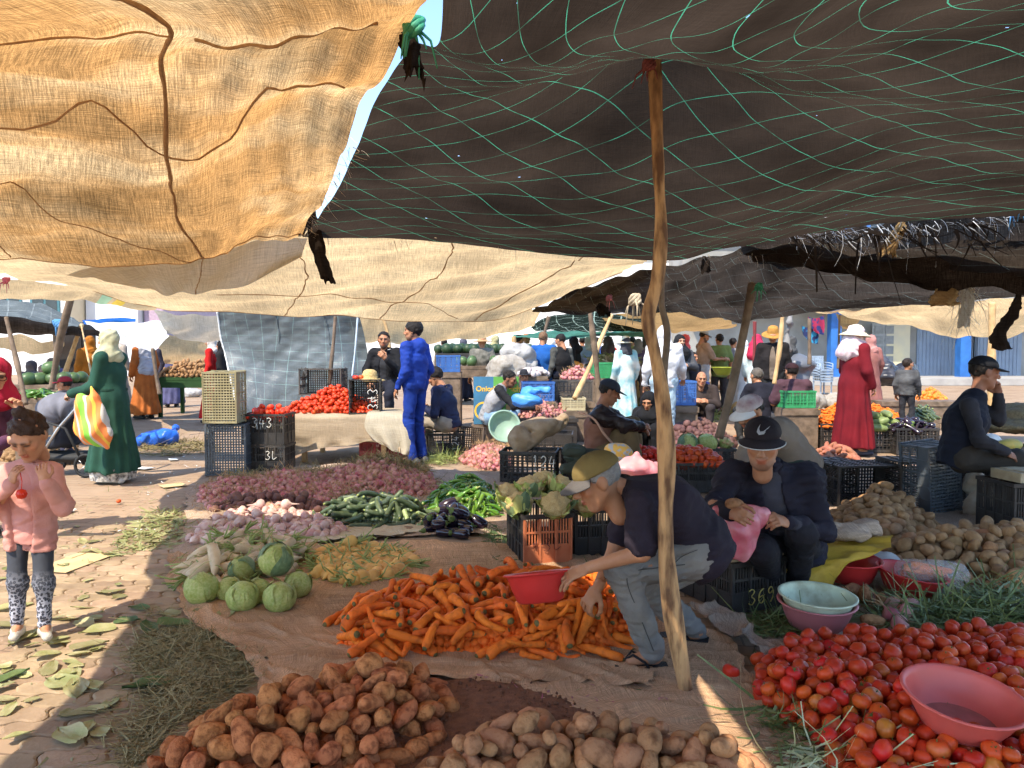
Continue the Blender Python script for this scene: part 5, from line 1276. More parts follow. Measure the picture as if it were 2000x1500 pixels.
def litter(name, label, poly, n, ln, w, m, seed=0, h=.03, up=.12, cat='stalks', seg=3, ang=None):
 rs = np.random.RandomState(seed); xs = [p[0] for p in poly]; ys = [p[1] for p in poly]; X = rs.uniform(min(xs), max(xs), n * 4); Y = rs.uniform(min(ys), max(ys), n * 4)
 ok = inpoly(X, Y, poly); X, Y = X[ok][:n], Y[ok][:n]; e = edgedist(X, Y, poly); z = h * np.clip(e / .25, 0, 1) * rs.rand(len(X)) + .004
 b = np.stack([X, Y, z], 1); d = rs.normal(size=(len(X), 3)); d[:, 2] = np.abs(d[:, 2]) * up
 if ang is not None: d[:, 0] += 1.6 * math.cos(ang); d[:, 1] += 1.6 * math.sin(ang)
 V, F = strips(b, d, ln * rs.uniform(.4, 1.3, len(X)), w * rs.uniform(.5, 1.2, len(X)), .12, seg, rs); V[:, 2] = np.maximum(V[:, 2], .002)
 return ob(name, mesh_from(name, V, F, [m], True), label=label, cat=cat, kind='stuff')
M_HAY = mat('wilted green stalks', (0.20, 0.16, 0.065), (0.33, 0.26, 0.13), 30, 0.8, rnd=.1)
M_HAYD = mat('dark wilted stalks', (0.10, 0.088, 0.036), (0.15, 0.13, 0.055), 30, 0.8)
hay = gpoly([(300, 1230), (380, 1225), (440, 1245), (500, 1290), (490, 1340), (430, 1370), (380, 1400), (330, 1430), (270, 1500), (230, 1500), (250, 1440), (290, 1380), (280, 1320), (250, 1280)])
litter('wilted_stalks', 'matted heap of wilted green stalks left of the potatoes', hay, 3400, .10, .0026, M_HAY, 1, .022, .06)
litter('wilted_stalks', 'dark wilted fronds under the stalk heap', hay, 2200, .06, .0035, M_HAYD, 2, .018, .06)
litter('wilted_stalks', 'scattered stalks along the edge of the paving', gpoly([(170, 1490), (240, 1330), (230, 1260), (300, 1180), (360, 1190), (330, 1240), (300, 1420), (250, 1500)]), 420, .12, .003, M_HAY, 3, .01, .1)
litter('leaf_litter', 'pale green trampled scraps on the paving near the onions', gpoly([(200, 1090), (240, 1040), (290, 1000), (350, 990), (370, 1040), (330, 1070)]), 500, .09, .012, M_LEAF, 4, .012, .05, 'leaf scraps', 2)
litter('leaf_litter', 'thin scraps scattered over the sunlit paving', gpoly([(0, 1490), (0, 1060), (120, 980), (330, 930), (360, 980), (250, 1080), (240, 1320), (150, 1500)]), 260, .045, .005, M_LEAF, 5, .006, .05, 'leaf scraps', 2)
litter('wilted_stalks', 'dry grass strewn on the sunlit aisle at the left', gpoly([(270, 890), (280, 865), (350, 860), (420, 868), (420, 885), (340, 892)]), 900, .18, .006, M_DRY2, 6, .05, .2)
litter('wilted_stalks', 'pale green tops heaped beside the feet of the man in blue', gpoly([(830, 905), (860, 885), (900, 880), (900, 905), (860, 910)]), 700, .16, .005, M_STEM, 7, .10, .3)
litter('wilted_stalks', 'bits of straw and green trimmings strewn over the sacking', gpoly([(330, 1330), (330, 1180), (420, 1090), (820, 1060), (980, 1060), (1000, 1110), (640, 1140), (620, 1320), (900, 1340), (1300, 1330), (1460, 1420), (1380, 1460), (1180, 1400), (880, 1330), (600, 1330)]), 900, .055, .0022, M_DRY2, 8, .006, .1)
litter('wilted_stalks', 'green trimmings around the cauliflower crate', gpoly([(940, 1040), (985, 1020), (985, 1105), (1100, 1115), (1180, 1095), (1180, 1115), (1000, 1125), (950, 1080)]), 500, .07, .006, M_LEAFD, 9, .03, .25)
# soil between the potato heaps
M_SOIL = mat('reddish soil', (0.20, 0.085, 0.04), (0.13, 0.055, 0.028), 30, 0.95, 0.8, 120)
sp = gpoly([(560, 1540), (640, 1440), (800, 1350), (900, 1330), (1050, 1345), (1180, 1410), (1330, 1450), (1450, 1480), (1450, 1560)])
rs = np.random.RandomState(4); X = np.linspace(min(p[0] for p in sp), max(p[0] for p in sp), 90); Y = np.linspace(min(p[1] for p in sp), max(p[1] for p in sp), 60); GX, GY = np.meshgrid(X, Y, indexing='ij')
ed = np.where(inpoly(GX, GY, sp), edgedist(GX, GY, sp), -.05); Z = np.where(ed > 0, .012 + .012 * np.clip(ed / .2, 0, 1) + .006 * rs.rand(*ed.shape), -.03)
idx = np.arange(90 * 60).reshape(90, 60); ob('soil', mesh_from('soil', np.stack([GX, GY, Z], -1).reshape(-1, 3), np.stack([idx[:-1, :-1], idx[1:, :-1], idx[1:, 1:], idx[:-1, 1:]], -1).reshape(-1, 4), [M_SOIL], True), label='loose reddish soil between the two near potato heaps', cat='soil', kind='stuff')
v1, f1 = ICO[1]; n = 700; X = rs.uniform(min(p[0] for p in sp), max(p[0] for p in sp), n * 3); Y = rs.uniform(min(p[1] for p in sp), max(p[1] for p in sp), n * 3); ok = inpoly(X, Y, sp); X, Y = X[ok][:n], Y[ok][:n]
sz = .003 + .008 * rs.rand(len(X)) ** 2.5; V = (v1[None] * sz[:, None, None] * (1 + .3 * rs.randn(len(X), len(v1), 1) * .6)) + np.stack([X, Y, X * 0 + .026], 1)[:, None]
ob('soil_crumbs', mesh_from('crumbs', V.reshape(-1, 3), (f1[None] + (np.arange(len(X)) * len(v1))[:, None, None]).reshape(-1, 3), [M_SOIL], False), label='crumbs of dry soil between the near potato heaps', cat='soil', kind='stuff')

# sackcloth sheets on the ground
M_SACK = cloth_mat('burlap', (0.62, 0.385, 0.225), (0.35, 0.22, 0.14), 0.05, weave=0.28, patch=0.45, wscale=2.0)
M_SACKD = cloth_mat('grey burlap', (0.50, 0.37, 0.27), (0.3, 0.2, 0.14), 0.05, weave=0.25, patch=0.4, wscale=2.0)
M_SACKW = cloth_mat('pale burlap', (0.62, 0.52, 0.36), (0.3, 0.2, 0.14), 0.05, weave=0.15, patch=0.3, wscale=2.0)
def groundsheet(label, rows, m, z=.004, amp=.010, seed=0, nu=110, nv=70, fr=2.2):
 lat = [[G(x, y) for x, y in r] for r in rows]; v, f, uv, P = sheet(lat, nu, nv)
 r1 = wnoise(P * np.array([1, .6, 1]), fr, 10, seed); r2 = 1 - np.abs(wnoise(P, fr * 1.3, 9, seed + 6)); e = np.ones(P.shape[:2])
 P[..., 2] = z + amp * np.clip(.35 + .35 * r1, 0, 2) + amp * 1.1 * np.clip(r2, 0, 1) ** 4 + .0012 * wnoise(P, 20, 9, seed)
 jx = .025 * wnoise(P, 1.8, 8, seed + 2) + .01 * wnoise(P, 9, 8, seed)
 P[..., 0] += jx; P[..., 1] += .7 * np.roll(jx, 7, 0)
 ob('sackcloth_sheet', mesh_from('sackcloth', P.reshape(-1, 3), f, [m], True, uv=uv), label=label, cat='sackcloth', group='sackcloth sheets on the ground')
groundsheet('tan sackcloth spread under the carrots and cabbages', [[(330, 1085), (560, 1070), (830, 1060), (1080, 1070), (1250, 1100)], [(335, 1140), (560, 1140), (830, 1130), (1080, 1140), (1290, 1150)], [(360, 1205), (560, 1200), (830, 1210), (1080, 1230), (1330, 1220)], [(480, 1290), (640, 1270), (850, 1290), (1080, 1300), (1300, 1290)], [(510, 1375), (640, 1345), (850, 1330), (1050, 1340), (1260, 1350)]], M_SACK, .005, .018, 1)
groundsheet('rumpled sackcloth under the crooked pole reaching to the tomatoes', [[(930, 1290), (1080, 1290), (1250, 1240), (1400, 1240), (1480, 1330)], [(1000, 1345), (1120, 1340), (1260, 1300), (1400, 1300), (1480, 1370)], [(1110, 1400), (1200, 1390), (1300, 1370), (1420, 1370), (1520, 1400)], [(1230, 1460), (1330, 1450), (1420, 1440), (1500, 1440), (1600, 1450)], [(1450, 1560), (1500, 1560), (1560, 1550), (1620, 1540), (1700, 1530)]], M_SACK, .006, .012, 2)
groundsheet('sackcloth under the onions, turnips and courgettes', [[(370, 950), (560, 915), (760, 905), (900, 920), (990, 940)], [(360, 1000), (560, 970), (760, 965), (900, 970), (1010, 980)], [(350, 1060), (560, 1030), (760, 1020), (900, 1020), (1010, 1020)], [(330, 1100), (520, 1066), (740, 1052), (900, 1045), (1010, 1050)]], M_SACKD, .004, .012, 3)
groundsheet('sunlit pale cloth edge in front of the courgettes', [[(560, 1050), (680, 1030), (780, 1022), (840, 1016)], [(570, 1062), (690, 1048), (790, 1038), (845, 1026)], [(580, 1068), (700, 1056), (800, 1046), (850, 1034)]], M_SACKW, .018, .012, 4, 50, 20)
groundsheet('sackcloth strip hanging out beside the crate of the seated seller', [[(1345, 1190), (1420, 1205), (1480, 1240), (1520, 1275)], [(1350, 1200), (1410, 1222), (1465, 1255), (1500, 1300)], [(1365, 1205), (1405, 1235), (1455, 1268), (1490, 1310)]], M_SACKD, .02, .035, 5, 60, 24)
groundsheet('sackcloth under the tomatoes at the lower right', [[(1500, 1255), (1700, 1235), (1900, 1225), (2150, 1235)], [(1470, 1320), (1700, 1320), (1900, 1320), (2150, 1320)], [(1480, 1420), (1700, 1420), (1900, 1420), (2200, 1420)], [(1620, 1590), (1800, 1590), (2000, 1590), (2300, 1590)]], M_SACKD, .004, .01, 6)
groundsheet('dusty sackcloth under the potatoes on the right', [[(1590, 985), (1750, 965), (1900, 975), (2100, 1000)], [(1580, 1060), (1750, 1060), (1900, 1060), (2100, 1060)], [(1640, 1180), (1800, 1180), (1950, 1185), (2150, 1190)]], M_SACKD, .004, .01, 7)

# ------------------------------------------------------------------ crates
BLK = mat('black plastic', (0.020, 0.018, 0.017), (0.045, 0.038, 0.032), 6, 0.5, 0.15, 60, rnd=.2)
BLKB = mat('dusty black plastic', (0.05, 0.045, 0.04), (0.09, 0.075, 0.06), 6, 0.6, 0.15, 60)
SLATE = mat('slate blue plastic', (0.06, 0.075, 0.09), (0.09, 0.10, 0.11), 6, 0.5)
OLIVE = mat('olive plastic', (0.24, 0.20, 0.10), (0.30, 0.26, 0.15), 6, 0.55)
BROWNP = mat('brown plastic', (0.13, 0.09, 0.06), (0.09, 0.065, 0.045), 6, 0.55)
ORP = mat('orange plastic', (0.48, 0.15, 0.06), (0.38, 0.11, 0.045), 6, 0.55)
REDP = mat('dark red plastic', (0.28, 0.03, 0.025), (0.2, 0.02, 0.02), 6, 0.5)
BLUP = mat('blue plastic', (0.04, 0.11, 0.32), (0.05, 0.14, 0.38), 6, 0.45)
GRNP = mat('green plastic', (0.03, 0.22, 0.08), (0.05, 0.3, 0.12), 6, 0.45)
BEIP = mat('beige plastic', (0.5, 0.42, 0.25), (0.4, 0.34, 0.2), 6, 0.5)
CHALK = mat('chalk white', (0.62, 0.60, 0.55), (0.4, 0.38, 0.34), 60, 0.95, mixlo=.3, mixhi=.8)
CHALKY = mat('yellow chalk', (0.55, 0.42, 0.12), (0.3, 0.22, 0.06), 60, 0.95, mixlo=.3, mixhi=.8)
_CR = {}
def crate_mesh(w, d, h, style, m, m2=None):
 k = (round(w, 3), round(d, 3), round(h, 3), style, m.name)
 if k in _CR: return _CR[k]
 mb = MB(); t = .010
 for ax, L, off in ((0, w, d / 2), (1, d, w / 2)):
  for sg in (-1, 1):
   def put(u, z, su, sz, th=t, out=0.0, mi=0, rot=0):
    o = sg * (off - th / 2 + out)
    c = (u, o, z) if ax == 0 else (o, u, z); s_ = (su, th, sz) if ax == 0 else (th, su, sz)
    R = None
    if rot: R = Matrix.Rotation(rot, 3, 'Y' if ax == 0 else 'X')
    mb.box(c, s_, R, mi)
   mi = 1 if (m2 is not None and ax == 0 and sg == -1) else 0
   lx = L - 2 * t if ax == 1 else L
   put(0, h - .014, lx + .02, .028, .016, .008); put(0, .02, lx, .04, out=0, mi=mi)
   nv = max(int(round(L / .11)), 3)
   for i in range(nv + 1):
    u = -L / 2 + .008 + (L - .016) * i / nv
    if ax == 1 and i in (0, nv): continue
    put(u, h * .48, .014, h * .9, .018, .006, mi=mi)
   if style in ('slots', 'grid'):
    rows = 3 if style == 'slots' else 4
    for r in range(1, rows): put(0, .04 + (h - .07) * r / rows, lx, .012, .014, .003, mi=mi)
    if style == 'slots':
     put(0, .04 + (h - .07) / rows * .5, lx, (h - .07) / rows, .006, -.002, mi=mi)
     nb = int(L / .021)
     for i in range(nb): put(-L / 2 + .012 + (L - .024) * (i + .5) / nb, .04 + (h - .07) * .65, .0085, (h - .07) * .66, .007, -.001, mi=mi)
    else:
     nb = int(L / .05)
     for i in range(nb): put(-L / 2 + .01 + (L - .02) * (i + .5) / nb, h * .5, .012, h * .9, .007, -.001, mi=mi)
     for r in range(9): put(0, .05 + (h - .08) * r / 8, lx - .01, .008, .006, -.002, mi=mi)
   elif style == 'lattice':
    n2 = int(L / .034)
    for i in range(-2, n2 + 2):
     for q in (-1, 1):
      u0 = -L / 2 + L * (i + .5) / n2; ln = (h - .07) * 1.28
      a = max(-L / 2 + .02, min(L / 2 - .02, u0));
      if abs(u0) > L / 2 - .02 - (h - .07) * .32: ln *= .62
      if abs(u0) > L / 2 - .02: continue
      put(u0, h * .5, .011, ln, .006 + .001 * q, -.001, rot=q * .66)
 for i in range(int(w / .03)):
  mb.box((-w / 2 + w * (i + .5) / int(w / .03), 0, .006), (.015, d - .03, .008))
 for i in range(int(d / .03)):
  mb.box((0, -d / 2 + d * (i + .5) / int(d / .03), .011), (w - .03, .013, .006))
 me = mb.mesh('crate', [m] + ([m2] if m2 else [])); _CR[k] = me; return me
DIG = {'1': [[(.3, .8), (.55, 1), (.5, 0)]], '2': [[(.1, .8), (.4, 1), (.75, .85), (.7, .55), (.1, .05), (.85, .02)]], '3': [[(.1, .9), (.5, 1), (.8, .8), (.4, .55), (.85, .3), (.5, 0), (.05, .1)]],
       '4': [[(.35, 1), (.1, .4), (.9, .42)], [(.7, .75), (.62, 0)]], '6': [[(.75, .95), (.3, .75), (.1, .3), (.4, 0), (.8, .2), (.65, .5), (.2, .4)]], '9': [[(.8, .75), (.5, 1), (.15, .8), (.35, .55), (.8, .75), (.75, .35), (.45, 0)]],
       'L': [[(.15, 1), (.12, .3), (.3, .05), (.9, .3)]], '0': [[(.5, 1), (.1, .6), (.3, 0), (.8, .3), (.7, .9), (.5, 1)]], 'Z': [[(0, .2), (.15, .7), (.25, .3), (.4, .8), (.5, 0)]]}
def number(par, txt, c, rt, up, hgt, m=None, r=.0042):
 c, rt, up = Vector(c), Vector(rt).normalized(), Vector(up).normalized(); mb = MB(); adv = hgt * .78
 for i, ch in enumerate(txt):
  x0 = (i - len(txt) / 2) * adv
  for st in DIG.get(ch, []):
   pts = spline(np.array(st, float), 14); mb.tube([c + rt * (x0 + p[0] * hgt * .62) + up * ((p[1] - .5) * hgt) for p in pts], r, 5, flat=1)
 return ob('painted_number', mb.mesh('number', [m or CHALK], True), parent=par)
def crate(label, p, yaw, w=.56, d=.38, h=.30, style='slots', m=BLK, rot=None, m2=None, cat='crate', group='plastic market crates'):
 o = ob('crate', crate_mesh(w, d, h, style, m, m2), loc=tuple(p), rot=rot if rot is not None else (0, 0, yaw), label=label, cat=cat, group=group); return o
def cc_(c0, yaw, w, d):
 return Vector((c0[0] + math.cos(yaw) * w / 2 - math.sin(yaw) * d / 2, c0[1] + math.sin(yaw) * w / 2 + math.cos(yaw) * d / 2, 0))

c369 = crate('black crate marked 369 with a scale on top, at the feet of the seated seller', cc_(G(1428, 1202), .42, .38, .56), .42, .38, .56, .285); number(c369, '369', (.02, -.2885, .085), (1, 0, 0), (0, 0, 1), .085, CHALKY, .0035)
caul = crate('black crate with orange front panel holding the cauliflowers', cc_(G(1022, 1106), .22, .34, .52), .22, .34, .52, .34, m2=ORP); number(caul, 'Z3L', (.0, -.270, .14), (1, 0, 0), (0, 0, 1), .09, mat('dark scrawl', (.12, .03, .02)), .0025)
crate('black crate standing behind the arms of the crouching man', cc_(G(1122, 1088), .15, .40, .50), .15, .40, .50, .33)
q = G(1035, 938); c124 = crate('empty black crate marked 124 by the sunlit onions', (q.x, q.y, 0), -.16, .60, .42, .34, 'grid'); number(c124, '124', (.19, -.220, .24), (1, 0, 0), (0, 0, 1), .12, None, .006)
# stacked crates left of the tomato table
q = G(447, 926); sl = crate('slate perforated crate standing on its side under the olive crate', (q.x, q.y, .29), 0, .46, .58, .34, 'lattice', SLATE, rot=(-PI / 2, 0, .05))
sl.location = (q.x, q.y - .1, .29)
ol = crate('tall olive crate standing on end on the slate crate', (q.x - .02, q.y - .02, .58 + .29), 0, .58, .38, .34, 'slots', OLIVE, rot=(-PI / 2, PI / 2, .03))
ol.location = (q.x - .02, q.y - .2, .58 + .315)
q = G(530, 918); lo = crate('lower black crate under the crate marked 343', (q.x, q.y, 0), -.05, .46, .36, .32); number(lo, '3L', (.08, -.190, .2), (1, 0, 0), (0, 0, 1), .10, None, .005)
c343 = crate('black crate of tomatoes chalked 343, left of the table', (q.x - .02, q.y, .325), -.05, .50, .38, .36); number(c343, '343', (0, -.200, .26), (1, 0, 0), (0, 0, 1), .11, None, .005)
# behind and under the seats
q = G(872, 886); s1 = crate('black crate chalked 124 under the man with the phone', (q.x, q.y, 0), .1, .50, .38, .30); number(s1, '124', (.12, -.200, .17), (0, 0, 1), (-1, 0, 0), .09, None, .005)
q = G(920, 884); crate('brown lattice crate tipped on its side beside the seated man', (q.x, q.y + .1, .2), 0, .40, .30, .30, 'lattice', BROWNP, rot=(PI / 2 - .1, .05, -.1))
q = G(968, 862); crate('grey crate under the man in the grey waistcoat', (q.x, q.y, 0), .1, .5, .38, .30, 'grid', BLKB)
q = G(740, 902); crate('dark red crate under the right end of the table', (q.x, q.y + .2, 0), 0, .5, .4, .36, 'slots', REDP)
q = G(790, 905); crate('small dark red crate behind the man in blue', (q.x, q.y + .3, 0), 0, .4, .35, .36, 'slots', REDP)
q = G(772, 890); crate('black perforated crate under the man in black', (q.x, q.y + .4, 0), .1, .45, .4, .6, 'lattice', BLK)
# crates on the right
q = G(1650, 975); crate('black crate tipped with its slatted side up, left of the open crate', (q.x, q.y, .21), 0, .60, .34, .42, 'lattice', BLK, rot=(PI / 2, 0, .12));
q = G(1768, 975); crate('black crate tipped over with its open mouth towards the potatoes', (q.x, q.y, .22), 0, .62, .40, .44, 'slots', BLK, rot=(PI / 2, 0, .08))
q = G(1585, 965); crate('black crate half hidden behind the seated seller', (q.x, q.y, .2), 0, .5, .34, .40, 'slots', BLK, rot=(PI / 2, 0, .1))
q = G(1858, 1008); crate('black crate standing on end beneath the man in the black cap', (q.x, q.y + .1, .30), 0, .60, .34, .34, 'slots', SLATE, rot=(-PI / 2, PI / 2 - .08, .25))
q = G(1905, 975); crate('dark crate behind the upright crate', (q.x, q.y, .0), 0.1, .40, .36, .55, 'slots', BLK)
q = G(1990, 1045); br = crate('black crate at the right edge with a worn box on it', (q.x + .1, q.y + .1, 0), .1, .50, .40, .42, 'slots', BLK)
BOXM = mat('worn cardboard', (0.42, 0.34, 0.22), (0.3, 0.22, 0.13), 10, 0.9)
mb = MB(); mb.box((0, 0, .04), (.42, .30, .075)); mb.box((.02, -.01, .082), (.36, .25, .008)); mb.box((0, -.152, .06), (.41, .004, .03)); ob('cardboard_box', mb.mesh('box', [BOXM]), loc=(q.x + .12, q.y + .08, .42), rot=(0, 0, .15), label='flat worn cardboard box lying on the crate at the right edge', cat='box')
VEGROW = []
for i, (x, y, w, lb) in enumerate([(1570, 868, .58, 'first'), (1640, 876, .50, 'second'), (1735, 884, .58, 'third'), (1795, 888, .56, 'fourth')]):
 q = G(x, y); VEGROW.append(q); crate('black crate, %s from the pale post in the row behind the red robe' % lb, (q.x, q.y + .25, 0), -.08, w, .5, .36, 'grid')
# tomatoes and cabbages in crates at mid distance
for x, y, lb in ((1250, 950, 'black crate of tomatoes left of the thick pole'), (1350, 955, 'black crate of tomatoes right of the thick pole')):
 q = G(x, y); crate(lb, (q.x, q.y, 0), .08, .62, .42, .30, 'slots')
q = G(1375, 918); crate('low black crate holding three cabbages', (q.x, q.y, 0), .05, .62, .45, .28, 'grid')
q = G(1150, 938); crate('dusty crate under the folded green jacket', (q.x, q.y, 0), .1, .56, .4, .34, 'slots', BLK)
# far crates
for x, y, d, w, h, m, lb in ((876, 726, 14, .42, .30, BLUP, 'blue and white crate behind the man in navy'), (1118, 782, 12.5, .60, .33, BLKB, 'tall black and grey crate of onions on the far stall'), (1050, 782, 12.2, .5, .3, BLUP, 'blue bin beside the green banner'),
                          (1118, 800, 12.2, .36, .2, BEIP, 'beige crate below the tall crate on the far stall'), (1180, 738, 15, .5, .3, GRNP, 'bright green crate behind the grey post'), (1552, 795, 11.3, .46, .25, GRNP, 'green crate under the seated man in purple'), (1330, 790, 11.5, .35, .36, BLUP, 'blue crate draped with a brown cloth')):
 q = W(x, y, d); crate(lb, (q.x, q.y, max(q.z, 0.0)), .05, w, .38, h, 'grid', m)
 if q.z > .05:
  mb = MB(); mb.box((0, 0, q.z / 2 - .002), (w * 1.1, .5, q.z - .006)); mb.box((0, -.26, q.z - .06), (w * 1.2, .02, .08)); ob('stall_stand', mb.mesh('stand', [WOOD2]), loc=(q.x, q.y, 0), label='wooden stand under the ' + lb, cat='stand')

# ------------------------------------------------------------------ basins and bowls
def pmat(name, c, tr=.15): return mat(name, c, tuple(x * .85 for x in c), 5, 0.35, 0.03, 30, spec=.45, transl=tr)
RED = pmat('red plastic', (0.62, 0.035, 0.03)); CORAL = pmat('coral plastic', (0.84, 0.17, 0.13), .3); PINK = pmat('pink plastic', (0.62, 0.20, 0.20)); MINT = mat('mint plastic, muddy', (0.56, 0.60, 0.42), (0.34, 0.32, 0.20), 9, .5, mixlo=.5, mixhi=.72); MINTG = pmat('mint green plastic', (0.36, 0.52, 0.42), .2); LIME = pmat('lime plastic', (0.28, 0.32, 0.03))
def basin(label, p, r, h, m, rot=(0, 0, 0), base=.72, rim=True, cat='basin'):
 mb = MB(); rb = r * base; t = .004
 prof = [(.001, 0), (rb * .9, 0), (rb, .008), (rb + (r - rb) * .55, h * .55), (r * .97, h * .93), (r, h), (r + .012, h + .002), (r + .014, h + .007), (r + .008, h + .011), (r - .004, h + .006), (r * .97 - t, h * .93), (rb + (r - rb) * .55 - t, h * .55), (rb - t, .012), (.001, .006)]
 mb.lathe(prof, 40, wob=lambda a, i: 1 + .006 * math.cos(2 * a + 1))
 return ob('basin', mb.mesh('basin', [m], True), loc=tuple(p), rot=rot, label=label, cat=cat, group='plastic basins')
def dirt_ring(o, r, h, m):
 mb = MB(); mb.lathe([(r * .66, .016), (r * .40, .0135), (.001, .013)], 32); ob('mud_film', mb.mesh('mud', [m], True), parent=o)
bq = W(1056, 1176, 3.36); basin('red basin held over the carrots by the crouching man', (bq.x, bq.y, bq.z), .142, .12, RED, (-.26, -.10, 0))
bq = Vector((1.55, 2.64, 0)); bb = basin('big coral basin lying tilted on the tomatoes', (bq.x + .02, bq.y, .12), .188, .12, CORAL, (.14, .04, 0), .66)
dirt_ring(bb, .20, .125, mat('pinkish mud film', (.45, .12, .10), (.3, .09, .07), 12, .8))
q = G(1612, 1240); basin('pink basin under the mint basin in front of the seated seller', (q.x, q.y + .12, .005), .185, .125, PINK, (.05, 0, 0), .74); basin('mint green muddy basin nested in the pink basin', (q.x, q.y + .12, .05), .183, .115, MINT, (.05, .02, 0), .74)
q = G(1680, 1165); basin('red basin beside the yellow sack', (q.x, q.y + .17, .05), .18, .125, RED, (.04, .02, 0), .74)
q = G(1805, 1180); basin('red basin with a bag of carrots on it', (q.x, q.y + .17, .02), .185, .115, RED, (.06, .12, 0), .74)
q = W(983, 836, 9.0); basin('mint green basin tipped on its side beside the onion sack', (q.x, q.y, q.z), .18, .10, MINTG, (1.2, .5, 0), .7)

# ------------------------------------------------------------------ the tomato table
tz = .60; tl, tr_ = W(556, 812, 9.75), W(765, 802, 9.85)
TX0, TX1, TY0, TY1 = W(570, 800, 9.6).x, W(765, 800, 9.6).x, 9.62, 10.75
tb = ob('market_table', None, loc=((TX0 + TX1) / 2, (TY0 + TY1) / 2, 0), label='low wooden market table covered with a tan blanket', cat='table'); hw, hd = (TX1 - TX0) / 2, (TY1 - TY0) / 2
ob('tabletop', MB().box((0, 0, tz - .03), (2 * hw, 2 * hd, .05)).mesh('top', [WOOD2]), parent=tb)
for sx in (-1, 1):
 for sy in (-1, 1): ob('leg', MB().box((0, 0, (tz - .06) / 2), (.06, .06, tz - .06)).mesh('leg', [WOOD3]), parent=tb, loc=(sx * (hw - .12), sy * (hd - .1), 0))
BLANK = cloth_mat('tan blanket', (0.40, 0.31, 0.21), (0.3, 0.22, 0.14), 0.05, weave=.12, patch=.25, stripes=[(.10, .16, (.62, .55, .42)), (.22, .28, (.62, .55, .42))])
rows = []
L0 = [(TX0 - .28, 0), (TX0 - .05, 0), (TX0 + .35, 0), (TX0 + .75, 0), (TX1 - .2, 0), (TX1 + .12, 0)]
rows = [[(x, TY1 - .2, tz + .03) for x, _ in L0], [(x, TY0 + .3, tz + .02) for x, _ in L0], [(x, TY0 - .02, tz + .01) for x, _ in L0], [(x, TY0 - .07, tz - .10) for x, _ in L0], [(x, TY0 - .08, tz - .30) for x, _ in L0],
  [(x, TY0 - .10, b) for (x, _), b in zip(L0, (.06, .08, .20, .24, .30, .16))]]
rows = [[(p[0], p[1], (p[2] - .25 * (0 if i > 2 else 1)) if j == 0 and i < 3 else p[2]) for j, p in enumerate(r)] for i, r in enumerate(rows)]
def bl(P, U, V):
 P = P.copy(); hang = np.clip((V - 1.05) / .25, 0, 1); P[..., 1] += hang * (.03 * np.sin(U * 16 + 2 * wnoise(P, .8, 6, 3)) + .02 * wnoise(P, 2.5, 8, 1)); P[..., 2] += (1 - hang) * .008 * wnoise(P, 2.5, 8, 4); return P
v, f, uv, P = sheet(rows, 110, 80, extra=bl); ob('blanket', mesh_from('blanket', v, f, [BLANK], True, uv=uv), label='tan striped blanket hanging over the front of the tomato table', cat='blanket')
rows = [[(TX1 - .30, TY0 + .3, tz + .05), (TX1 - .05, TY0 + .3, tz + .05), (TX1 + .2, TY0 + .3, tz + .04)], [(TX1 - .30, TY0 - .05, tz + .04), (TX1 - .05, TY0 - .06, tz + .04), (TX1 + .2, TY0 - .05, tz + .03)], [(TX1 - .32, TY0 - .13, tz - .12), (TX1 - .02, TY0 - .14, tz - .13), (TX1 + .25, TY0 - .13, tz - .14)], [(TX1 - .22, TY0 - .14, .33), (TX1 + .05, TY0 - .15, .26), (TX1 + .28, TY0 - .14, .2)], [(TX1 - .12, TY0 - .14, .26), (TX1 + .08, TY0 - .15, .16), (TX1 + .24, TY0 - .14, .12)]]
v, f, uv, P = sheet(rows, 50, 50, extra=lambda P, U, V: P + np.stack([P[..., 0] * 0, np.clip((V - .4) / .3, 0, 1) * .035 * np.sin(U * 26), P[..., 0] * 0], -1)); ob('blanket', mesh_from('blanket', v, f, [cloth_mat('pale blanket', (.46, .40, .30), (.3, .25, .18), .05, weave=.12, patch=.2)], True, uv=uv), label='pale folded cloth hanging over the right corner of the table', cat='blanket')
mp_tt = pile('tomato', 'tomato on the table', 'tomato', 'tomatoes on the table', TOM, 1000, [(TX0 - .16, TY0 + .02), (TX1 - .30, TY0 + .04), (TX1 - .30, TY0 + .75), (TX0 + .75, TY1 - .05), (TX0 + .2, TY1 - .05), (TX0 - .1, TY0 + .6)], .40, .06, .031, base=tz + .02, seed=21, ind=0, upright=True, smin=.7, smax=.92, weights=[.16, .15, .15, .15, .09, .15, .15], ramp=.75, stufflabel='heap of orange-red tomatoes piled on the table')
q = G(530, 918); pile('tomato', 'tomato', 'tomato', 'x', TOM, 60, [(q.x - .24, q.y - .15), (q.x + .22, q.y - .15), (q.x + .22, q.y + .16), (q.x - .24, q.y + .16)], .10, .07, .036, base=.62, seed=22, ind=0, upright=True, weights=[.16, .15, .15, .15, .09, .15, .15], stufflabel='tomatoes heaped in the crate chalked 343')
q = W(712, 797, 9.75); ct = crate('black crate chalked 343 standing on end on the table with a straw hat on top', (q.x, q.y + .22, tz + .19), 0, .38, .42, .36, 'slots', BLK, rot=(PI / 2, 0, .12)); ct.location.z = tz + .24; number(ct, '343', (.10, -.02, .375), (0, 1, 0), (1, 0, 0), .12, None, .006); ct.rotation_euler = (PI / 2, 0, .08)
q = W(640, 752, 10.6); crate('black lattice crate standing on its side behind the tomatoes', (q.x, q.y, q.z + .16), 0, .56, .34, .36, 'lattice', BLKB, rot=(PI / 2, 0, -.05)).location.z = tz + .40
STRAW = mat('straw weave', (0.55, 0.40, 0.17), (0.38, 0.25, 0.09), 60, 0.85, .6, 140)
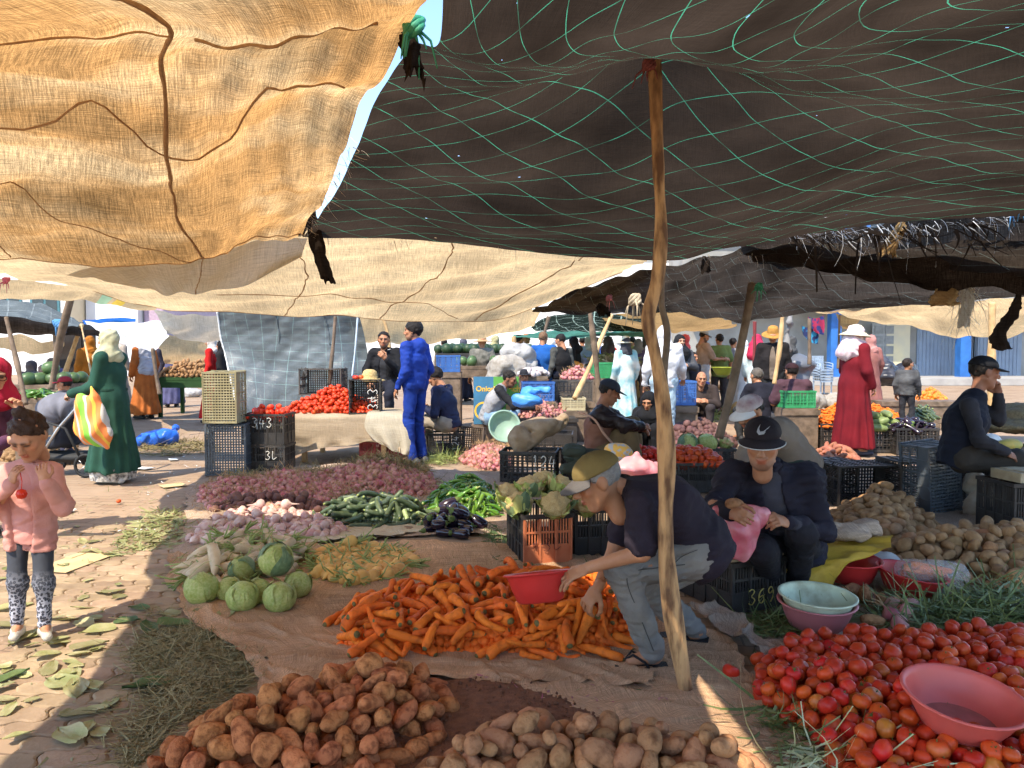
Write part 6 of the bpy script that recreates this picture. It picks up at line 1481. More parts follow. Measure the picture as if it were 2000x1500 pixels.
q = W(719, 733, 9.8); mb = MB(); mb.lathe([(.001, .135), (.05, .13), (.082, .11), (.10, .06), (.105, .02), (.15, .012), (.20, .0), (.198, -.006), (.14, .004), (.10, .01), (.095, .06), (.07, .1), (.001, .125)], 32, wob=lambda a, i: 1 + .03 * math.sin(3 * a)); ob('straw_hat', mb.mesh('hat', [STRAW], True), loc=(q.x, q.y + .1, tz + .445), rot=(.05, .05, 0), label='straw hat resting on the crate on the table', cat='hat')
for i, dx in enumerate((-.15, -.10, -.18)): ob('tomato', TOM[i], loc=(q.x + dx, q.y - .02 + .05 * i, tz + .475), label='tomato beside the straw hat on top of the crate', cat='tomato', group='tomatoes beside the straw hat')

# tomatoes, cabbages and roots at mid distance
q = G(1250, 950); pile('tomato', 'tomato', 'tomato', 'x', TOM[:4], 160, [(q.x - .32, q.y - .2), (q.x + .30, q.y - .2), (q.x + .30, q.y + .25), (q.x - .32, q.y + .25)], .16, .07, .032, base=.26, seed=23, ind=0, upright=True, stufflabel='red tomatoes heaped in the crate left of the thick pole')
q = G(1350, 955); pile('tomato', 'tomato', 'tomato', 'x', TOM[:4], 200, [(q.x - .32, q.y - .2), (q.x + .31, q.y - .2), (q.x + .31, q.y + .3), (q.x - .32, q.y + .3)], .18, .07, .032, base=.26, seed=24, ind=0, upright=True, stufflabel='red tomatoes heaped in the crate right of the thick pole')
q = G(1340, 880); pile('beet', 'dark purple beet in the high heap behind the thick pole', 'beet', 'beets behind the thick pole', [blob('beet', (.05, .048, .046), mat('purple brown beet', (.13, .06, .05), (.085, .035, .03), 12, .7, .3, 60, rnd=.2), 95 + i, .07, 1, 2) for i in range(3)], 420, gpoly([(1225, 895), (1255, 865), (1330, 850), (1410, 850), (1450, 870), (1430, 900), (1330, 905)]), .42, .095, .046, seed=25, ind=150, ramp=.6)
q = G(1375, 918)
for i, (dx, lb) in enumerate(((-.21, 'left cabbage in the low black crate'), (0.02, 'middle cabbage in the low black crate'))): cabbage((q.x + dx, q.y - .05, .33), .115, lb, 'cabbages in the low crate', i == 0, .3, 20 + i)
cauliflower((q.x + .24, q.y - .02, .32), .085, 'cauliflower beside the two cabbages in the low crate', 'cauliflowers', 8, 8)
cb = caul.location
for i, (dx, dy, dz, lb) in enumerate(((-.14, -.17, 0, 'front left cauliflower on the orange-fronted crate'), (.11, -.19, 0, 'front middle cauliflower on the orange-fronted crate'), (-.06, .10, .07, 'tallest cauliflower at the back left of the crate'), (.17, .14, .06, 'back right cauliflower on the crate'), (.33, -.02, -.02, 'right-hand cauliflower behind the cap of the crouching man'), (-.20, .06, .02, 'leftmost cauliflower half hidden at the side of the crate'), (.05, .30, .07, 'cauliflower at the very back of the crate'))):
 cauliflower((cb.x + dx, cb.y + dy, .385 + dz), .105, lb, 'cauliflowers on the crate', i, 11)
pile('sweet_potato', 'reddish sweet potato in the small heap beside the tipped crates', 'sweet potato', 'sweet potatoes by the crates', SWEET, 90, gpoly([(1572, 912), (1590, 892), (1640, 888), (1690, 905), (1660, 915), (1600, 920)]), .16, .17, .035, seed=26, ind=80)
# vegetables in the crate row behind the red robe
def rowfill(i, w, *a, **k):
 q = VEGROW[i]; return pile(*a, poly=[(q.x - w / 2, q.y), (q.x + w / 2, q.y), (q.x + w / 2, q.y + .5), (q.x - w / 2, q.y + .5)], base=.30, **k)
rowfill(0, .58, 'white_radish', 'x', 'radish', 'x', [DAI[0]], n=26, H=.12, L=.2, R=.035, seed=31, ind=0, stufflabel='pale green celery-like roots in the first far crate')
rowfill(1, .5, 'carrot', 'x', 'carrot', 'x', CAR, n=90, H=.12, L=.19, R=.022, seed=32, ind=0, stufflabel='carrots heaped in the second far crate')
BIGZ = [mesh_from('marrow', *[(lambda r: (np.array(r[0]) * 1.9, r[1]))(turned([(-.13, .001), (-.12, .02), (-.08, .027), (0, .03), (.08, .028), (.12, .018), (.13, .001)], 10, .06, 3, .02))][0], [mat('marrow skin', (.12, .17, .05), (.2, .25, .09), 20, .45)], True)]
rowfill(2, .58, 'marrow', 'long pale green marrow in the third far crate', 'marrow', 'marrows in the far crate', BIGZ, n=14, H=.16, L=.46, R=.05, seed=33, ind=12, core=False)
rowfill(3, .56, 'aubergine', 'x', 'aubergine', 'x', [aub(0), ZUC[0]], n=60, H=.12, L=.19, R=.035, seed=34, ind=0, stufflabel='dark aubergines and courgettes in the fourth far crate')
q = G(1600, 850); pile('carrot', 'x', 'carrot', 'x', CAR, 260, gpoly([(1560, 838), (1640, 826), (1760, 826), (1760, 842), (1640, 848)]), .30, .19, .022, base=.1, seed=35, ind=0, ramp=.4, stufflabel='long bank of carrots on the far stall behind the red robe')
pile('white_radish', 'x', 'radish', 'x', DAI, 120, gpoly([(1500, 845), (1520, 828), (1590, 828), (1600, 845)]), .3, .25, .034, base=.1, seed=36, ind=0, ramp=.4, stufflabel='pale roots with green tops on the far stall')
ORG = [blob('orange', (.05, .05, .048), mat('orange peel', (.75, .24, .02), (.65, .18, .015), 20, .45, .3, 200, rnd=.1), 3, .01, 1, 2)]
pile('orange', 'orange on the far fruit stall beside the boy', 'orange', 'oranges on the far stall', ORG, 70, gpoly([(1770, 822), (1790, 808), (1850, 808), (1850, 822)]), .35, .09, .048, base=.35, seed=37, ind=40, ramp=.4)
pile('courgette', 'x', 'courgette', 'x', ZUC[:3], 60, gpoly([(1765, 845), (1775, 832), (1830, 832), (1830, 845)]), .2, .21, .03, base=.2, seed=38, ind=0, stufflabel='dark courgettes on the far stall beside the boy')
mb = MB()
for x, y, w, h in ((1800, 826, 1.6, .42), (1650, 842, 3.2, .14)): qq = G(x, y); mb = MB(); mb.box((0, 0, h / 2), (w, .9, h)); mb.box((0, -.46, h - .05), (w * 1.02, .03, .08)); ob('stall_stand', mb.mesh('stand', [WOOD2]), loc=(qq.x, qq.y + .4, 0), label='low wooden stand under the far %s' % ('oranges' if x == 1800 else 'carrots'), cat='stand')

# spring onions and red onions at the right
M_SPR = mat('spring onion leaves', (0.085, 0.12, 0.03), (0.19, 0.21, 0.07), 20, .5, rnd=.1); M_SPRW = mat('spring onion shafts', (0.45, 0.50, 0.22), (0.6, 0.62, 0.4), 15, .5)
litter('spring_onion_leaves', 'dark green onion leaves heaped behind the tomatoes', gpoly([(1720, 1245), (1700, 1200), (1800, 1180), (1900, 1160), (2050, 1160), (2080, 1240), (1900, 1250)]), 1300, .24, .0065, M_SPR, 21, .10, .18, 'onion leaves', 4)
litter('spring_onion_leaves', 'green onion leaves lying beside the crate marked 369', gpoly([(1440, 1215), (1500, 1195), (1560, 1195), (1570, 1235), (1500, 1250)]), 260, .18, .005, M_SPR, 22, .03, .12, 'onion leaves', 4)
litter('spring_onion_leaves', 'spring onion leaves spilling over the tomato edge', gpoly([(1440, 1395), (1480, 1365), (1560, 1385), (1620, 1450), (1600, 1490), (1500, 1440)]), 300, .22, .006, M_SPR, 23, .05, .15, 'onion leaves', 4, ang=-1.0)
litter('spring_onion_leaves', 'sunlit pale spring onions at the bottom beside the tomatoes', gpoly([(1490, 1500), (1500, 1450), (1560, 1440), (1640, 1500), (1640, 1560), (1500, 1560)]), 260, .26, .006, M_SPRW, 24, .06, .12, 'spring onions', 4, ang=-.5)
for i, (x, y) in enumerate(((1745, 1190), (1765, 1205), (1740, 1212), (1758, 1228), (1778, 1190))):
 q = G(x, y + 8); ob('red_onion', ONI[i % 4], loc=(q.x, q.y, .045), rot=(i, 1.2 * i, i), scale=1.45, label='large dark red onion behind the mint basin', cat='onion', group='large onions behind the mint basin')
for i, (x, y) in enumerate(((1665, 1160), (1690, 1170), (1650, 1168), (1705, 1222), (1720, 1178))):
 q = G(x, y + 6); ob('potato', POT2[i % 5], loc=(q.x, q.y, .04), rot=(i, i, i), label='loose potato lying between the basins and the onions', cat='potato', group='loose potatoes by the basins')
p_ = lambda x, y, d: tuple(W(x, y, d))
NAVYD = (0.026, 0.018, 0.027); BLACK = (.012, .012, .014)
# ---- the crouching man
J = dict(head=p_(1168, 940, 3.5), neck=p_(1226, 950, 3.52), chest=p_(1292, 1000, 3.52), pel=p_(1368, 1078, 3.52),
         shL=p_(1250, 985, 3.32), shR=p_(1236, 965, 3.70), elL=p_(1254, 1078, 3.26), elR=p_(1205, 1062, 3.72), wrL=p_(1146, 1110, 3.30), wrR=p_(1166, 1150, 3.60),
         hipL=p_(1368, 1092, 3.42), hipR=p_(1372, 1090, 3.62), knL=p_(1212, 1112, 3.36), knR=p_(1262, 1150, 3.72), anL=p_(1278, 1280, 3.42), anR=p_(1360, 1232, 3.74), toL=p_(1232, 1290, 3.42), toR=p_(1335, 1255, 3.76))
def polo_extra(g, J, k):
 g.ell(J['pel'] + _v((.0, 0, .05)), (.135, .18, .14), k=.08)
 g.ell(J['chest'] + _v((.03, 0, .03)), (.145, .175, .13), k=.1)
crouch, JC, toC = person('crouching man in olive cap, black polo and grey jeans filling a red basin', J, top=dict(col=NAVYD, name='polo_shirt', sleeve='short', hem=.09, collar=(.02, .017, .024), bulk=.98),
 legs=dict(col=(0.21, 0.19, 0.165), col2=(0.13, 0.12, 0.11), name='jeans', bulk=1.0, cuff=.06, end=.93, fold=.009), hair=dict(col=(.25, .23, .21), th=.002, off=-.012, curl=.001), head=dict(brow=(.15, .13, .11)), yaw_pitch=(.06, -.42, 0), headscale=1.08,
 hands=((.55, 0.2, (-.5, 0, -.75)), (.35, .25, (-.9, -.1, -.35))), cap=dict(col=(0.17, 0.12, 0.04), visor=(0.09, 0.08, 0.075), vdrop=.012), res=.0118, fwd=(-1, 0, 0), extra_top=polo_extra, handz=((-.3, -.6, .7), (0, -.3, .9)))
for q, dz in (('L', 0), ('R', .03)):
 a, t = JC['an' + q], JC['to' + q]; d = _nrm(_v([*(t - a)[:2], 0])); sd = np.cross(d, (0, 0, 1)); mb = MB()
 pts = [a + d * s for s in (-.06, -.02, .04, .10, .15, .18)]; wd = (.030, .036, .036, .042, .040, .02)
 zz = [max(.012, (t[2] - .03) * (i / 5) + (a[2] - .07) * (1 - i / 5)) for i in range(6)]
 vs = [];
 for i, (p, w_) in enumerate(zip(pts, wd)):
  for s_ in (-1, 1):
   for h in (0, .016): vs.append((p[0] + sd[0] * w_ * s_, p[1] + sd[1] * w_ * s_, zz[i] - .010 + h))
 fs = []
 for i in range(5):
  o = 4 * i; fs += [(o + 1, o + 3, o + 7, o + 5), (o, o + 4, o + 6, o + 2), (o, o + 1, o + 5, o + 4), (o + 2, o + 6, o + 7, o + 3)]
 fs += [(0, 2, 3, 1), (20, 21, 23, 22)]; mb.add(vs, fs)
 f0 = a + d * .13; up = _v((0, 0, 1)); z0 = zz[3] + .03
 for s_ in (-1, 1):
  mb.tube([_v((*(f0[:2]), z0)), _v((*(a + d * .10 + sd * .022 * s_)[:2], z0 + .028)), _v((*(a + d * .05 + sd * .040 * s_)[:2], zz[2] + .03)), _v((*(a + d * .03 + sd * .038 * s_)[:2], zz[2] + .004))], .006, 6)
 ob('sandal', mb.mesh('sandal', [fab(BLACK, None, .5)]), parent=crouch)
# ---- the seated seller
J = dict(head=p_(1489, 866, 4.10), neck=p_(1500, 902, 4.24), chest=p_(1508, 972, 4.32), pel=p_(1530, 1065, 4.5), shR=p_(1432, 932, 4.28), shL=p_(1574, 936, 4.30), elR=p_(1396, 990, 4.08), wrR=p_(1428, 1000, 3.90), elL=p_(1612, 1040, 4.2), wrL=p_(1536, 1020, 3.99),
         hipR=p_(1500, 1075, 4.45), hipL=p_(1565, 1075, 4.45), knR=p_(1490, 1075, 4.02), knL=p_(1566, 1042, 4.08), anR=p_(1510, 1150, 4.5), anL=p_(1558, 1154, 4.42), toR=p_(1495, 1165, 4.4), toL=p_(1550, 1168, 4.30))
def coat_extra(g, J, k):
 g.cap(J['pel'], J['pel'] + _v((.12, -.05, -.22)), .16, .13, k=.08); g.cap(J['shL'], J['pel'] + _v((.10, 0, 0)), .09, .14, k=.08); g.cap(J['shR'], J['pel'] + _v((-.1, 0, .1)), .08, .10, k=.08)
seller, JS, toS = person('seated seller in black cap and dark coat filling a pink bag', J, top=[dict(col=(.050, .046, .055), name='sweater', hem=.02, bulk=.92, collar=(.09, .10, .14), plain=True), dict(col=(.020, .017, .026), name='coat', hem=.26, bulk=1.04, open=.065, fold=.010, crease=.008)], legs=dict(col=(.018, .016, .020), bulk=1.1), hair=dict(col=(.12, .11, .10), th=.003), head=dict(beard=(.27, .14, .085)),
 yaw_pitch=(-.05, -.22, 0), headscale=1.12, hands=(.7, .75), cap=dict(col=(.018, .012, .014), visor=(.02, .014, .016)), shoes=(.02, .016, .016), res=.0125, fwd=(-.30, -.95, 0), extra_top=coat_extra)
# pale emblem on the cap front
sw = [(-.034, .030), (-.038, .012), (-.030, .002), (-.012, .004), (.042, .022), (-.010, -.008), (-.036, -.012), (-.050, .000), (-.046, .016)]
pts = []
for du, dv in sw:
 th = du / .10 + .22; z = .085 + dv; r = math.sqrt(max(0, 1 - ((z - .045) / .086) ** 2)); pts.append((-math.sin(th) * .0915 * r, math.cos(th) * .1105 * r - .012, z))
tri = [(0, 8, 1), (8, 7, 1), (7, 6, 2), (7, 2, 1), (6, 5, 3), (6, 3, 2), (5, 4, 3)]
ob('cap_emblem', mesh_from('emblem', toS(np.array(pts)), [t for t in tri] + [t[::-1] for t in tri], [fab((.7, .7, .7))], False), parent=[c for c in seller.children if c.name.startswith('cap')][0])
mb = MB(); pv = [toS(np.array([[math.sin(a) * (.086 + .075 * max(math.cos(a * 1.1), 0) ** .6) * .955, math.cos(a) * (.086 + .075 * max(math.cos(a * 1.1), 0) ** .6) * 1.085 - .005, .047 - .020 * math.cos(a) - .012 * math.sin(a) ** 2]]))[0] for a in np.linspace(-1.12, 1.12, 22)]
mb.tube(pv, .0028, 5); ob('visor_piping', mb.mesh('piping', [fab((.55, .55, .52))], True), parent=[c for c in seller.children if c.name.startswith('cap')][0])
# ---- the girl
LEG = bpy.data.materials.new('spotted leggings'); LEG.use_nodes = True; N = LEG.node_tree.nodes; L = LEG.node_tree.links
tc = N.new('ShaderNodeTexCoord'); vo = N.new('ShaderNodeTexVoronoi'); vo.inputs['Scale'].default_value = 75; L.new(tc.outputs['Object'], vo.inputs[0]); r1 = N.new('ShaderNodeValToRGB'); e = r1.color_ramp.elements; e[0].position = .12; e[0].color = (.2, .2, .25, 1); e[1].position = .62; e[1].color = (.40, .40, .45, 1); k = e.new(.22); k.color = (.02, .02, .03, 1); k = e.new(.42); k.color = (.03, .03, .04, 1)
L.new(vo.outputs['Distance'], r1.inputs[0]); sx = N.new('ShaderNodeSeparateXYZ'); L.new(tc.outputs['Object'], sx.inputs[0]); mr = N.new('ShaderNodeMapRange'); mr.inputs[1].default_value = .16; mr.inputs[2].default_value = .36; L.new(sx.outputs[2], mr.inputs[0]); mx = N.new('ShaderNodeMix'); mx.data_type = 'RGBA'; L.new(mr.outputs[0], mx.inputs[0]); L.new(r1.outputs[0], mx.inputs[6]); mx.inputs[7].default_value = (.035, .038, .048, 1); L.new(mx.outputs[2], N['Principled BSDF'].inputs[0]); N['Principled BSDF'].inputs['Roughness'].default_value = .85
J = dict(head=p_(56, 852, 3.74), neck=p_(58, 908, 3.80), chest=p_(60, 965, 3.80), pel=p_(58, 1040, 3.80), shR=p_(15, 925, 3.80), shL=p_(102, 925, 3.80), elR=p_(-8, 992, 3.72), elL=p_(122, 988, 3.70), wrR=p_(22, 945, 3.58), wrL=p_(88, 940, 3.58),
         hipR=p_(36, 1050, 3.80), hipL=p_(82, 1050, 3.80), knR=p_(33, 1140, 3.76), knL=p_(86, 1140, 3.76), anR=p_(34, 1228, 3.78), anL=p_(88, 1228, 3.78), toR=p_(28, 1242, 3.66), toL=p_(92, 1242, 3.66))
PINKC = (.56, .27, .22)
girl, JG, toG = person('girl in pink jacket and spotted leggings looking at her hands', J, S=.64, top=[dict(col=(.66, .30, .25), name='shirt', hem=.07, bulk=.95, sleeve='none', plain=True), dict(col=PINKC, col2=(.46, .20, .16), name='jacket', hem=.13, bulk=1.22, arm=1.0, open=.10, fold=.005, crease=.004)], legs=dict(mat=LEG, name='leggings', bulk=.98, hip=.72, fold=.0025, cuff=.046, end=.92), hair=dict(col=(.045, .022, .013), th=.007, bun=True, curl=.007, off=.006, slope=.85), head=dict(child=True, fem=True, tone=(.45, .215, .115), closed=True), tone=(.45, .215, .115),
 yaw_pitch=(.05, -.60, 0), headscale=1.46, hands=((.5, .2, (.25, .0, .9)), (.5, .2, (-.25, .0, .9))), handz=((-.3, -1, .2), (.3, -1, .2)), shoes=(.62, .56, .46), res=.012, fwd=(0.03, -1, 0), group='people in the market')
# ---- woman in green
def stand(**kw):
 J = dict(STAND); J.update(kw); return J
SAGE = fab((.46, .43, .28), (.34, .33, .20), .85, 22)
q = G(222, 940); J = stand(elR=(.2, .10, 1.10), wrR=(.12, .40, 1.02), elL=(-.2, .08, 1.10), wrL=(-.10, .42, 1.0), knR=(.10, .08, .5), toR=(.10, .18, .03), anL=(-.1, -.1, .085), toL=(-.1, .05, .03))
gw, _, _ = person('woman in long green dress and cream headscarf beside the pushchair', J, loc=(q.x, q.y, 0), yaw=PI / 2 - .1, S=.955, robe=dict(col=(.022, .075, .050), col2=(.015, .05, .035), hem=.13, r=.26, waist=.15, name='dress', pleats=13), hijab=dict(mat=SAGE, len=.30), shoes=(.6, .58, .53), head=dict(fem=True, tone=(.5, .27, .17)), tone=(.5, .27, .17), yaw_pitch=(.05, -.05, 0), hands=(.8, .8), res=.017)
# ---- man in blue tracksuit
BLU = (.012, .045, .30); q = G(812, 905)
def hood(g, J, k): g.ell(J['neck'] + _v((0, -.07, -.02)) * k, (.10 * k, .07 * k, .09 * k), k=.05)
bm_, _, _ = person('standing man in bright blue tracksuit beside the tomato table', stand(elR=(.22, -.05, 1.13), wrR=(.20, .08, .90), elL=(-.22, -.02, 1.13), wrL=(-.2, .12, .92)), loc=(q.x, q.y, 0), yaw=PI / 2 - .5, S=1.035, top=dict(col=BLU, col2=(.008, .03, .21), name='track_jacket', hem=.05, bulk=1.05, rough=.7), legs=dict(col=(.010, .036, .23), col2=(.007, .024, .16), cuff=.058), hair=dict(th=.016, slope=.75, off=-.012), head=dict(beard=(.16, .08, .045)), shoes=(.10, .10, .09), yaw_pitch=(.35, -.05, 0), res=.017, extra_top=hood)
# ---- man with phone
q = G(880, 893); pm_, JP, _ = person('seated young man in navy jacket looking down at a phone', sitpose(.32, .28, .46, .12, .40, wrR=(.05, .34, .62), wrL=(-.05, .36, .62), elR=(.24, .10, .56), elL=(-.24, .12, .56)), loc=(q.x, q.y + .1, 0), yaw=PI / 2 - .35, S=1.03, top=dict(col=(.018, .022, .055), name='jacket', rough=.7), legs=dict(col=(.30, .25, .19), cuff=.07), hair=dict(th=.020, slope=.8, curl=.003), shoes=(.10, .09, .08), yaw_pitch=(.1, -.55, 0), res=.017)
mb = MB(); mb.box((0, 0, 0), (.075, .15, .009)); mb.box((0, 0, .006), (.068, .14, .002)); ph = ob('mobile_phone', mb.mesh('phone', [mat('black glass', (.01, .01, .012), None, 3, .1)]), label='mobile phone in the hands of the seated man in navy', cat='phone')
yy = PI / 2 - .35; ph.location = (q.x + math.cos(yy) * 0 - math.sin(yy) * .47, q.y + .1 + math.cos(yy) * .47, .64); ph.rotation_euler = (.6, 0, yy)
# ---- man in black with a cigarette
q = W(755, 900, 11.0); sm_, JM, _ = person('man in black sitting behind the tomato table with a cigarette', sitpose(.82, .05, .80, .16, .36, wrL=(-.10, .30, 1.30), elL=(-.24, .12, 1.10), wrR=(.16, .28, .95)), loc=(q.x, 11.0, 0), yaw=PI - .15, S=1.0, top=[dict(col=(.03, .03, .034), name='shirt', bulk=.95, plain=True), dict(col=BLACK, name='jacket', open=.05, bulk=1.08)], legs=dict(col=(.02, .022, .035)), hair=dict(th=.006), head=dict(beard=(.10, .055, .035)), yaw_pitch=(.25, -.02, 0), res=.018, hands=(.5, .6), shoes=(.03, .03, .03), handz=(None, (0, 1, .5)))
# ---- man in grey waistcoat
q = G(965, 868); vm_, _, _ = person('man in light grey waistcoat reaching over the far onions', sitpose(.30, .45, .45, .15, .40, wrR=(.05, .70, .55), wrL=(-.05, .70, .55), elR=(.2, .42, .58), elL=(-.2, .42, .58)), loc=(q.x - .1, q.y, 0), yaw=-PI / 2 - .15, S=1.03, top=[dict(col=(.025, .025, .028), name='sweater', bulk=.97, plain=True), dict(col=(.33, .33, .34), name='waistcoat', sleeve='none', bulk=1.1)], legs=dict(col=(.26, .38, .50), col2=(.15, .24, .36)), hair=dict(th=.006), head=dict(beard=(.12, .06, .04), tone=(.25, .11, .06)), tone=(.25, .11, .06), yaw_pitch=(-.1, -.35, 0), res=.018, shoes=(.05, .05, .05))
# ---- man in brown waistcoat
J = dict(head=p_(1190, 766, 8.0), neck=p_(1178, 800, 8.0), chest=p_(1172, 832, 8.0), pel=p_(1168, 885, 8.0), shR=p_(1172, 812, 7.8), shL=p_(1184, 808, 8.2), elR=p_(1218, 830, 7.72), wrR=p_(1252, 832, 7.80), elL=p_(1225, 832, 8.25), wrL=p_(1254, 838, 8.05), hipR=p_(1170, 892, 7.9), hipL=p_(1175, 890, 8.1), knR=p_(1228, 828, 7.86), knL=p_(1236, 828, 8.14), anR=p_(1240, 910, 7.86), anL=p_(1246, 908, 8.14), toR=p_(1262, 915, 7.86), toL=p_(1268, 915, 8.14))
bw_, JB, _ = person('man in brown waistcoat with pale band and dark cap, sitting with knees up', J, top=[dict(col=(.022, .014, .014), collar=(.02, .014, .014), name='padded_jacket', hem=.06, bulk=1.08, arm=1.3, rough=.4, fold=.012), dict(col=(.21, .095, .062), col2=(.15, .07, .045), name='waistcoat', sleeve='none', hem=.05, bulk=1.22, plain=True)], legs=dict(col=(.16, .105, .05), bulk=1.15, cuff=.07), hair=dict(th=.003), head=dict(tone=(.28, .12, .065)), tone=(.28, .12, .065), cap=dict(col=(.025, .03, .045), visor=(.02, .025, .035)), yaw_pitch=(.05, -.35, 0), headscale=1.08, shoes=(.05, .04, .03), res=.0165, fwd=(1, -.05, 0))
mb = MB(); pb = spline(np.array([tuple(W(1130, 805, 7.78) - Vector(bw_.location)), tuple(W(1160, 818, 7.73) - Vector(bw_.location)), tuple(W(1178, 845, 7.74) - Vector(bw_.location)), tuple(W(1198, 868, 7.80) - Vector(bw_.location))]), 12); mb.tube(pb, .022, 6, flat=.5); ob('peach_band', mb.mesh('band', [fab((.62, .36, .25))], True), parent=bw_)  # plain peach strip running diagonally across the waistcoat
# ---- man in white cap bending
J = dict(head=p_(1466, 806, 5.7), neck=p_(1490, 830, 5.8), chest=p_(1520, 850, 5.85), pel=p_(1570, 905, 6.0), shR=p_(1476, 848, 5.6), shL=p_(1520, 836, 6.05), elR=p_(1452, 890, 5.55), wrR=p_(1445, 935, 5.5), elL=p_(1500, 890, 6.0), wrL=p_(1460, 930, 5.8), hipR=p_(1560, 915, 5.9), hipL=p_(1580, 912, 6.1), knR=p_(1500, 925, 5.8), knL=p_(1530, 920, 6.15), anR=p_(1540, 1010, 5.9), anL=p_(1570, 1005, 6.1), toR=p_(1510, 1020, 5.85), toL=p_(1545, 1015, 6.05))
wc_, _, _ = person('bearded man in white cap and taupe sweater bending behind the seller', J, top=dict(col=(.20, .155, .115), col2=(.16, .12, .09), name='sweater', hem=.08, bulk=1.06), legs=dict(col=(.03, .045, .035)), hair=dict(th=.003), head=dict(beard=(.03, .02, .015)), cap=dict(col=(.55, .53, .5), col2=(.16, .05, .06), visor=(.6, .58, .55), vdrop=.01), yaw_pitch=(.05, -.42, 0), headscale=1.05, res=.0155, fwd=(-1, -.45, 0), shoes=(.05, .04, .04))
# ---- woman in red robe
q = G(1665, 888); SCF = fab((.55, .36, .38), (.68, .58, .58), .8, 18)
rw_, _, _ = person('woman in long red robe, pale scarf and broad white sun hat', stand(elR=(.24, .0, 1.12), wrR=(.22, .12, .92), elL=(-.22, .02, 1.12), wrL=(-.2, .2, .95)), loc=(q.x, q.y, 0), yaw=-PI / 2 + .25, S=1.02, robe=dict(col=(.15, .007, .012), col2=(.11, .005, .01), hem=.10, r=.25, waist=.16, pleats=10), hijab=dict(mat=SCF, len=.36, back=.25), hat=dict(col=(.68, .60, .44), brim=.20, h=.10, droop=.05), head=dict(fem=True), shoes=(.05, .05, .07), yaw_pitch=(-.3, -.1, 0), hands=(.6, .6), res=.018)
# ---- boy
q = G(1752, 843); person('small boy in black and white top standing by the far stall', stand(), loc=(q.x, 13.0, 0), yaw=-PI / 2 + .9, S=.73, top=[dict(col=(.02, .02, .024), col2=(.10, .10, .10), name='jacket', bulk=1.15)], legs=dict(col=(.03, .03, .035)), hair=dict(th=.004, col=(.03, .02, .015)), head=dict(child=True), headscale=1.25, yaw_pitch=(-.5, 0, 0), shoes=(.05, .05, .05), res=.02)
# ---- man in black cap at the right
J = dict(head=p_(1922, 728, 6.3), neck=p_(1906, 770, 6.3), chest=p_(1888, 820, 6.3), pel=p_(1872, 890, 6.3), shR=p_(1892, 792, 6.1), shL=p_(1900, 790, 6.5), elR=p_(1912, 858, 6.02), wrR=p_(1966, 884, 6.08), elL=p_(1950, 820, 6.42), wrL=p_(1950, 770, 6.36), hipR=p_(1880, 900, 6.2), hipL=p_(1882, 898, 6.4), knR=p_(1985, 898, 6.15), knL=p_(1985, 895, 6.45), anR=p_(1975, 1000, 6.2), anL=p_(1978, 998, 6.45), toR=p_(2010, 1012, 6.2), toL=p_(2012, 1010, 6.45))
rm_, _, _ = person('man in black cap and navy waistcoat resting chin on hand at right', J, top=[dict(col=(.028, .026, .030), name='sweater', hem=.05, bulk=1.05, plain=True), dict(col=(.010, .012, .022), name='waistcoat', sleeve='none', hem=.10, bulk=1.22, plain=True)], legs=dict(col=(.035, .028, .022), bulk=1.15), hair=dict(th=.003), head=dict(tone=(.27, .12, .07)), tone=(.27, .12, .07), cap=dict(col=(.010, .010, .012), visor=(.012, .012, .014)), yaw_pitch=(.0, -.12, 0), headscale=1.10, hands=(.5, (.8, 0, (-.25, 0, .9))), shoes=(.03, .03, .03), res=.0155, fwd=(1, -.05, 0))
# ---- woman in red headscarf at the left edge
J = dict(head=p_(-6, 732, 5.7), neck=p_(-20, 780, 5.75), chest=p_(-25, 835, 5.8), pel=p_(-60, 920, 5.9), shR=p_(-40, 805, 5.6), shL=p_(20, 800, 5.95), elR=p_(-30, 880, 5.5), wrR=p_(15, 860, 5.45), elL=p_(40, 850, 5.9), wrL=p_(36, 800, 5.75), hipR=p_(-75, 930, 5.8), hipL=p_(-40, 930, 6.0), knR=p_(-60, 990, 5.7), knL=p_(-25, 990, 5.9), anR=p_(-70, 1075, 5.8), anL=p_(-35, 1070, 6.0), toR=p_(-40, 1085, 5.7), toL=p_(-10, 1080, 5.9))
lw_, _, toLW = person('woman in crimson headscarf and glasses leaning in at the left edge', J, top=dict(col=(.06, .02, .045), col2=(.16, .06, .10), name='cardigan', hem=.2, bulk=1.1), legs=dict(col=(.03, .03, .04)), hijab=dict(col=(.36, .012, .035), col2=(.26, .01, .03), len=.2), head=dict(fem=True, tone=(.48, .25, .15)), tone=(.48, .25, .15), yaw_pitch=(0, -.3, 0), headscale=.98, fwd=(.55, -.8, 0), shoes=(.03, .03, .03), res=.017)
mb = MB()
for s in (-1, 1): mb.tube(toLW(np.array([[s * .033 + .026 * math.cos(a), .104 - .012 * abs(math.cos(a) * .3), .006 + .020 * math.sin(a)] for a in np.linspace(0, 6.283, 17)])), .0028, 5, cap=False)
mb.tube(toLW(np.array([[-.008, .108, .010], [.008, .108, .010]])), .0025, 5); ob('glasses', mb.mesh('glasses', [fab(BLACK, None, .3)], True), parent=lw_)
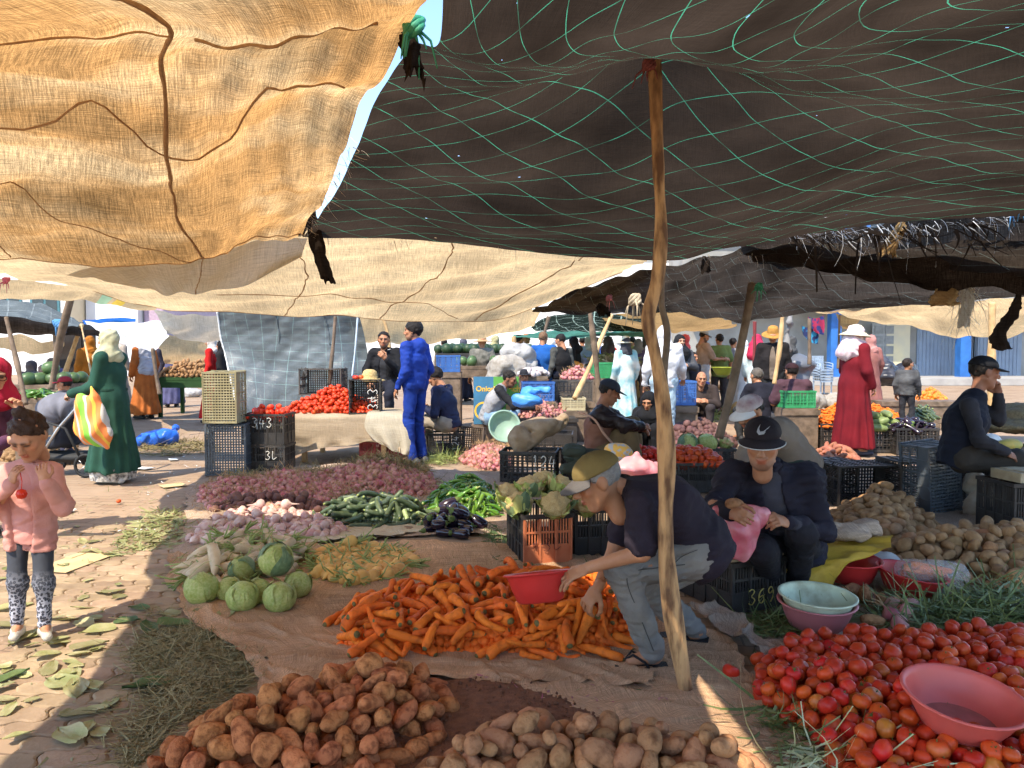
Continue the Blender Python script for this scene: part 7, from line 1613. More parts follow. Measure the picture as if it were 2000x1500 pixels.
# ---- background shoppers and sellers
def bg(label, x, d, S, yaw, J=None, **k):
 q = W(x, 750, d); k.setdefault('res', .030); k.setdefault('shoes', (.03, .03, .03)); return person(label, J or STAND, loc=(q.x, d, 0), yaw=yaw, S=S, **k)
T = lambda c, **k: dict(col=c, **k)
bg('hooded shopper in white sweatshirt seen from behind, holding the plaid trolley', 1296, 10.8, 1.02, -.1, stand(elR=(.26, .12, 1.15), wrR=(.30, .32, 1.0)), top=T((.72, .71, .72), bulk=1.12), legs=T((.38, .50, .58)), hijab=dict(col=(.72, .71, .72), closed=True, len=.2), res=.022)
bg('woman in black headscarf and charcoal robe talking on a phone', 1326, 13.0, .97, PI + .2, stand(elR=(.26, .1, 1.2), wrR=(.10, .12, 1.50), elL=(-.26, .1, 1.15), wrL=(-.05, .25, 1.2)), robe=dict(col=(.07, .07, .075), hem=.1, r=.27), hijab=dict(col=(.015, .015, .017), len=.3), head=dict(fem=True, tone=(.5, .27, .17)), tone=(.5, .27, .17), res=.024)
bg('child in dark printed jacket beside the woman on the phone', 1352, 13.3, .80, PI + .6, top=T((.03, .025, .03)), legs=T((.05, .05, .06)), hair=dict(th=.006))
bg('woman in black crouching behind the thick pole', 1283, 9.6, .95, PI - .6, sitpose(.15, .35, .50, .15, .35), top=T(BLACK, bulk=1.15), legs=T(BLACK, bulk=1.15), hijab=dict(col=BLACK, len=.3), head=dict(fem=True), yaw_pitch=(.2, -.3, 0), res=.02)
bg('bald man peering over the far counter behind the plaid trolley', 1372, 12.6, 1.0, PI - .3, sitpose(.25, .3, .5, .15, .4), top=T((.05, .035, .03), bulk=1.15), legs=T((.05, .04, .04)), yaw_pitch=(.2, -.1, 0), res=.024)
bg('man in tan shirt and pale cap standing at the far counter', 1372, 16.5, 1.06, -PI / 2 + .2, stand(elR=(.22, .15, 1.15), wrR=(.15, .42, 1.15), elL=(-.22, .1, 1.15), wrL=(-.1, .4, 1.15)), top=T((.36, .24, .17), sleeve='short'), legs=T((.4, .4, .42)), cap=dict(col=(.4, .45, .5), visor=(.4, .45, .5)), hair=dict(th=.003), head=dict(beard=(.1, .06, .04)), yaw_pitch=(0, -.3, 0))
bg('man in olive green shirt seen from behind at the far counter', 1405, 16.8, 1.02, .15, top=T((.16, .20, .055), sleeve='short', hem=.15, bulk=1.12), legs=T((.05, .04, .04)), hair=dict(th=.006))
bg('woman in crimson headscarf and pale blue coat behind the red-brown post', 1477, 15.5, 1.0, -.6, robe=dict(col=(.55, .66, .70), hem=.1, r=.27), hijab=dict(col=(.50, .03, .09), len=.25, back=.3), head=dict(fem=True))
bg('man in orange straw hat and black jacket standing behind the seated men', 1508, 12.8, 1.04, PI - .3, top=[T((.16, .12, .09), plain=True, bulk=.95), T((.015, .012, .012), open=.05, bulk=1.1)], legs=T((.02, .02, .02)), hat=dict(col=(.45, .22, .05), brim=.17), yaw_pitch=(0, -.45, 0), res=.024)
bg('seated man in dark navy coat seen from behind, with grey hair', 1492, 11.6, 1.05, .3, sitpose(.25, .2, .45), top=T((.014, .014, .022), bulk=1.2), legs=T((.03, .03, .03)), hair=dict(th=.004, col=(.12, .1, .08)), res=.022)
bg('seated man in plum waistcoat seen from behind on the green crate', 1553, 11.3, 1.08, .1, sitpose(.28, .1, .42, .22, .38), top=T((.085, .040, .052), sleeve='short', bulk=1.2), legs=T((.06, .06, .065), bulk=1.2), hair=dict(th=.004), cap=dict(col=(.03, .01, .012)), res=.022)
bg('man in royal blue polo seen from behind at the far stalls', 1061, 14.5, 1.02, -.1, top=T((.015, .10, .36), hem=.12, bulk=1.15), legs=T((.36, .31, .24)), hair=dict(th=.004, col=(.2, .11, .06)), yaw_pitch=(-.3, -.1, 0), res=.024)
bg('man in dark waistcoat and grey sleeves beside the blue polo', 1096, 14.2, .99, .6, top=[T((.08, .08, .07), plain=True), T((.015, .014, .014), sleeve='none', bulk=1.12)], legs=T((.012, .014, .025)), hair=dict(th=.006), yaw_pitch=(.3, -.3, 0), res=.024)
bg('woman in leaf-print dress and broad straw hat at the far melons', 942, 15.0, .98, .2, top=T((.25, .23, .19), col2=(.05, .05, .04), bulk=1.1), legs=T((.1, .1, .1)), hat=dict(col=(.45, .28, .14), brim=.20), res=.026)
bg('man in black jacket with hood at the far white wall', 1013, 18.0, 1.02, -.9, top=T((.02, .018, .02)), legs=T((.03, .03, .03)), hair=dict(th=.006))
bg('man in white shirt with shaved head at the far white wall', 1026, 18.6, 1.05, -1.0, top=T((.6, .6, .58)), legs=T((.3, .3, .3)))
bg('seller in grey waistcoat sitting behind the garlic heap', 1024, 13.2, 1.0, PI, sitpose(.25, .2, .45), top=T((.04, .045, .045)), legs=T((.04, .04, .04)), cap=dict(col=(.02, .02, .025), visor=(.02, .02, .025)))
bg('person in black cape bending over the far oranges', 1122, 17.0, .98, 1.2, robe=dict(col=(.03, .03, .035), r=.27), hijab=dict(col=(.03, .025, .03), len=.25), yaw_pitch=(0, -.4, 0))
bg('person in lavender quilted coat in the far crowd', 1150, 18.0, 1.0, .3, top=T((.36, .38, .55), bulk=1.2), legs=T((.05, .05, .1)), hijab=dict(col=(.55, .45, .45), closed=True))
bg('woman in mauve cape and hood in the far crowd', 1188, 18.0, 1.0, 1.3, robe=dict(col=(.14, .085, .095), r=.3), hijab=dict(col=(.14, .085, .095), len=.35, back=.4))
bg('woman in turquoise patterned dress and pale sun hat', 1222, 14.5, .96, .4, robe=dict(col=(.10, .38, .46), col2=(.62, .62, .55), r=.25), hijab=dict(col=(.05, .05, .06), len=.22), hat=dict(col=(.62, .58, .42), brim=.16), head=dict(fem=True))
bg('person in purple with a grey headscarf in the far crowd', 1246, 17.5, .96, -.3, top=T((.12, .09, .2), bulk=1.2), legs=T((.06, .06, .08)), hijab=dict(col=(.25, .25, .26), len=.3))
bg('person in bright red jacket in the far crowd', 1137, 20.5, 1.02, 0, top=T((.45, .02, .03)), legs=T((.02, .03, .2)), hair=dict(th=.006))
bg('person in scarlet coat with white scarf in the far crowd', 1205, 21.0, 1.0, .5, top=T((.5, .03, .03), bulk=1.15), legs=T((.1, .1, .1)), hijab=dict(col=(.7, .7, .7)))
bg('woman in long grey head veil and rust skirt walking in the aisle', 283, 15.8, 1.0, PI / 2 - .6, robe=dict(col=(.42, .12, .025), hem=.1, r=.27), hijab=dict(col=(.42, .43, .48), len=.42, back=.62), head=dict(fem=True), res=.024)
bg('man in dark top behind the woman in the long grey veil', 298, 16.8, .97, PI - .3, top=T((.04, .035, .05)), legs=T((.2, .18, .15)), hair=dict(th=.006))
bg('woman in scarlet dress and white headscarf behind the silver tarpaulin', 416, 15.0, .98, PI / 2, robe=dict(col=(.5, .012, .012), hem=.1, r=.25), hijab=dict(col=(.6, .57, .52), len=.2), head=dict(fem=True), yaw_pitch=(0, -.2, 0), res=.024)
bg('person in black beside the scarlet dress', 437, 14.6, .93, PI / 2, robe=dict(col=BLACK, hem=.1, r=.25), hijab=dict(col=BLACK, len=.25))
bg('person in ochre hooded cloak behind the forked pole', 178, 15.5, .98, .8, robe=dict(col=(.45, .16, .02), r=.27), hijab=dict(col=(.45, .16, .02), closed=True, len=.25))
bg('person in mauve quilted jacket at the far left stall', 82, 15.0, .93, .2, sitpose(.35, .1), top=T((.30, .18, .26), bulk=1.25), legs=T((.04, .04, .06)), hijab=dict(col=(.3, .22, .2)))
bg('person in purple hood sitting at the far left stall', 104, 15.6, .95, .8, sitpose(.45, .1), top=T((.16, .14, .25), bulk=1.2), legs=T((.04, .04, .06)), hair=dict(th=.01, col=(.2, .15, .1)))
bg('person in grey coat at the far left stall', 55, 15.4, .95, -.2, sitpose(.4, .1), top=T((.10, .09, .085), bulk=1.2), legs=T((.04, .04, .06)), hijab=dict(col=(.12, .1, .1)))
bg('small child in crimson cap behind the pushchair hood', 128, 9.6, .62, PI / 2, top=T((.1, .1, .12)), legs=T((.05, .05, .08)), cap=dict(col=(.30, .02, .03), visor=(.3, .02, .03)), headscale=1.35, hair=dict(th=.003), res=.022)

mb = MB(); mb.lathe([(.001, -.024), (.018, -.018), (.025, 0), (.018, .018), (.001, .024)], 14); mb.tube([(0, 0, .02), (.004, 0, .06), (-.01, .01, .10)], .002, 5); q = W(42, 965, 3.58); ob('toy_pendant', mb.mesh('pendant', [mat('red toy', (.65, .03, .01), None, 4, .25)], True), loc=tuple(q), label='small round red toy hanging from the hands of the girl', cat='toy')
mb = MB(); mb.tube([(0, 0, 0), (.05, -.02, .01)], .004, 6); q = W(757, 683, 10.66); ob('cigarette', mb.mesh('cigarette', [fab((.7, .68, .62))], True), loc=tuple(q), label='cigarette in the raised hand of the man in black', cat='cigarette')

for x, d, yw, c, lb in ((868, 20, .3, (.35, .3, .25), 'beige'), (905, 21, -.4, (.03, .03, .05), 'ink blue'), (968, 20.5, .8, (.25, .22, .1), 'khaki'), (1078, 21, 0, (.5, .5, .48), 'off-white'), (1165, 22, .5, (.05, .12, .4), 'cobalt'), (1234, 20, -.5, (.4, .3, .1), 'mustard'), (1262, 19, .2, (.06, .06, .06), 'charcoal'), (1338, 18.5, 1.2, (.5, .05, .06), 'poppy red'), (1430, 18, -.8, (.2, .2, .22), 'slate grey'), (1452, 17.2, .4, (.7, .68, .64), 'chalk white'), (1545, 15.2, 1.0, (.02, .02, .02), 'jet black'), (1700, 15.5, .3, (.3, .12, .1), 'russet'), (335, 19, .4, (.1, .1, .2), 'indigo'), (232, 19, -.3, (.3, .25, .2), 'sand')):
 f_ = d % 2 > .4
 bg('distant shopper dressed in %s at the back of the market' % lb, x, d, random.uniform(.95, 1.05), yw, **(dict(robe=dict(col=c, r=.27), hijab=dict(col=tuple(min(1, q * 1.5 + .05) for q in c), len=.28)) if f_ else dict(top=T(c, bulk=1.1), legs=T(tuple(q * .5 + .02 for q in c)), hair=dict(th=.006))), res=.036)

# seams and pocket on the jeans, placket on the polo
def limb_seam(body, pts, r, m, nm='seam'):
 ob(nm, MB().tube(spline(np.array(pts), 24), r, 5).mesh(nm, [m], True), parent=body)
DS = fab((.07, .065, .06))
h, k, a = JC['hipL'], JC['knL'], JC['anL']; o = _v((0, -1, .12))
limb_seam(crouch, [h * .75 + k * .25 + o * .083, h * .4 + k * .6 + o * .076, k + o * .066 + _v((.02, 0, -.02)), k * .5 + a * .5 + o * .062, a * .9 + k * .1 + o * .060], .0022, DS)
limb_seam(crouch, [h * .9 + k * .1 + o * .089 + _v((0, 0, .06)), h * .7 + k * .3 + o * .084 + _v((0, 0, .035)), h * .6 + k * .4 + o * .082 + _v((-.01, 0, -.01))], .002, DS, 'pocket_edge')
for b_, J_ in ((gw, None),):
 mb = MB(); mb.lathe([(.215, .03), (.225, .10), (.232, .16)], 40, wob=lambda a, i: 1 + .06 * math.sin(9 * a)); ob('underskirt', mb.mesh('underskirt', [fab((.62, .58, .52), (.10, .09, .08), .85, 30)], True), parent=b_)
 mb = MB(); mb.lathe([(.195, .985), (.20, 1.0), (.195, 1.015)], 30, sy=.72); ob('belt', mb.mesh('belt', [fab((.015, .05, .034))], True), parent=b_)

# ------------------------------------------------------------------ sacks, bags, draped cloths
def lump(name, label, prims, m, res=.012, fold=.012, fr=4, cat=None, cuts=(), group=None, loc=None, d2=None):
 g = SDF()
 for p in prims:
  if p[0] == 'c': g.cap(*p[1:])
  else: g.ell(*p[1:])
 s0 = int(abs(hash(label)) % 7) if False else len(label) % 9
 g.disp = d2 or (lambda P: fold * wnoise(P, fr, 9, s0) + fold * .45 * wnoise(P, fr * 2.7, 8, s0 + 3))
 for c in cuts: g.cut(*c)
 v, f, c = g.mesh(res); b = v.mean(0); b[2] = v[:, 2].min()
 uv = v[:, :2] * 1.0 + v[:, 2:3] * .7
 return ob(name, mesh_from(name, v - b, f, [m], True, uv=uv), loc=tuple(b), label=label, cat=cat or name, group=group)
YEL = mat('yellow woven sack', (0.52, 0.32, 0.03), (0.40, 0.23, 0.02), 8, .7, .5, 60, transl=.1)
rows = [[W(1500, 1052, 4.75), W(1580, 1060, 4.75), W(1660, 1052, 4.8), W(1738, 1045, 4.8)], [W(1500, 1070, 4.5), W(1580, 1085, 4.45), W(1660, 1075, 4.45), W(1742, 1060, 4.5)], [W(1510, 1100, 4.38), W(1580, 1115, 4.3), W(1640, 1100, 4.34), W(1735, 1072, 4.42)], [W(1560, 1140, 4.34), W(1590, 1150, 4.26), W(1625, 1140, 4.32), W(1650, 1098, 4.4)], [W(1575, 1165, 4.30), W(1598, 1174, 4.22), W(1618, 1168, 4.30), W(1630, 1130, 4.38)]]
v, f, uv, P = sheet([[tuple(p) for p in r] for r in rows], 60, 50, .012, 2.5, 3, extra=lambda P, U, V: P + .012 * np.stack([wnoise(P, 4, 8, 1), wnoise(P, 4, 8, 5), wnoise(P, 6, 8, 3)], -1)); ob('yellow_sack', mesh_from('sack', v, f, [YEL], True, uv=uv), label='yellow woven sack draped over the seat of the seated seller', cat='sack')
q = G(1600, 1130); crate('dark crate seat hidden under the yellow sack', (q.x + .04, q.y + .26, 0), .2, .50, .32, .21, 'slots')
lump('burlap_bundle', 'rumpled brown burlap bundle on the yellow sack', [('e', W(1655, 1040, 4.7), (.14, .12, .05)), ('e', W(1690, 1030, 4.8), (.08, .1, .05))], M_SACKD, .012, .014, 4, 'bundle')
PINKB = mat('pink plastic film', (0.80, 0.20, 0.25), (0.9, 0.42, 0.44), 9, .18, 1.0, 22, spec=.6, transl=.45)
film = lambda P: .012 * wnoise(P, 4, 8, 2) + .006 * np.sin(P[:, 0] * 60 + P[:, 2] * 30 + 4 * wnoise(P, 2, 6, 3))
lump('plastic_bag', 'pink plastic bag held open by the seated seller', [('c', W(1405, 1003, 3.95), W(1488, 1003, 3.98), .03, .03, .03), ('e', W(1440, 1030, 3.92), (.125, .06, .10)), ('e', W(1448, 1068, 3.92), (.075, .05, .09)), ('c', W(1485, 1010, 3.98), W(1440, 1085, 3.95), .02, .012, .05)], PINKB, .009, cat='bag', d2=film)
ob('potato', POT2[2], loc=tuple(W(1433, 985, 3.9)), label='single potato being dropped into the pink bag', cat='potato')
lump('plastic_bag', 'pink and white plastic bag tied up beside the olive cap', [('e', W(1240, 912, 6.4), (.17, .12, .07)), ('c', W(1240, 905, 6.4), W(1243, 888, 6.4), .04, .02, .04), ('e', W(1275, 918, 6.4), (.10, .1, .06))], mat('pink white film', (.75, .5, .5), (.8, .25, .3), 4, .3, .4, 20, transl=.35), .012, cat='bag', d2=film)
WFILM = mat('clear plastic film', (0.75, 0.72, 0.68), (0.6, 0.57, 0.53), 8, .15, .6, 25, spec=.6, alpha=.24); WBAG = mat('white plastic film', (0.55, 0.53, 0.5), (0.42, 0.4, 0.38), 8, .3, .5, 25, transl=.35)
lump('plastic_bag', 'crumpled white plastic bag behind the red basins', [('e', W(1718, 1092, 4.75), (.11, .09, .055)), ('e', W(1745, 1100, 4.7), (.05, .05, .03))], WBAG, .009, cat='bag', d2=film)
q = G(1805, 1180)
for i in range(9):
 a = i - 4; pw = W(1815 + a * 3, 1108 + abs(a) * 1.5 + (i % 3) * 9, 4.45); ob('carrot', CAR[i % 3], loc=(pw.x, pw.y + .03 * (i % 3), pw.z), rot=(i, .12 + .05 * (i % 2), -.25 + .09 * (i % 4)), scale=1.15, label='carrot inside the clear bag on the red basin', cat='carrot', group='carrots in the clear bag')
lump('plastic_bag', 'clear plastic bag of carrots lying on the red basin', [('c', W(1770, 1112, 4.45), W(1865, 1122, 4.42), .065, .075, .04)], WFILM, .010, cat='bag', d2=lambda P: .008 * wnoise(P, 5, 8, 2))
lump('plastic_bag', 'scraps of white and tan sacking stuffed behind the upright crate', [('e', W(1915, 985, 6.6), (.15, .12, .14)), ('e', W(1905, 945, 6.7), (.09, .1, .12))], mat('scrap sacking', (.42, .36, .28), (.25, .18, .12), 5, .9, .5, 30), .014, .02, 4, 'sacking')
lump('plastic_bag', 'white plastic bag poking out of the tipped black crate', [('e', W(1785, 985, 6.9), (.08, .1, .09))], WBAG, .012, .02, 4, 'bag')
lump('onion_sack', 'burlap sack bunched over the black crates beside the brown waistcoat', [('e', W(1060, 830, 8.7), (.26, .16, .09)), ('e', W(1015, 858, 8.6), (.13, .14, .15)), ('c', W(1020, 880, 8.5), W(1100, 815, 8.7), .06, .07, .06)], mat('brown burlap', (.33, .24, .15), (.24, .16, .09), 9, .9, .5, 60), .014, .016, 3.5, 'sack')
q = G(1075, 905); crate('black crate under the bunched burlap sack', (q.x, q.y + .3, 0), -.1, .60, .42, .36, 'slots')
lump('green_jacket', 'folded dark green jacket lying behind the olive cap', [('e', W(1150, 892, 7.6), (.24, .16, .07)), ('e', W(1120, 880, 7.5), (.13, .13, .06)), ('c', W(1105, 915, 7.4), W(1190, 905, 7.5), .05, .05, .05)], fab((.045, .055, .04)), .014, .014, 4, 'jacket')
lump('blue_bundle', 'bright blue plastic bundle lying on the aisle at the left', [('c', G(292, 872) + Vector((0, 0, .12)), G(330, 872) + Vector((0, 0, .13)), .12, .14, .06), ('c', G(335, 872) + Vector((0, 0, .2)), G(343, 868) + Vector((0, 0, .26)), .05, .04, .05), ('e', G(275, 872) + Vector((0, 0, .1)), (.12, .1, .1))], mat('blue film', (.03, .16, .65), (.02, .1, .45), 5, .35, .5, 20, transl=.1), .02, .025, 3, 'bundle', cuts=[((0, 0, -1), (0, 0, .002))])
lump('blue_bundle', 'light blue plastic bag lying on the far onion stall', [('c', W(1025, 768, 9.8), W(1070, 762, 9.8), .06, .06, .05), ('e', W(1030, 782, 9.7), (.18, .12, .07))], mat('sky film', (.08, .32, .75), (.05, .22, .6), 6, .4, .5, 20, transl=.2), .016, .02, 4, 'bag')
pile('red_onion', 'x', 'onion', 'x', ONI, 200, gpoly([(1000, 868), (1010, 850), (1100, 845), (1120, 860), (1060, 872)]), .3, .06, .034, base=.42, seed=41, ind=0, ramp=.5, stufflabel='red onions heaped on the stall beside the brown waistcoat')
qs = G(1060, 866); mb = MB(); mb.box((0, .2, .2), (1.0, .9, .40)); mb.box((0, -.27, .38), (1.04, .03, .06)); ob('stall_stand', mb.mesh('stand', [BLK]), loc=(qs.x, qs.y, 0), label='dark stand under the onions beside the brown waistcoat', cat='stand')
litter('onion_stalks', 'pale dry onion tops spilling from the bunched sack', gpoly([(985, 880), (990, 860), (1030, 860), (1035, 885)]), 600, .2, .005, M_DRY, 42, .30, .5, 'dry stalks')
lump('checked_bag', 'paper bag with orange and grey checks behind the olive cap', [('e', W(1207, 885, 6.9), (.13, .09, .10))], mat('checked paper', (.75, .42, .08), (.42, .42, .42), 22, .7, mixlo=.49, mixhi=.51), .014, .006, 4, 'bag', cuts=[((0, 0, 1), W(1207, 866, 6.9))])

# scale on the crate marked 369
mb = MB(); mb.box((0, 0, .02), (.30, .40, .035)); mb.box((0, -.02, .05), (.26, .30, .012), mi=1); mb.box((0, -.202, .022), (.18, .006, .022), mi=1)
sc_ = ob('weighing_scale', mb.mesh('scale', [mat('orange scale', (.5, .14, .06)), mat('steel plate', (.5, .5, .5), None, 5, .3, metal=.8)]), loc=(c369.location.x + .03, c369.location.y, .30), rot=(0, 0, .42), label='flat weighing scale on the crate marked 369', cat='scale')
mb = MB(); mb.box((0, 0, .006), (.37, .54, .012)); ob('board', mb.mesh('board', [BOXM]), loc=(c369.location.x, c369.location.y, .287), rot=(0, 0, .42), label='cardboard sheet lying on the crate marked 369', cat='cardboard')

# ------------------------------------------------------------------ banner with print
def text(par, s, loc, size, m, rot=(PI / 2, 0, 0), name='lettering', bold=.0):
 cu = bpy.data.curves.new(name, 'FONT'); cu.body = s; cu.size = size; cu.align_x = 'CENTER'; cu.align_y = 'CENTER'; cu.offset = bold; cu.extrude = .001
 t_ = bpy.data.objects.new('t', cu); COL.objects.link(t_); bpy.context.view_layer.update(); me = bpy.data.meshes.new_from_object(t_.evaluated_get(bpy.context.evaluated_depsgraph_get())); bpy.data.objects.remove(t_); me.materials.clear(); me.materials.append(m)
 o = bpy.data.objects.new(name, me); COL.objects.link(o); o.parent = par; o.location = loc; o.rotation_euler = rot; return o
BG = mat('banner green', (.11, .33, .06), None, 3, .5); BB = mat('banner blue', (.05, .17, .28), None, 3, .5); BY = mat('banner yellow', (.75, .45, .05)); BW = mat('banner white', (.75, .75, .7))
a, b = W(925, 780, 11.6), W(1013, 780, 11.6); wd = b.x - a.x; hh = .72
bn = ob('banner', None, loc=(a.x, 11.6, .30), label='green and blue printed banner behind the man in the grey waistcoat', cat='banner')
ob('blue_panel', MB().box((wd * .22, 0, hh / 2), (wd * .44, .012, hh)).mesh('panel', [BB]), parent=bn); ob('green_panel', MB().box((wd * .72, 0, hh / 2), (wd * .56, .012, hh)).mesh('panel', [BG]), parent=bn)
text(bn, 'ionTech', (wd * .74, -.010, hh * .74), .125, BY, bold=.004); text(bn, 'Onion', (wd * .26, -.010, hh * .74), .11, BY, bold=.003); ob('printed_line', MB().box((wd * .78, -.009, hh * .54), (.28, .004, .012)).mesh('line', [BW]), parent=bn)
ob('printed_label', MB().box((wd * .84, -.009, hh * .34), (.16, .004, .10)).mesh('label', [mat('label tan', (.5, .3, .12))]), parent=bn); ob('printed_label', MB().box((wd * .94, -.009, hh * .35), (.08, .004, .10)).mesh('label', [BW]), parent=bn)
mb = MB(); mb.lathe([(.14, 0), (.11, .0)], 24); ob('printed_ring', mb.mesh('ring', [BY]), parent=bn, loc=(wd * .22, -.009, hh * .28), rot=(PI / 2, 0, 0))
mb = MB(); mb.box((0, 0, .15), (wd * 1.1, .3, .29)); ob('stall_stand', mb.mesh('stand', [WOOD2]), loc=(a.x + wd / 2, 11.75, 0), label='dark board stand under the printed banner', cat='stand')

# ------------------------------------------------------------------ stroller
q = G(140, 925); ST = ob('stroller', None, loc=(q.x, q.y, 0), rot=(0, 0, 0), label='pushchair with a grey hood pushed by the woman in green', cat='stroller')
GR = fab((.19, .19, .22)); DKF = fab((.03, .035, .05)); ALU = mat('aluminium tube', (.5, .5, .5), None, 5, .35, metal=.7); RUB = mat('black rubber', (.02, .02, .02), None, 5, .7)
def part(name, mb, m, par, smooth=True, **k): return ob(name, mb.mesh(name, m if isinstance(m, list) else [m], smooth), parent=par, **k)
for sy in (-.24, .24):
 part('frame_tube', MB().tube([(-.28, sy, .12), (.0, sy, .55), (.30, sy, .88), (.34, sy, .93)], .016, 8), ALU, ST); part('frame_tube', MB().tube([(.28, sy, .14), (.08, sy, .55), (-.12, sy, .62)], .016, 8), RUB, ST)
 for sx, r in ((-.30, .09), (.30, .12)):
  wmb = MB(); wmb.tube([(sx + r * math.cos(t), sy, r + .01 + r * math.sin(t)) for t in np.linspace(0, 6.283, 25)], .018, 7, cap=False)
  wl = part('wheel', wmb, RUB, ST); hub = MB()
  for k in range(5): hub.tube([(sx, sy, r + .01), (sx + r * math.cos(k * 1.257), sy, r + .01 + r * math.sin(k * 1.257))], .006, 5)
  part('spokes', hub, ALU, wl)
part('handle', MB().tube([(.34, -.24, .93), (.37, -.2, .96), (.37, .2, .96), (.34, .24, .93)], .018, 8), RUB, ST)
g = SDF(); g.cap((-.16, 0, .74), (.0, 0, .78), .19, .17, k=.03, side=(0, 1, 0), w=1.25); g.sub((-.36, 0, .62), (.26, .22, .22)); g.cut((.75, 0, -1), (.04, 0, .64)); g.disp = lambda P: .008 * np.sin(np.arctan2(P[:, 2] - .62, P[:, 0] + .02) * 9); ob('hood', sdf_mesh('hood', g, .014, [GR], False), parent=ST)
g = SDF(); g.cap((-.05, 0, .42), (.12, 0, .72), .09, .08, side=(0, 1, 0), w=2.4); g.cap((-.32, 0, .36), (-.02, 0, .38), .06, .08, side=(0, 1, 0), w=2.4); g.disp = lambda P: .008 * wnoise(P, 4, 8, 2); ob('seat', sdf_mesh('seat', g, .016, [DKF], False), parent=ST)
g = SDF(); g.cap((-.2, 0, .2), (.18, 0, .2), .07, .07, side=(0, 1, 0), w=2.2); ob('basket', sdf_mesh('basket', g, .018, [RUB], False), parent=ST)

# striped shopping bag on the arm of the woman in green
def stripe_mat():
 m = bpy.data.materials.new('striped cotton'); m.use_nodes = True; N = m.node_tree.nodes; L = m.node_tree.links; uv = N.new('ShaderNodeUVMap'); sx = N.new('ShaderNodeSeparateXYZ'); L.new(uv.outputs[0], sx.inputs[0])
 cr_ = N.new('ShaderNodeValToRGB'); cr_.color_ramp.interpolation = 'CONSTANT'; e = cr_.color_ramp.elements
 stops = [(0, (.72, .2, .05)), (.12, (.75, .45, .05)), (.18, (.72, .2, .05)), (.28, (.45, .42, .38)), (.34, (.72, .25, .05)), (.44, (.2, .5, .05)), (.60, (.45, .42, .38)), (.66, (.75, .22, .06)), (.76, (.75, .48, .06)), (.82, (.72, .2, .05)), (.92, (.45, .42, .38))]
 e[0].position = 0; e[0].color = c4(stops[0][1]); e[1].position = stops[1][0]; e[1].color = c4(stops[1][1])
 for p, c in stops[2:]: k = e.new(p); k.color = c4(c)
 L.new(sx.outputs[0], cr_.inputs[0]); b = N['Principled BSDF']; L.new(cr_.outputs[0], b.inputs[0]); b.inputs['Roughness'].default_value = .8; return m
g = SDF(); A = W(183, 775, 7.85); g.cap(tuple(A + Vector((-.05, 0, -.06))), tuple(A + Vector((.0, 0, -.36))), .09, .13, k=.06, side=(1, 0, 0), w=1.35); g.cap(tuple(A + Vector((.02, 0, -.3))), tuple(A + Vector((.12, 0, -.52))), .11, .03, k=.06, side=(1, 0, 0), w=1.2); g.cap(tuple(A + Vector((-.14, 0, .0))), tuple(A + Vector((-.06, 0, -.3))), .04, .08, k=.05)
g.cap(tuple(A + Vector((-.02, 0, .1))), tuple(A), .02, .05, k=.04)
g.disp = lambda P: .012 * wnoise(P, 3.5, 8, 2) + .006 * np.sin((P[:, 0] * .9 - P[:, 2] * .2) * 55); v, f, c = g.mesh(.011); uvb = ((v[:, 0] + .30 * v[:, 2]) - (v[:, 0] + .30 * v[:, 2]).min()) / np.ptp(v[:, 0] + .30 * v[:, 2])
uvb = np.clip(uvb + .03 * wnoise(v, 3, 6, 1), 0, .999); bo = np.array(A); ob('shopping_bag', mesh_from('bag', v - bo, f, [stripe_mat()], True, uv=np.stack([uvb, uvb * 0], 1)), loc=tuple(bo), label='striped orange and green cloth bag on the arm of the woman in green', cat='bag')

# ------------------------------------------------------------------ trolleys, chairs, bundles in the background
def check_mat():
 m = bpy.data.materials.new('plaid cloth'); m.use_nodes = True; N = m.node_tree.nodes; L = m.node_tree.links; tc = N.new('ShaderNodeTexCoord'); b = N['Principled BSDF']; prev = None
 for ax in ('X', 'Z'):
  w = N.new('ShaderNodeTexWave'); w.bands_direction = ax; w.inputs['Scale'].default_value = 4.5; L.new(tc.outputs['Object'], w.inputs[0]); r = N.new('ShaderNodeMapRange'); r.inputs[1].default_value = .6; r.inputs[2].default_value = .75; r.inputs[3].default_value = 1; r.inputs[4].default_value = .35; L.new(w.outputs['Fac'], r.inputs[0])
  if prev is None: prev = r.outputs[0]
  else:
   mu = N.new('ShaderNodeMath'); mu.operation = 'MULTIPLY'; L.new(prev, mu.inputs[0]); L.new(r.outputs[0], mu.inputs[1]); prev = mu.outputs[0]
 mx = N.new('ShaderNodeMix'); mx.data_type = 'RGBA'; L.new(prev, mx.inputs[0]); mx.inputs[6].default_value = (.16, .12, .09, 1); mx.inputs[7].default_value = (.72, .68, .6, 1); L.new(mx.outputs[2], b.inputs[0]); b.inputs['Roughness'].default_value = .8; return m
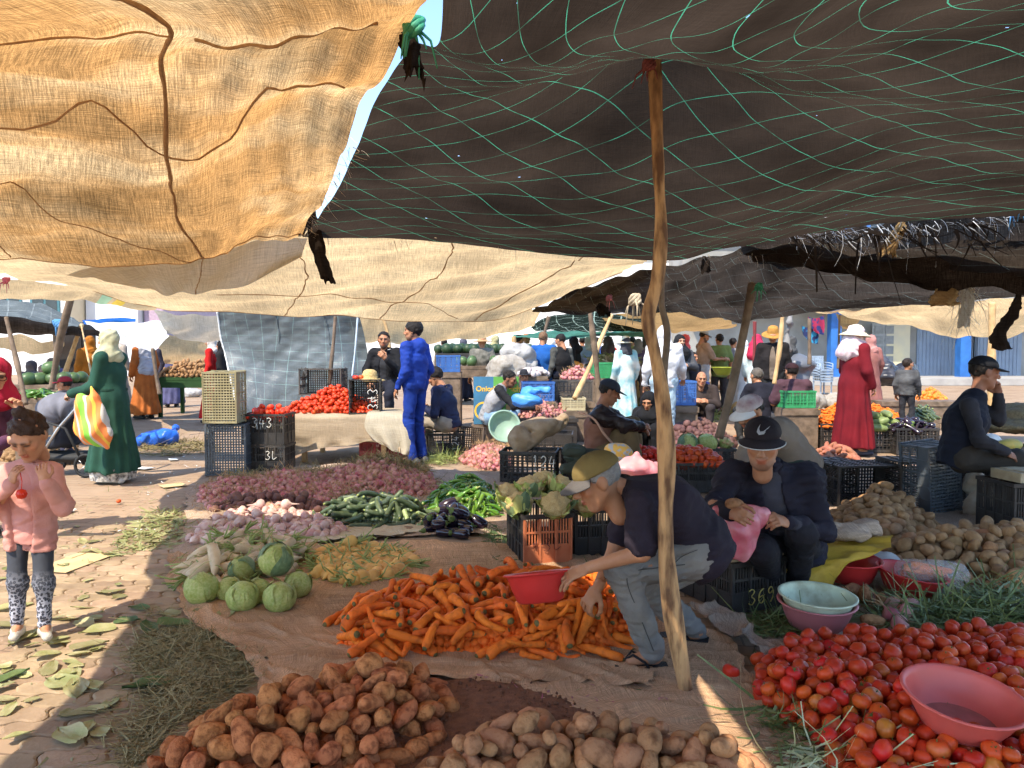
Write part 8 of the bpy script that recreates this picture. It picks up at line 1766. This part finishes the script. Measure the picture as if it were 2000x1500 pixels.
def trolley(label, p, w, h, m, yaw, hm_):
 t = ob('shopping_trolley', None, loc=tuple(p), rot=(0, 0, yaw), label=label, cat='trolley', group='wheeled shopping bags')
 g = SDF(); g.cap((0, 0, .22), (0, 0, h * .8), w * .42, w * .46, k=.03, side=(1, 0, 0), w=1.15); g.disp = lambda P: .008 * wnoise(P, 4, 8, 2); ob('bag_body', sdf_mesh('bagbody', g, .018, [m], False), parent=t)
 for s in (-1, 1):
  part('frame_tube', MB().tube([(s * w * .35, .16, .08), (s * w * .35, .18, h * .8), (s * w * .3, .22, h)], .012, 6), hm_, t); wm = MB(); wm.tube([(s * w * .42, .12 + .07 * math.cos(a_), .08 + .07 * math.sin(a_)) for a_ in np.linspace(0, 6.283, 17)], .018, 6, cap=False); part('wheel', wm, RUB, t)
 part('handle', MB().tube([(-w * .3, .22, h), (0, .23, h + .03), (w * .3, .22, h)], .015, 6), hm_, t)
WPL = mat('white plastic', (.75, .74, .7), None, 5, .4)
q = G(1338, 815); trolley('white and brown plaid shopping trolley held by the hooded shopper', q, .44, 1.02, check_mat(), .1, WPL)
q = G(1372, 822); trolley('blue shopping trolley leaning beside the plaid one', q, .36, .75, mat('blue nylon', (.02, .06, .35), (.015, .04, .22), 5, .6), -.3, mat('blue tube', (.03, .05, .4)))
CHR = mat('pale blue plastic', (.30, .37, .45), None, 5, .4)
def chair_mesh():
 parts = {}; mb = MB(); mb.box((0, 0, .43), (.44, .42, .02)); mb.box((0, -.2, .41), (.44, .02, .05)); parts['seat'] = mb.mesh('seat', [CHR])
 mb = MB()
 for x in np.linspace(-.17, .17, 6): mb.box((x, .20 + .03, .64), (.04, .015, .40), Matrix.Rotation(-.15, 3, 'X'))
 mb.box((0, .26, .84), (.42, .02, .06)); parts['backrest'] = mb.mesh('backrest', [CHR])
 mb = MB(); mb.box((0, 0, .21), (.035, .035, .42)); parts['leg'] = mb.mesh('leg', [CHR])
 mb = MB(); mb.tube([(0, -.2, .43), (0, -.19, .62), (0, .0, .65), (0, .24, .66)], .018, 6); parts['armrest'] = mb.mesh('armrest', [CHR], True); return parts
CP = chair_mesh()
def chair(label, p, yaw, group=None):
 c = ob('plastic_chair', None, loc=tuple(p), rot=(0, 0, yaw), label=label, cat='chair', group=group); ob('seat', CP['seat'], parent=c); ob('backrest', CP['backrest'], parent=c)
 for sx in (-1, 1):
  ob('armrest', CP['armrest'], parent=c, loc=(sx * .22, 0, 0))
  for sy in (-1, 1): ob('leg', CP['leg'], parent=c, loc=(sx * .19, sy * .18, 0))
q = G(1606, 770)
for k in range(5): chair(('lowest', 'second lowest', 'middle', 'second highest', 'topmost')[k] + ' chair of the pale blue plastic stack', (q.x, q.y, .085 * k), .25, 'stacked plastic chairs')
q = G(100, 788); chair('pale plastic chair at the far left stall', (q.x, q.y, 0), .4)
GBG = mat('woven grey sack', (.33, .30, .26), (.24, .21, .17), 14, .9, .5, 60)
for lb, pr, m in (('open grey woven sack of greens in front of the seated men', [('c', (0, 0, .12), (0, 0, .42), .26, .30, .05)], GBG), ):
 q = G(1490, 838); lump('woven_sack', lb, [('c', (q.x, q.y, .14), (q.x, q.y, .40), .26, .33, .05)], m, .02, .02, 3, 'sack', cuts=[((0, 0, 1), (0, 0, .52)), ((0, 0, -1), (0, 0, .0))])
 pile('green_pepper', 'x', 'pepper', 'x', PEP, 90, [(q.x - .3, q.y - .25), (q.x + .3, q.y - .25), (q.x + .3, q.y + .25), (q.x - .3, q.y + .25)], .1, .15, .024, base=.48, seed=51, ind=0, stufflabel='greens filling the open woven sack')
q = G(1610, 805); lump('woven_sack', 'pair of plump striped sacks left of the red robe', [('e', (q.x - .25, q.y + .3, .22), (.42, .3, .24)), ('e', (q.x + .45, q.y + .3, .2), (.38, .3, .22))], GBG, .02, .02, 3, 'sack', cuts=[((0, 0, -1), (0, 0, .0))])
q = G(1245, 800); lump('woven_sack', 'tan bulging sack behind the brown waistcoat man', [('c', (q.x - .2, q.y, .55), (q.x + .15, q.y, .25), .18, .22, .05)], mat('tan sack', (.42, .28, .1), (.34, .22, .08), 9, .9, .4, 60), .02, .015, 3, 'sack', cuts=[((0, 0, -1), (0, 0, .0))])
q = G(1275, 790); lump('woven_sack', 'dark blue bundle beside the tan bulging sack', [('c', (q.x - .1, q.y + .1, .6), (q.x + .2, q.y + .1, .3), .2, .28, .05)], fab((.03, .07, .17)), .02, .02, 3, 'bundle', cuts=[((0, 0, -1), (0, 0, .0))])
q = G(1340, 800); lump('brown_cloth', 'striped brown cloth draped over the blue crate', [('e', (q.x + .1, q.y - .3, .62), (.28, .22, .16))], mat('brown striped cloth', (.10, .07, .05), (.2, .15, .1), 14, .9), .02, .02, 3, 'cloth')
q = G(1345, 770); lump('stall_cover', 'grey burlap covered counter with a green scale bowl', [('c', (q.x - .3, q.y + 1.5, .5), (q.x + 2.0, q.y + 1.4, .5), .42, .42, .1)], mat('counter burlap', (.30, .22, .15), (.22, .16, .1), 6, .9, .4, 40), .035, .03, 2, 'counter', cuts=[((0, 0, -1), (0, 0, .0))])
q = W(1412, 700, 14.2); basin('lime green bowl on the far counter', (q.x, q.y, .95), .20, .14, LIME, (0, 0, 0), .6, cat='bowl')
q = W(1700, 800, 12.5); lump('black_bundle', 'black plastic bundles piled on the pavement behind the boy', [('e', W(1722, 725, 17), (.35, .3, .3)), ('e', W(1745, 738, 16.8), (.4, .3, .2)), ('e', W(1770, 728, 17.2), (.25, .25, .22))], mat('black film', (.02, .02, .025), (.06, .06, .07), 6, .3, .4, 14), .03, .04, 2, 'bundle')
lump('wheelbarrow_load', 'dark woven basket and sacks at the right edge', [('e', W(2010, 810, 7.6), (.34, .3, .12)), ('e', W(1995, 832, 7.4), (.36, .3, .07))], mat('wicker', (.12, .09, .05), (.2, .15, .08), 60, .8, .6, 90), .02, .012, 5, 'basket')
SQ = mat('yellow squash', (.55, .38, .08), (.3, .3, .08), 10, .5); q = W(1968, 862, 7.0)
lump('squash', 'striped yellow squash at the right edge', [('e', W(1972, 868, 6.9), (.11, .07, .055))], SQ, .012, .004, 3, 'squash'); lump('paper_wrap', 'white paper bundle beside the striped squash', [('e', W(1935, 860, 7.0), (.06, .05, .06))], WPL, .012, .015, 4, 'paper')
for x, y, lb in ((1965, 895, 'upper'), (1975, 915, 'lower')):
 q = W(x, y, 7.0); crate('shallow white-rimmed tray at the right edge, %s one' % lb, (q.x + .1, q.y + .2, max(q.z, 0)), .05, .5, .4, .10, 'grid', BLKB)
# stall benches under the right-edge goods
q = W(1975, 930, 7.2); mb = MB(); mb.box((0, 0, .17), (.7, .5, .33)); mb.box((0, -.26, .30), (.74, .02, .07)); ob('stall_stand', mb.mesh('stand', [WOOD2]), loc=(q.x + .15, 7.25, 0), label='wooden stand under the trays at the right edge', cat='stand')
# scraps on the aisle
PAP = mat('paper', (.72, .70, .64), None, 5, .8); CARD = mat('card', (.55, .42, .22), (.48, .36, .18), 5, .9)
for i, (x, y, w, d, m, lb) in enumerate(((130, 1000, .10, .16, PAP, 'white paper scrap on the sunlit paving behind the girl'), (338, 949, .24, .18, CARD, 'tan cardboard piece by the onion heap'), (145, 1100, .46, .26, CARD, 'flat sheet of cardboard on the paving beside the girl'), (338, 898, .18, .1, PAP, 'white paper scrap in the sunlit aisle'), (275, 915, .3, .16, PAP, 'pale blue plastic scrap near the white trainers'), (700, 1115, .05, .02, CARD, 'tiny scrap of card on the sackcloth'))):
 q = G(x, y); mb = MB(); mb.box((0, 0, 0), (w, d, .003)); mb.box((w * .3, d * .4, .004), (w * .3, d * .2, .003)); ob('paper_scrap', mb.mesh('scrap', [m]), loc=(q.x, q.y, .008), rot=(.01, .01, i * .7), label=lb, cat='scrap')
q = G(232, 983); ob('tomato', TOM[0], loc=(q.x, q.y, .02), scale=.6, label='small red tomato lying alone on the sunlit paving', cat='tomato')

# ------------------------------------------------------------------ buildings round the square
WHW = mat('white render', (.72, .71, .69), (.62, .60, .57), .8, .9, .15, 20); CRW = mat('cream render', (.62, .54, .40), (.55, .47, .35), .8, .9, .15, 20); GYW = mat('grey render', (.30, .29, .27), (.22, .21, .19), 1.2, .9, .3, 12); GLS = mat('dark glass', (.03, .04, .05), None, 3, .15); TEAL = mat('teal shutter', (.06, .17, .2)); PINKW = mat('lilac render', (.42, .30, .36))
def building(label, x0, x1, y, h, depth, m, wins=(), parapet=True):
 b = ob('building', None, loc=((x0 + x1) / 2, y, 0), label=label, cat='building', group='buildings round the square'); w = x1 - x0
 part('wall', MB().box((0, depth / 2, h / 2), (w, depth, h)), m, b, False)
 if parapet: part('parapet', MB().box((0, depth / 2, h + .2), (w + .1, depth + .1, .4)), m, b, False)
 for (cx, cz, ww, wh, fm) in wins:
  wo = part('window', MB().box((cx, -.03, cz), (ww, .06, wh)), fm, b, False); part('pane', MB().box((cx - ww * .23, -.066, cz), (ww * .38, .012, wh * .86)).box((cx + ww * .23, -.066, cz), (ww * .38, .012, wh * .86)), GLS, wo, False); part('sill', MB().box((cx, -.08, cz - wh / 2 - .05), (ww + .2, .16, .08)), m, wo, False)
xf = lambda px, d: (px - 1000) / FPX * d
zf = lambda py, d: HC + (680 - py) / FPX * d
D1 = 42
building('white house with teal shutters beyond the slate roof', xf(-150, D1), xf(148, D1), D1, 7.5, 8, WHW, [(xf(92, D1) - (xf(-150, D1) + xf(148, D1)) / 2, zf(592, D1), 1.6, 1.7, TEAL), (xf(20, D1) - (xf(-150, D1) + xf(148, D1)) / 2, zf(592, D1), 1.5, 1.7, TEAL), (xf(-60, D1) - (xf(-150, D1) + xf(148, D1)) / 2, zf(592, D1), 1.5, 1.7, TEAL)])
building('narrow cream house between the white houses', xf(132, D1) + .6, xf(150, D1) + .2, D1 - 1.0, 7.2, 6, CRW)
building('white house with a brown window behind the aisle', xf(150, D1) + .3, xf(226, D1), D1 + .5, 7.0, 8, mat('grey white render', (.6, .61, .64), (.52, .53, .56), .8, .9), [(xf(214, D1) - (xf(150, D1) + .3 + xf(226, D1)) / 2, zf(597, D1), .6, .45, mat('brown frame', (.3, .16, .07)))])
building('bright white house block left of the silver tarpaulin', xf(228, D1), xf(306, D1), D1 - 2, 7.0, 8, WHW); building('lilac house at the end of the white block', xf(306, D1) + .1, xf(345, D1), D1 - 1.5, 6.0, 8, PINKW); building('long low white wall behind the far stalls', xf(345, D1) + .2, xf(1060, D1), D1 - 1, 2.1, 1, WHW, parapet=False)
D2 = 36
building('white house with a lattice window behind the green shirt', xf(1060, D2), xf(1560, D2), D2, 5.5, 8, WHW, [(xf(1440, D2) - (xf(1060, D2) + xf(1560, D2)) / 2 - .2, zf(655, D2), 1.2, 2.2, WHW), (xf(1330, D2) - (xf(1060, D2) + xf(1560, D2)) / 2, zf(620, D2), 1.0, 1.0, WHW)])
lw2 = ob('lattice_window', None, loc=(xf(1452, D2), D2 - .1, zf(700, D2)), label='white lattice window in the far wall right of the leaning pole', cat='window')
for i in range(4): part('mullion', MB().box((-.75 + .5 * i, 0, .9), (.09, .05, 1.9)), WHW, lw2, False)
for i in range(5): part('rail', MB().box((0, -.01, .0 + .45 * i), (1.6, .05, .08)), WHW, lw2, False)
part('pane', MB().box((0, .06, .9), (1.5, .02, 1.8)), mat('grey glass', (.2, .22, .25), None, 3, .3), lw2, False)
D3 = 33
bb_ = ob('building', None, loc=(xf(1900, D3), D3, 0), label='grey building with blue-grey shutters on the right', cat='building', group='buildings round the square')
part('wall', MB().box((-2.5, 3.1, 3), (20, 6, 6)), GYW, bb_, False); part('parapet', MB().box((-2.5, 3.0, 6.2), (20.2, 6.3, .4)), WHW, bb_, False)
SHU = mat('blue grey steel shutter', (.22, .27, .34), (.19, .23, .29), 2, .6); CURT = mat('blue column paint', (.03, .14, .42), None, 3, .5)
for cx, w in ((-1.1, 2.6), (1.0, 2.2), (4.4, 2.6)):
 sh = part('shutter', MB().box((cx, .06, 1.55), (w, .06, 2.6)), SHU, bb_, False)
 for k in range(int(w / .16)): part('slat', MB().box((cx - w / 2 + .08 + .16 * k, .02, 1.55), (.02, .03, 2.55)), SHU, sh, False)
part('column', MB().box((0.02 - 1.05, -1.0, 1.6), (.42, .42, 3.2)), CURT, bb_, False); part('column', MB().box((-6.4, -1.0, 1.9), (.42, .42, 3.8)), CURT, bb_, False); part('pier', MB().box((-3.4, -.15, 1.6), (1.0, .4, 3.2)), mat('yellow render', (.6, .5, .3), (.45, .4, .3), 1, .9), bb_, False)
part('beam', MB().box((-2.5, -.9, 3.5), (20, 1.9, .4)), GYW, bb_, False)
pv = ob('pavement', MB().box((0, 0, .13), (26, 3.2, .26)).mesh('pavement', [mat('concrete kerb', (.36, .34, .31), (.28, .26, .24), 2, .9, .3, 20)]), loc=(xf(1900, D3) - 2, D3 - 1.6, 0), label='raised concrete pavement in front of the shutters', kind='structure')
building('white house above the torn tarp', xf(1560, 60), xf(2300, 60), 60, 12.5, 8, WHW, [(xf(1690, 60) - (xf(1560, 60) + xf(2300, 60)) / 2, zf(435, 60), 4.0, 1.4, mat('blue frame', (.05, .15, .4)))])
# metal door and stacked goods by the right wall
dr = ob('metal_door', None, loc=(xf(1718, D3), D3 - .3, .26), label='panelled grey metal door behind the black bundles', cat='door'); part('frame', MB().box((0, 0, 1.1), (1.0, .06, 2.3)), mat('door grey', (.3, .3, .28)), dr, False)
for i in range(5): part('panel', MB().box((-.22, -.05, .25 + .43 * i), (.36, .03, .34)).box((.22, -.05, .25 + .43 * i), (.36, .03, .34)), mat('door panel', (.22, .22, .21)), dr, False)
PLD = mat('plaid blanket', (.30, .02, .06), (.02, .03, .12), 9, .9, mixlo=.48, mixhi=.52); PLB = mat('blue plaid', (.03, .25, .42), (.02, .03, .1), 9, .9, mixlo=.48, mixhi=.52)
for lb, a, m, w in (('red and black plaid blanket hung at the right', (1592, 630, 13.5), PLD, .28), ('blue plaid blanket hung under the red one', (1580, 648, 13.6), PLB, .22)):
 x, y, d = a; v, f, uv, P = sheet([[W(x - 14, y - 12, d), W(x, y - 8, d), W(x + 18, y - 14, d)], [W(x - 12, y + 4, d), W(x + 2, y + 8, d), W(x + 20, y + 6, d)], [W(x - 4, y + 14, d), W(x + 6, y + 22, d), W(x + 18, y + 24, d)]], 20, 20, 0, extra=lambda P, U, V: P + np.stack([P[..., 0] * 0, .03 * np.sin(U * 30), P[..., 0] * 0], -1)); ob('hanging_blanket', mesh_from('blanket', v, f, [m], True, uv=uv), label=lb, cat='blanket')
for lb, a, r, m in (('dark appliance box among the goods behind the chairs', (1560, 712, 15), (.32, .3, .12), mat('appliance grey', (.12, .13, .15), None, 3, .4)),):
 c = W(*a); lump('market_goods', lb, [('e', tuple(c), r), ('c', (c.x, c.y, .12), tuple(c), r[0] * .6, r[0] * .7, .1)], m, .035, .02, 3, 'goods', cuts=[((0, 0, -1), (0, 0, 0))])
sh_ = lump('dark_sheet', 'grey sheet hanging beside the goods on the right', [('c', tuple(W(1543, 618, 14.2)), tuple(W(1535, 680, 14.2)), .05, .07, .05)], mat('grey sheet', (.18, .17, .16), (.2, .19, .18), 4, .9), .03, .03, 3, 'sheet')

# ------------------------------------------------------------------ far stalls
def stand_(label, x0, x1, y, d, dep, m=WOOD2):
 a, b = W(x0, y, d), W(x1, y, d); h = max(a.z, .1); s_ = ob('stall_stand', None, loc=((a.x + b.x) / 2, d + dep / 2, 0), label=label, cat='stand'); w = b.x - a.x
 part('tabletop', MB().box((0, 0, h - .03), (w, dep, .06)), m, s_, False); part('front_board', MB().box((0, -dep / 2 + .02, h - .14), (w, .03, .16)), m, s_, False)
 for sx in (-1, 1):
  for sy in (-1, 1): part('leg', MB().box((sx * (w / 2 - .06), sy * (dep / 2 - .06), (h - .06) / 2), (.07, .07, h - .06)), m, s_, False)
 return [(a.x, d), (b.x, d), (b.x, d + dep), (a.x, d + dep)], h
GRB = mat('green baize', (.02, .06, .015), None, 4, .9)
def farpile(lb, poly, h, kinds, n, H, L, R, nm, cat, seed): pile(nm, 'x', cat, 'x', kinds, n, poly, H, L, R, base=h, seed=seed, ind=0, stufflabel=lb, core=True, ramp=.4)
pl, h = stand_('green covered stand of potatoes at the left', 304, 412, 737, 16.0, 1.2, GRB); farpile('potatoes and onions heaped on the green covered stand', pl, h, POT3 + SWEET[:1], 330, .28, .10, .05, 'potato', 'potato', 61)
pl, h = stand_('stand of melons at the far left', 15, 112, 752, 11.0, .8)
MEL = [blob('melon', (.11, .09, .09), mat('dark melon rind', (.05, .09, .03), (.09, .14, .05), 8, .4, rnd=.2), 70, .03, 1, 2)]
pile('melon', 'dark green melon on the far left stand', 'melon', 'melons at the far left', MEL, 16, pl, .2, .24, .11, base=h, seed=62, ind=14, core=False)
pl, h = stand_('stand of green peppers at the far left', 20, 82, 778, 9.6, .6); farpile('green peppers heaped at the far left', pl, h, PEP, 120, .10, .15, .022, 'green_pepper', 'pepper', 63)
farpile('potatoes on the ground behind the pushchair', gpoly([(-40, 905), (-20, 860), (60, 850), (130, 855), (180, 875), (190, 905), (100, 915)]), 0, POT3, 260, .16, .1, .045, 'potato', 'potato', 64)
pl, h = stand_('stand of cabbages and melons behind the man in blue', 880, 1000, 715, 14.5, 1.2); farpile('green cabbages and melons on the stand behind the man in navy', pl, h, MEL, 14, .10, .24, .12, 'melon', 'melon', 65)
pl, h = stand_('dark stand of watermelons at the back', 850, 1010, 690, 19.0, 1.5, BLK); farpile('watermelons heaped at the back of the market', pl, h, [blob('melon', (.15, .14, .14), mat('watermelon rind', (.015, .035, .012), (.03, .06, .02), 8, .5), 71, .03, 1, 2)], 20, .12, .28, .14, 'melon', 'melon', 66)
pl, h = stand_('stand of oranges in the far crowd', 1098, 1140, 722, 15.5, .8); farpile('oranges heaped in the far crowd', pl, h, ORG, 60, .15, .1, .05, 'orange', 'orange', 67)
pl, h = stand_('stand of dark onions behind the tall grey crate', 1098, 1160, 742, 13.2, .8); farpile('dark onions and dry tops behind the tall grey crate', pl, h, ONI, 110, .25, .07, .04, 'red_onion', 'onion', 68)
pl, h = stand_('stand of garlic behind the green banner', 1015, 1070, 735, 13.0, .6); farpile('white garlic heaped behind the green banner', pl, h, [blob('garlic', (.05, .05, .045), mat('garlic skin', (.5, .45, .42), (.4, .33, .33), 9, .7, rnd=.1), 72, .1, 2, 2)], 110, .15, .09, .045, 'garlic', 'garlic', 69)
pl, h = stand_('long stand of roots behind the lavender coat', 1150, 1260, 712, 16.5, 1.0); farpile('pale roots on the long far stand', pl, h, DAI, 40, .2, .28, .04, 'white_radish', 'radish', 70)
for i, (x, y, d, r, m, lb) in enumerate(((1012, 690, 14.2, .22, WBAG, 'pale sacks stacked beside the leaf-print dress'), (990, 715, 13.6, .25, GBG, 'grey sack beside the garlic seller'))): lump('woven_sack', lb, [('e', tuple(W(x, y, d)), (r * 1.4, r, r * .9)), ('e', tuple(W(x, y + 25, d)), (r * 1.5, r, r))], m, .03, .03, 3, 'sack')
# tall plain dark box serving as the backdrop of the left stall
pl = W(150, 680, 16.5); mb = MB(); mb.box((0, 0, 1.0), (.55, .5, 2.0)); mb.box((0, -.26, .9), (.5, .02, 1.7)); ob('dark_backing', mb.mesh('cabinet', [mat('dark brown board', (.02, .013, .010))]), loc=(pl.x, 16.5, 0), label='tall dark cabinet behind the forked pole', cat='cabinet')

# frayed shreds across the torn gap
rs = np.random.RandomState(8)
def shreds(label, pa, pb, n, ln, w, m, d0, seed):
 rs = np.random.RandomState(seed); t = rs.rand(n); A, B = np.array(W(*pa)), np.array(W(*pb)); b = A + (B - A) * t[:, None] + rs.normal(size=(n, 3)) * .02
 d = np.array(d0)[None] + rs.normal(size=(n, 3)) * .35; V, F = strips(b, d, ln * rs.uniform(.4, 1.2, n), w * rs.uniform(.4, 1.4, n), .25, 4, rs); o = V.mean(0)
 ob('frayed_strips', mesh_from('shreds', V - o, F, [m], True), loc=tuple(o), label=label, cat='frayed cloth', kind='stuff')
shreds('torn dark strips of netting across the gap', (1540, 468, 5.45), (2050, 425, 5.7), 90, .30, .012, DRAG, (.6, .1, -.25), 1)
shreds('pale frayed threads across the torn gap', (1540, 462, 5.45), (1980, 425, 5.7), 110, .16, .003, WHITECL, (.6, .1, -.3), 2)
shreds('white threads hanging from the grey wool tuft', (1870, 560, 6.9), (1905, 565, 6.9), 60, .30, .004, PALE, (0, 0, -1), 3)
shreds('loose threads along the far edge of the big tarp', (620, 465, 5.0), (1500, 500, 5.2), 60, .06, .002, ROPEL, (.2, 0, -1), 4)
shreds('loose threads along the edge of the ochre cloth', (690, 275, 3.25), (592, 460, 4.95), 80, .07, .002, ROPEL, (.6, 0, -.6), 5)

# clutter among the middle stalls
for nm, lb, x, y, r, m, ct in (('woven_sack', 'yellow plastic bag slumped behind the leaning weathered pole', 1428, 800, (.22, .2, .2), mat('yellow bag', (.6, .36, .02), (.45, .26, .02), 6, .4), 'bag'), ('woven_sack', 'squat tan sack between the trolleys and the grey sack', 1445, 812, (.25, .2, .16), mat('tan sack', (.4, .28, .1)), 'sack'), ('blue_cloth', 'blue cloth spread before the plump striped sacks', 1580, 822, (.6, .2, .05), fab((.06, .12, .2)), 'cloth'),
                         ('woven_sack', 'white sack beside the grey crate under the waistcoat man', 1000, 850, (.14, .15, .2), WBAG, 'sack'), ('woven_sack', 'brown sack lying between the banner and the blue bin', 1090, 812, (.3, .2, .18), mat('brown burlap', (.33, .24, .15)), 'sack'), ('woven_sack', 'dark sack by the legs of the woman in turquoise', 1212, 790, (.2, .2, .25), fab((.05, .04, .04)), 'sack'), ('woven_sack', 'pale bundle under the potato stand at the left', 372, 775, (.35, .2, .14), WBAG, 'bundle')):
 q = G(x, y); lump(nm, lb, [('e', (q.x, q.y, r[2] * .8), r), ('e', (q.x + r[0] * .4, q.y + .05, r[2] * .7), (r[0] * .6, r[1], r[2] * .7))], m, .02, .025, 3, ct, cuts=[((0, 0, -1), (0, 0, 0))])
litter('leek_leaves', 'bunch of green leaves beside the blue trolley', gpoly([(1375, 822), (1380, 808), (1405, 808), (1405, 822)]), 160, .3, .012, M_STEM, 71, .1, .5, 'leaves')
litter('leaf_litter', 'small pale scraps of paper and skin trodden into the aisle', gpoly([(150, 1080), (230, 960), (380, 870), (430, 900), (360, 960), (330, 1080)]), 55, .05, .010, PAP, 72, .006, .04, 'scraps', 2)
litter('leaf_litter', 'dry onion skins blown over the sackcloth and soil', gpoly([(520, 1330), (900, 1300), (1300, 1320), (1440, 1440), (1000, 1420), (850, 1400), (560, 1420)]), 160, .022, .006, M_ONI, 73, .02, .1, 'onion skins', 2)
pile('beet', 'x', 'beet', 'x', BEET, 90, gpoly([(1395, 812), (1405, 798), (1440, 798), (1440, 812)]), .2, .08, .045, seed=74, ind=0, stufflabel='dark beets on the ground behind the leaning weathered pole')
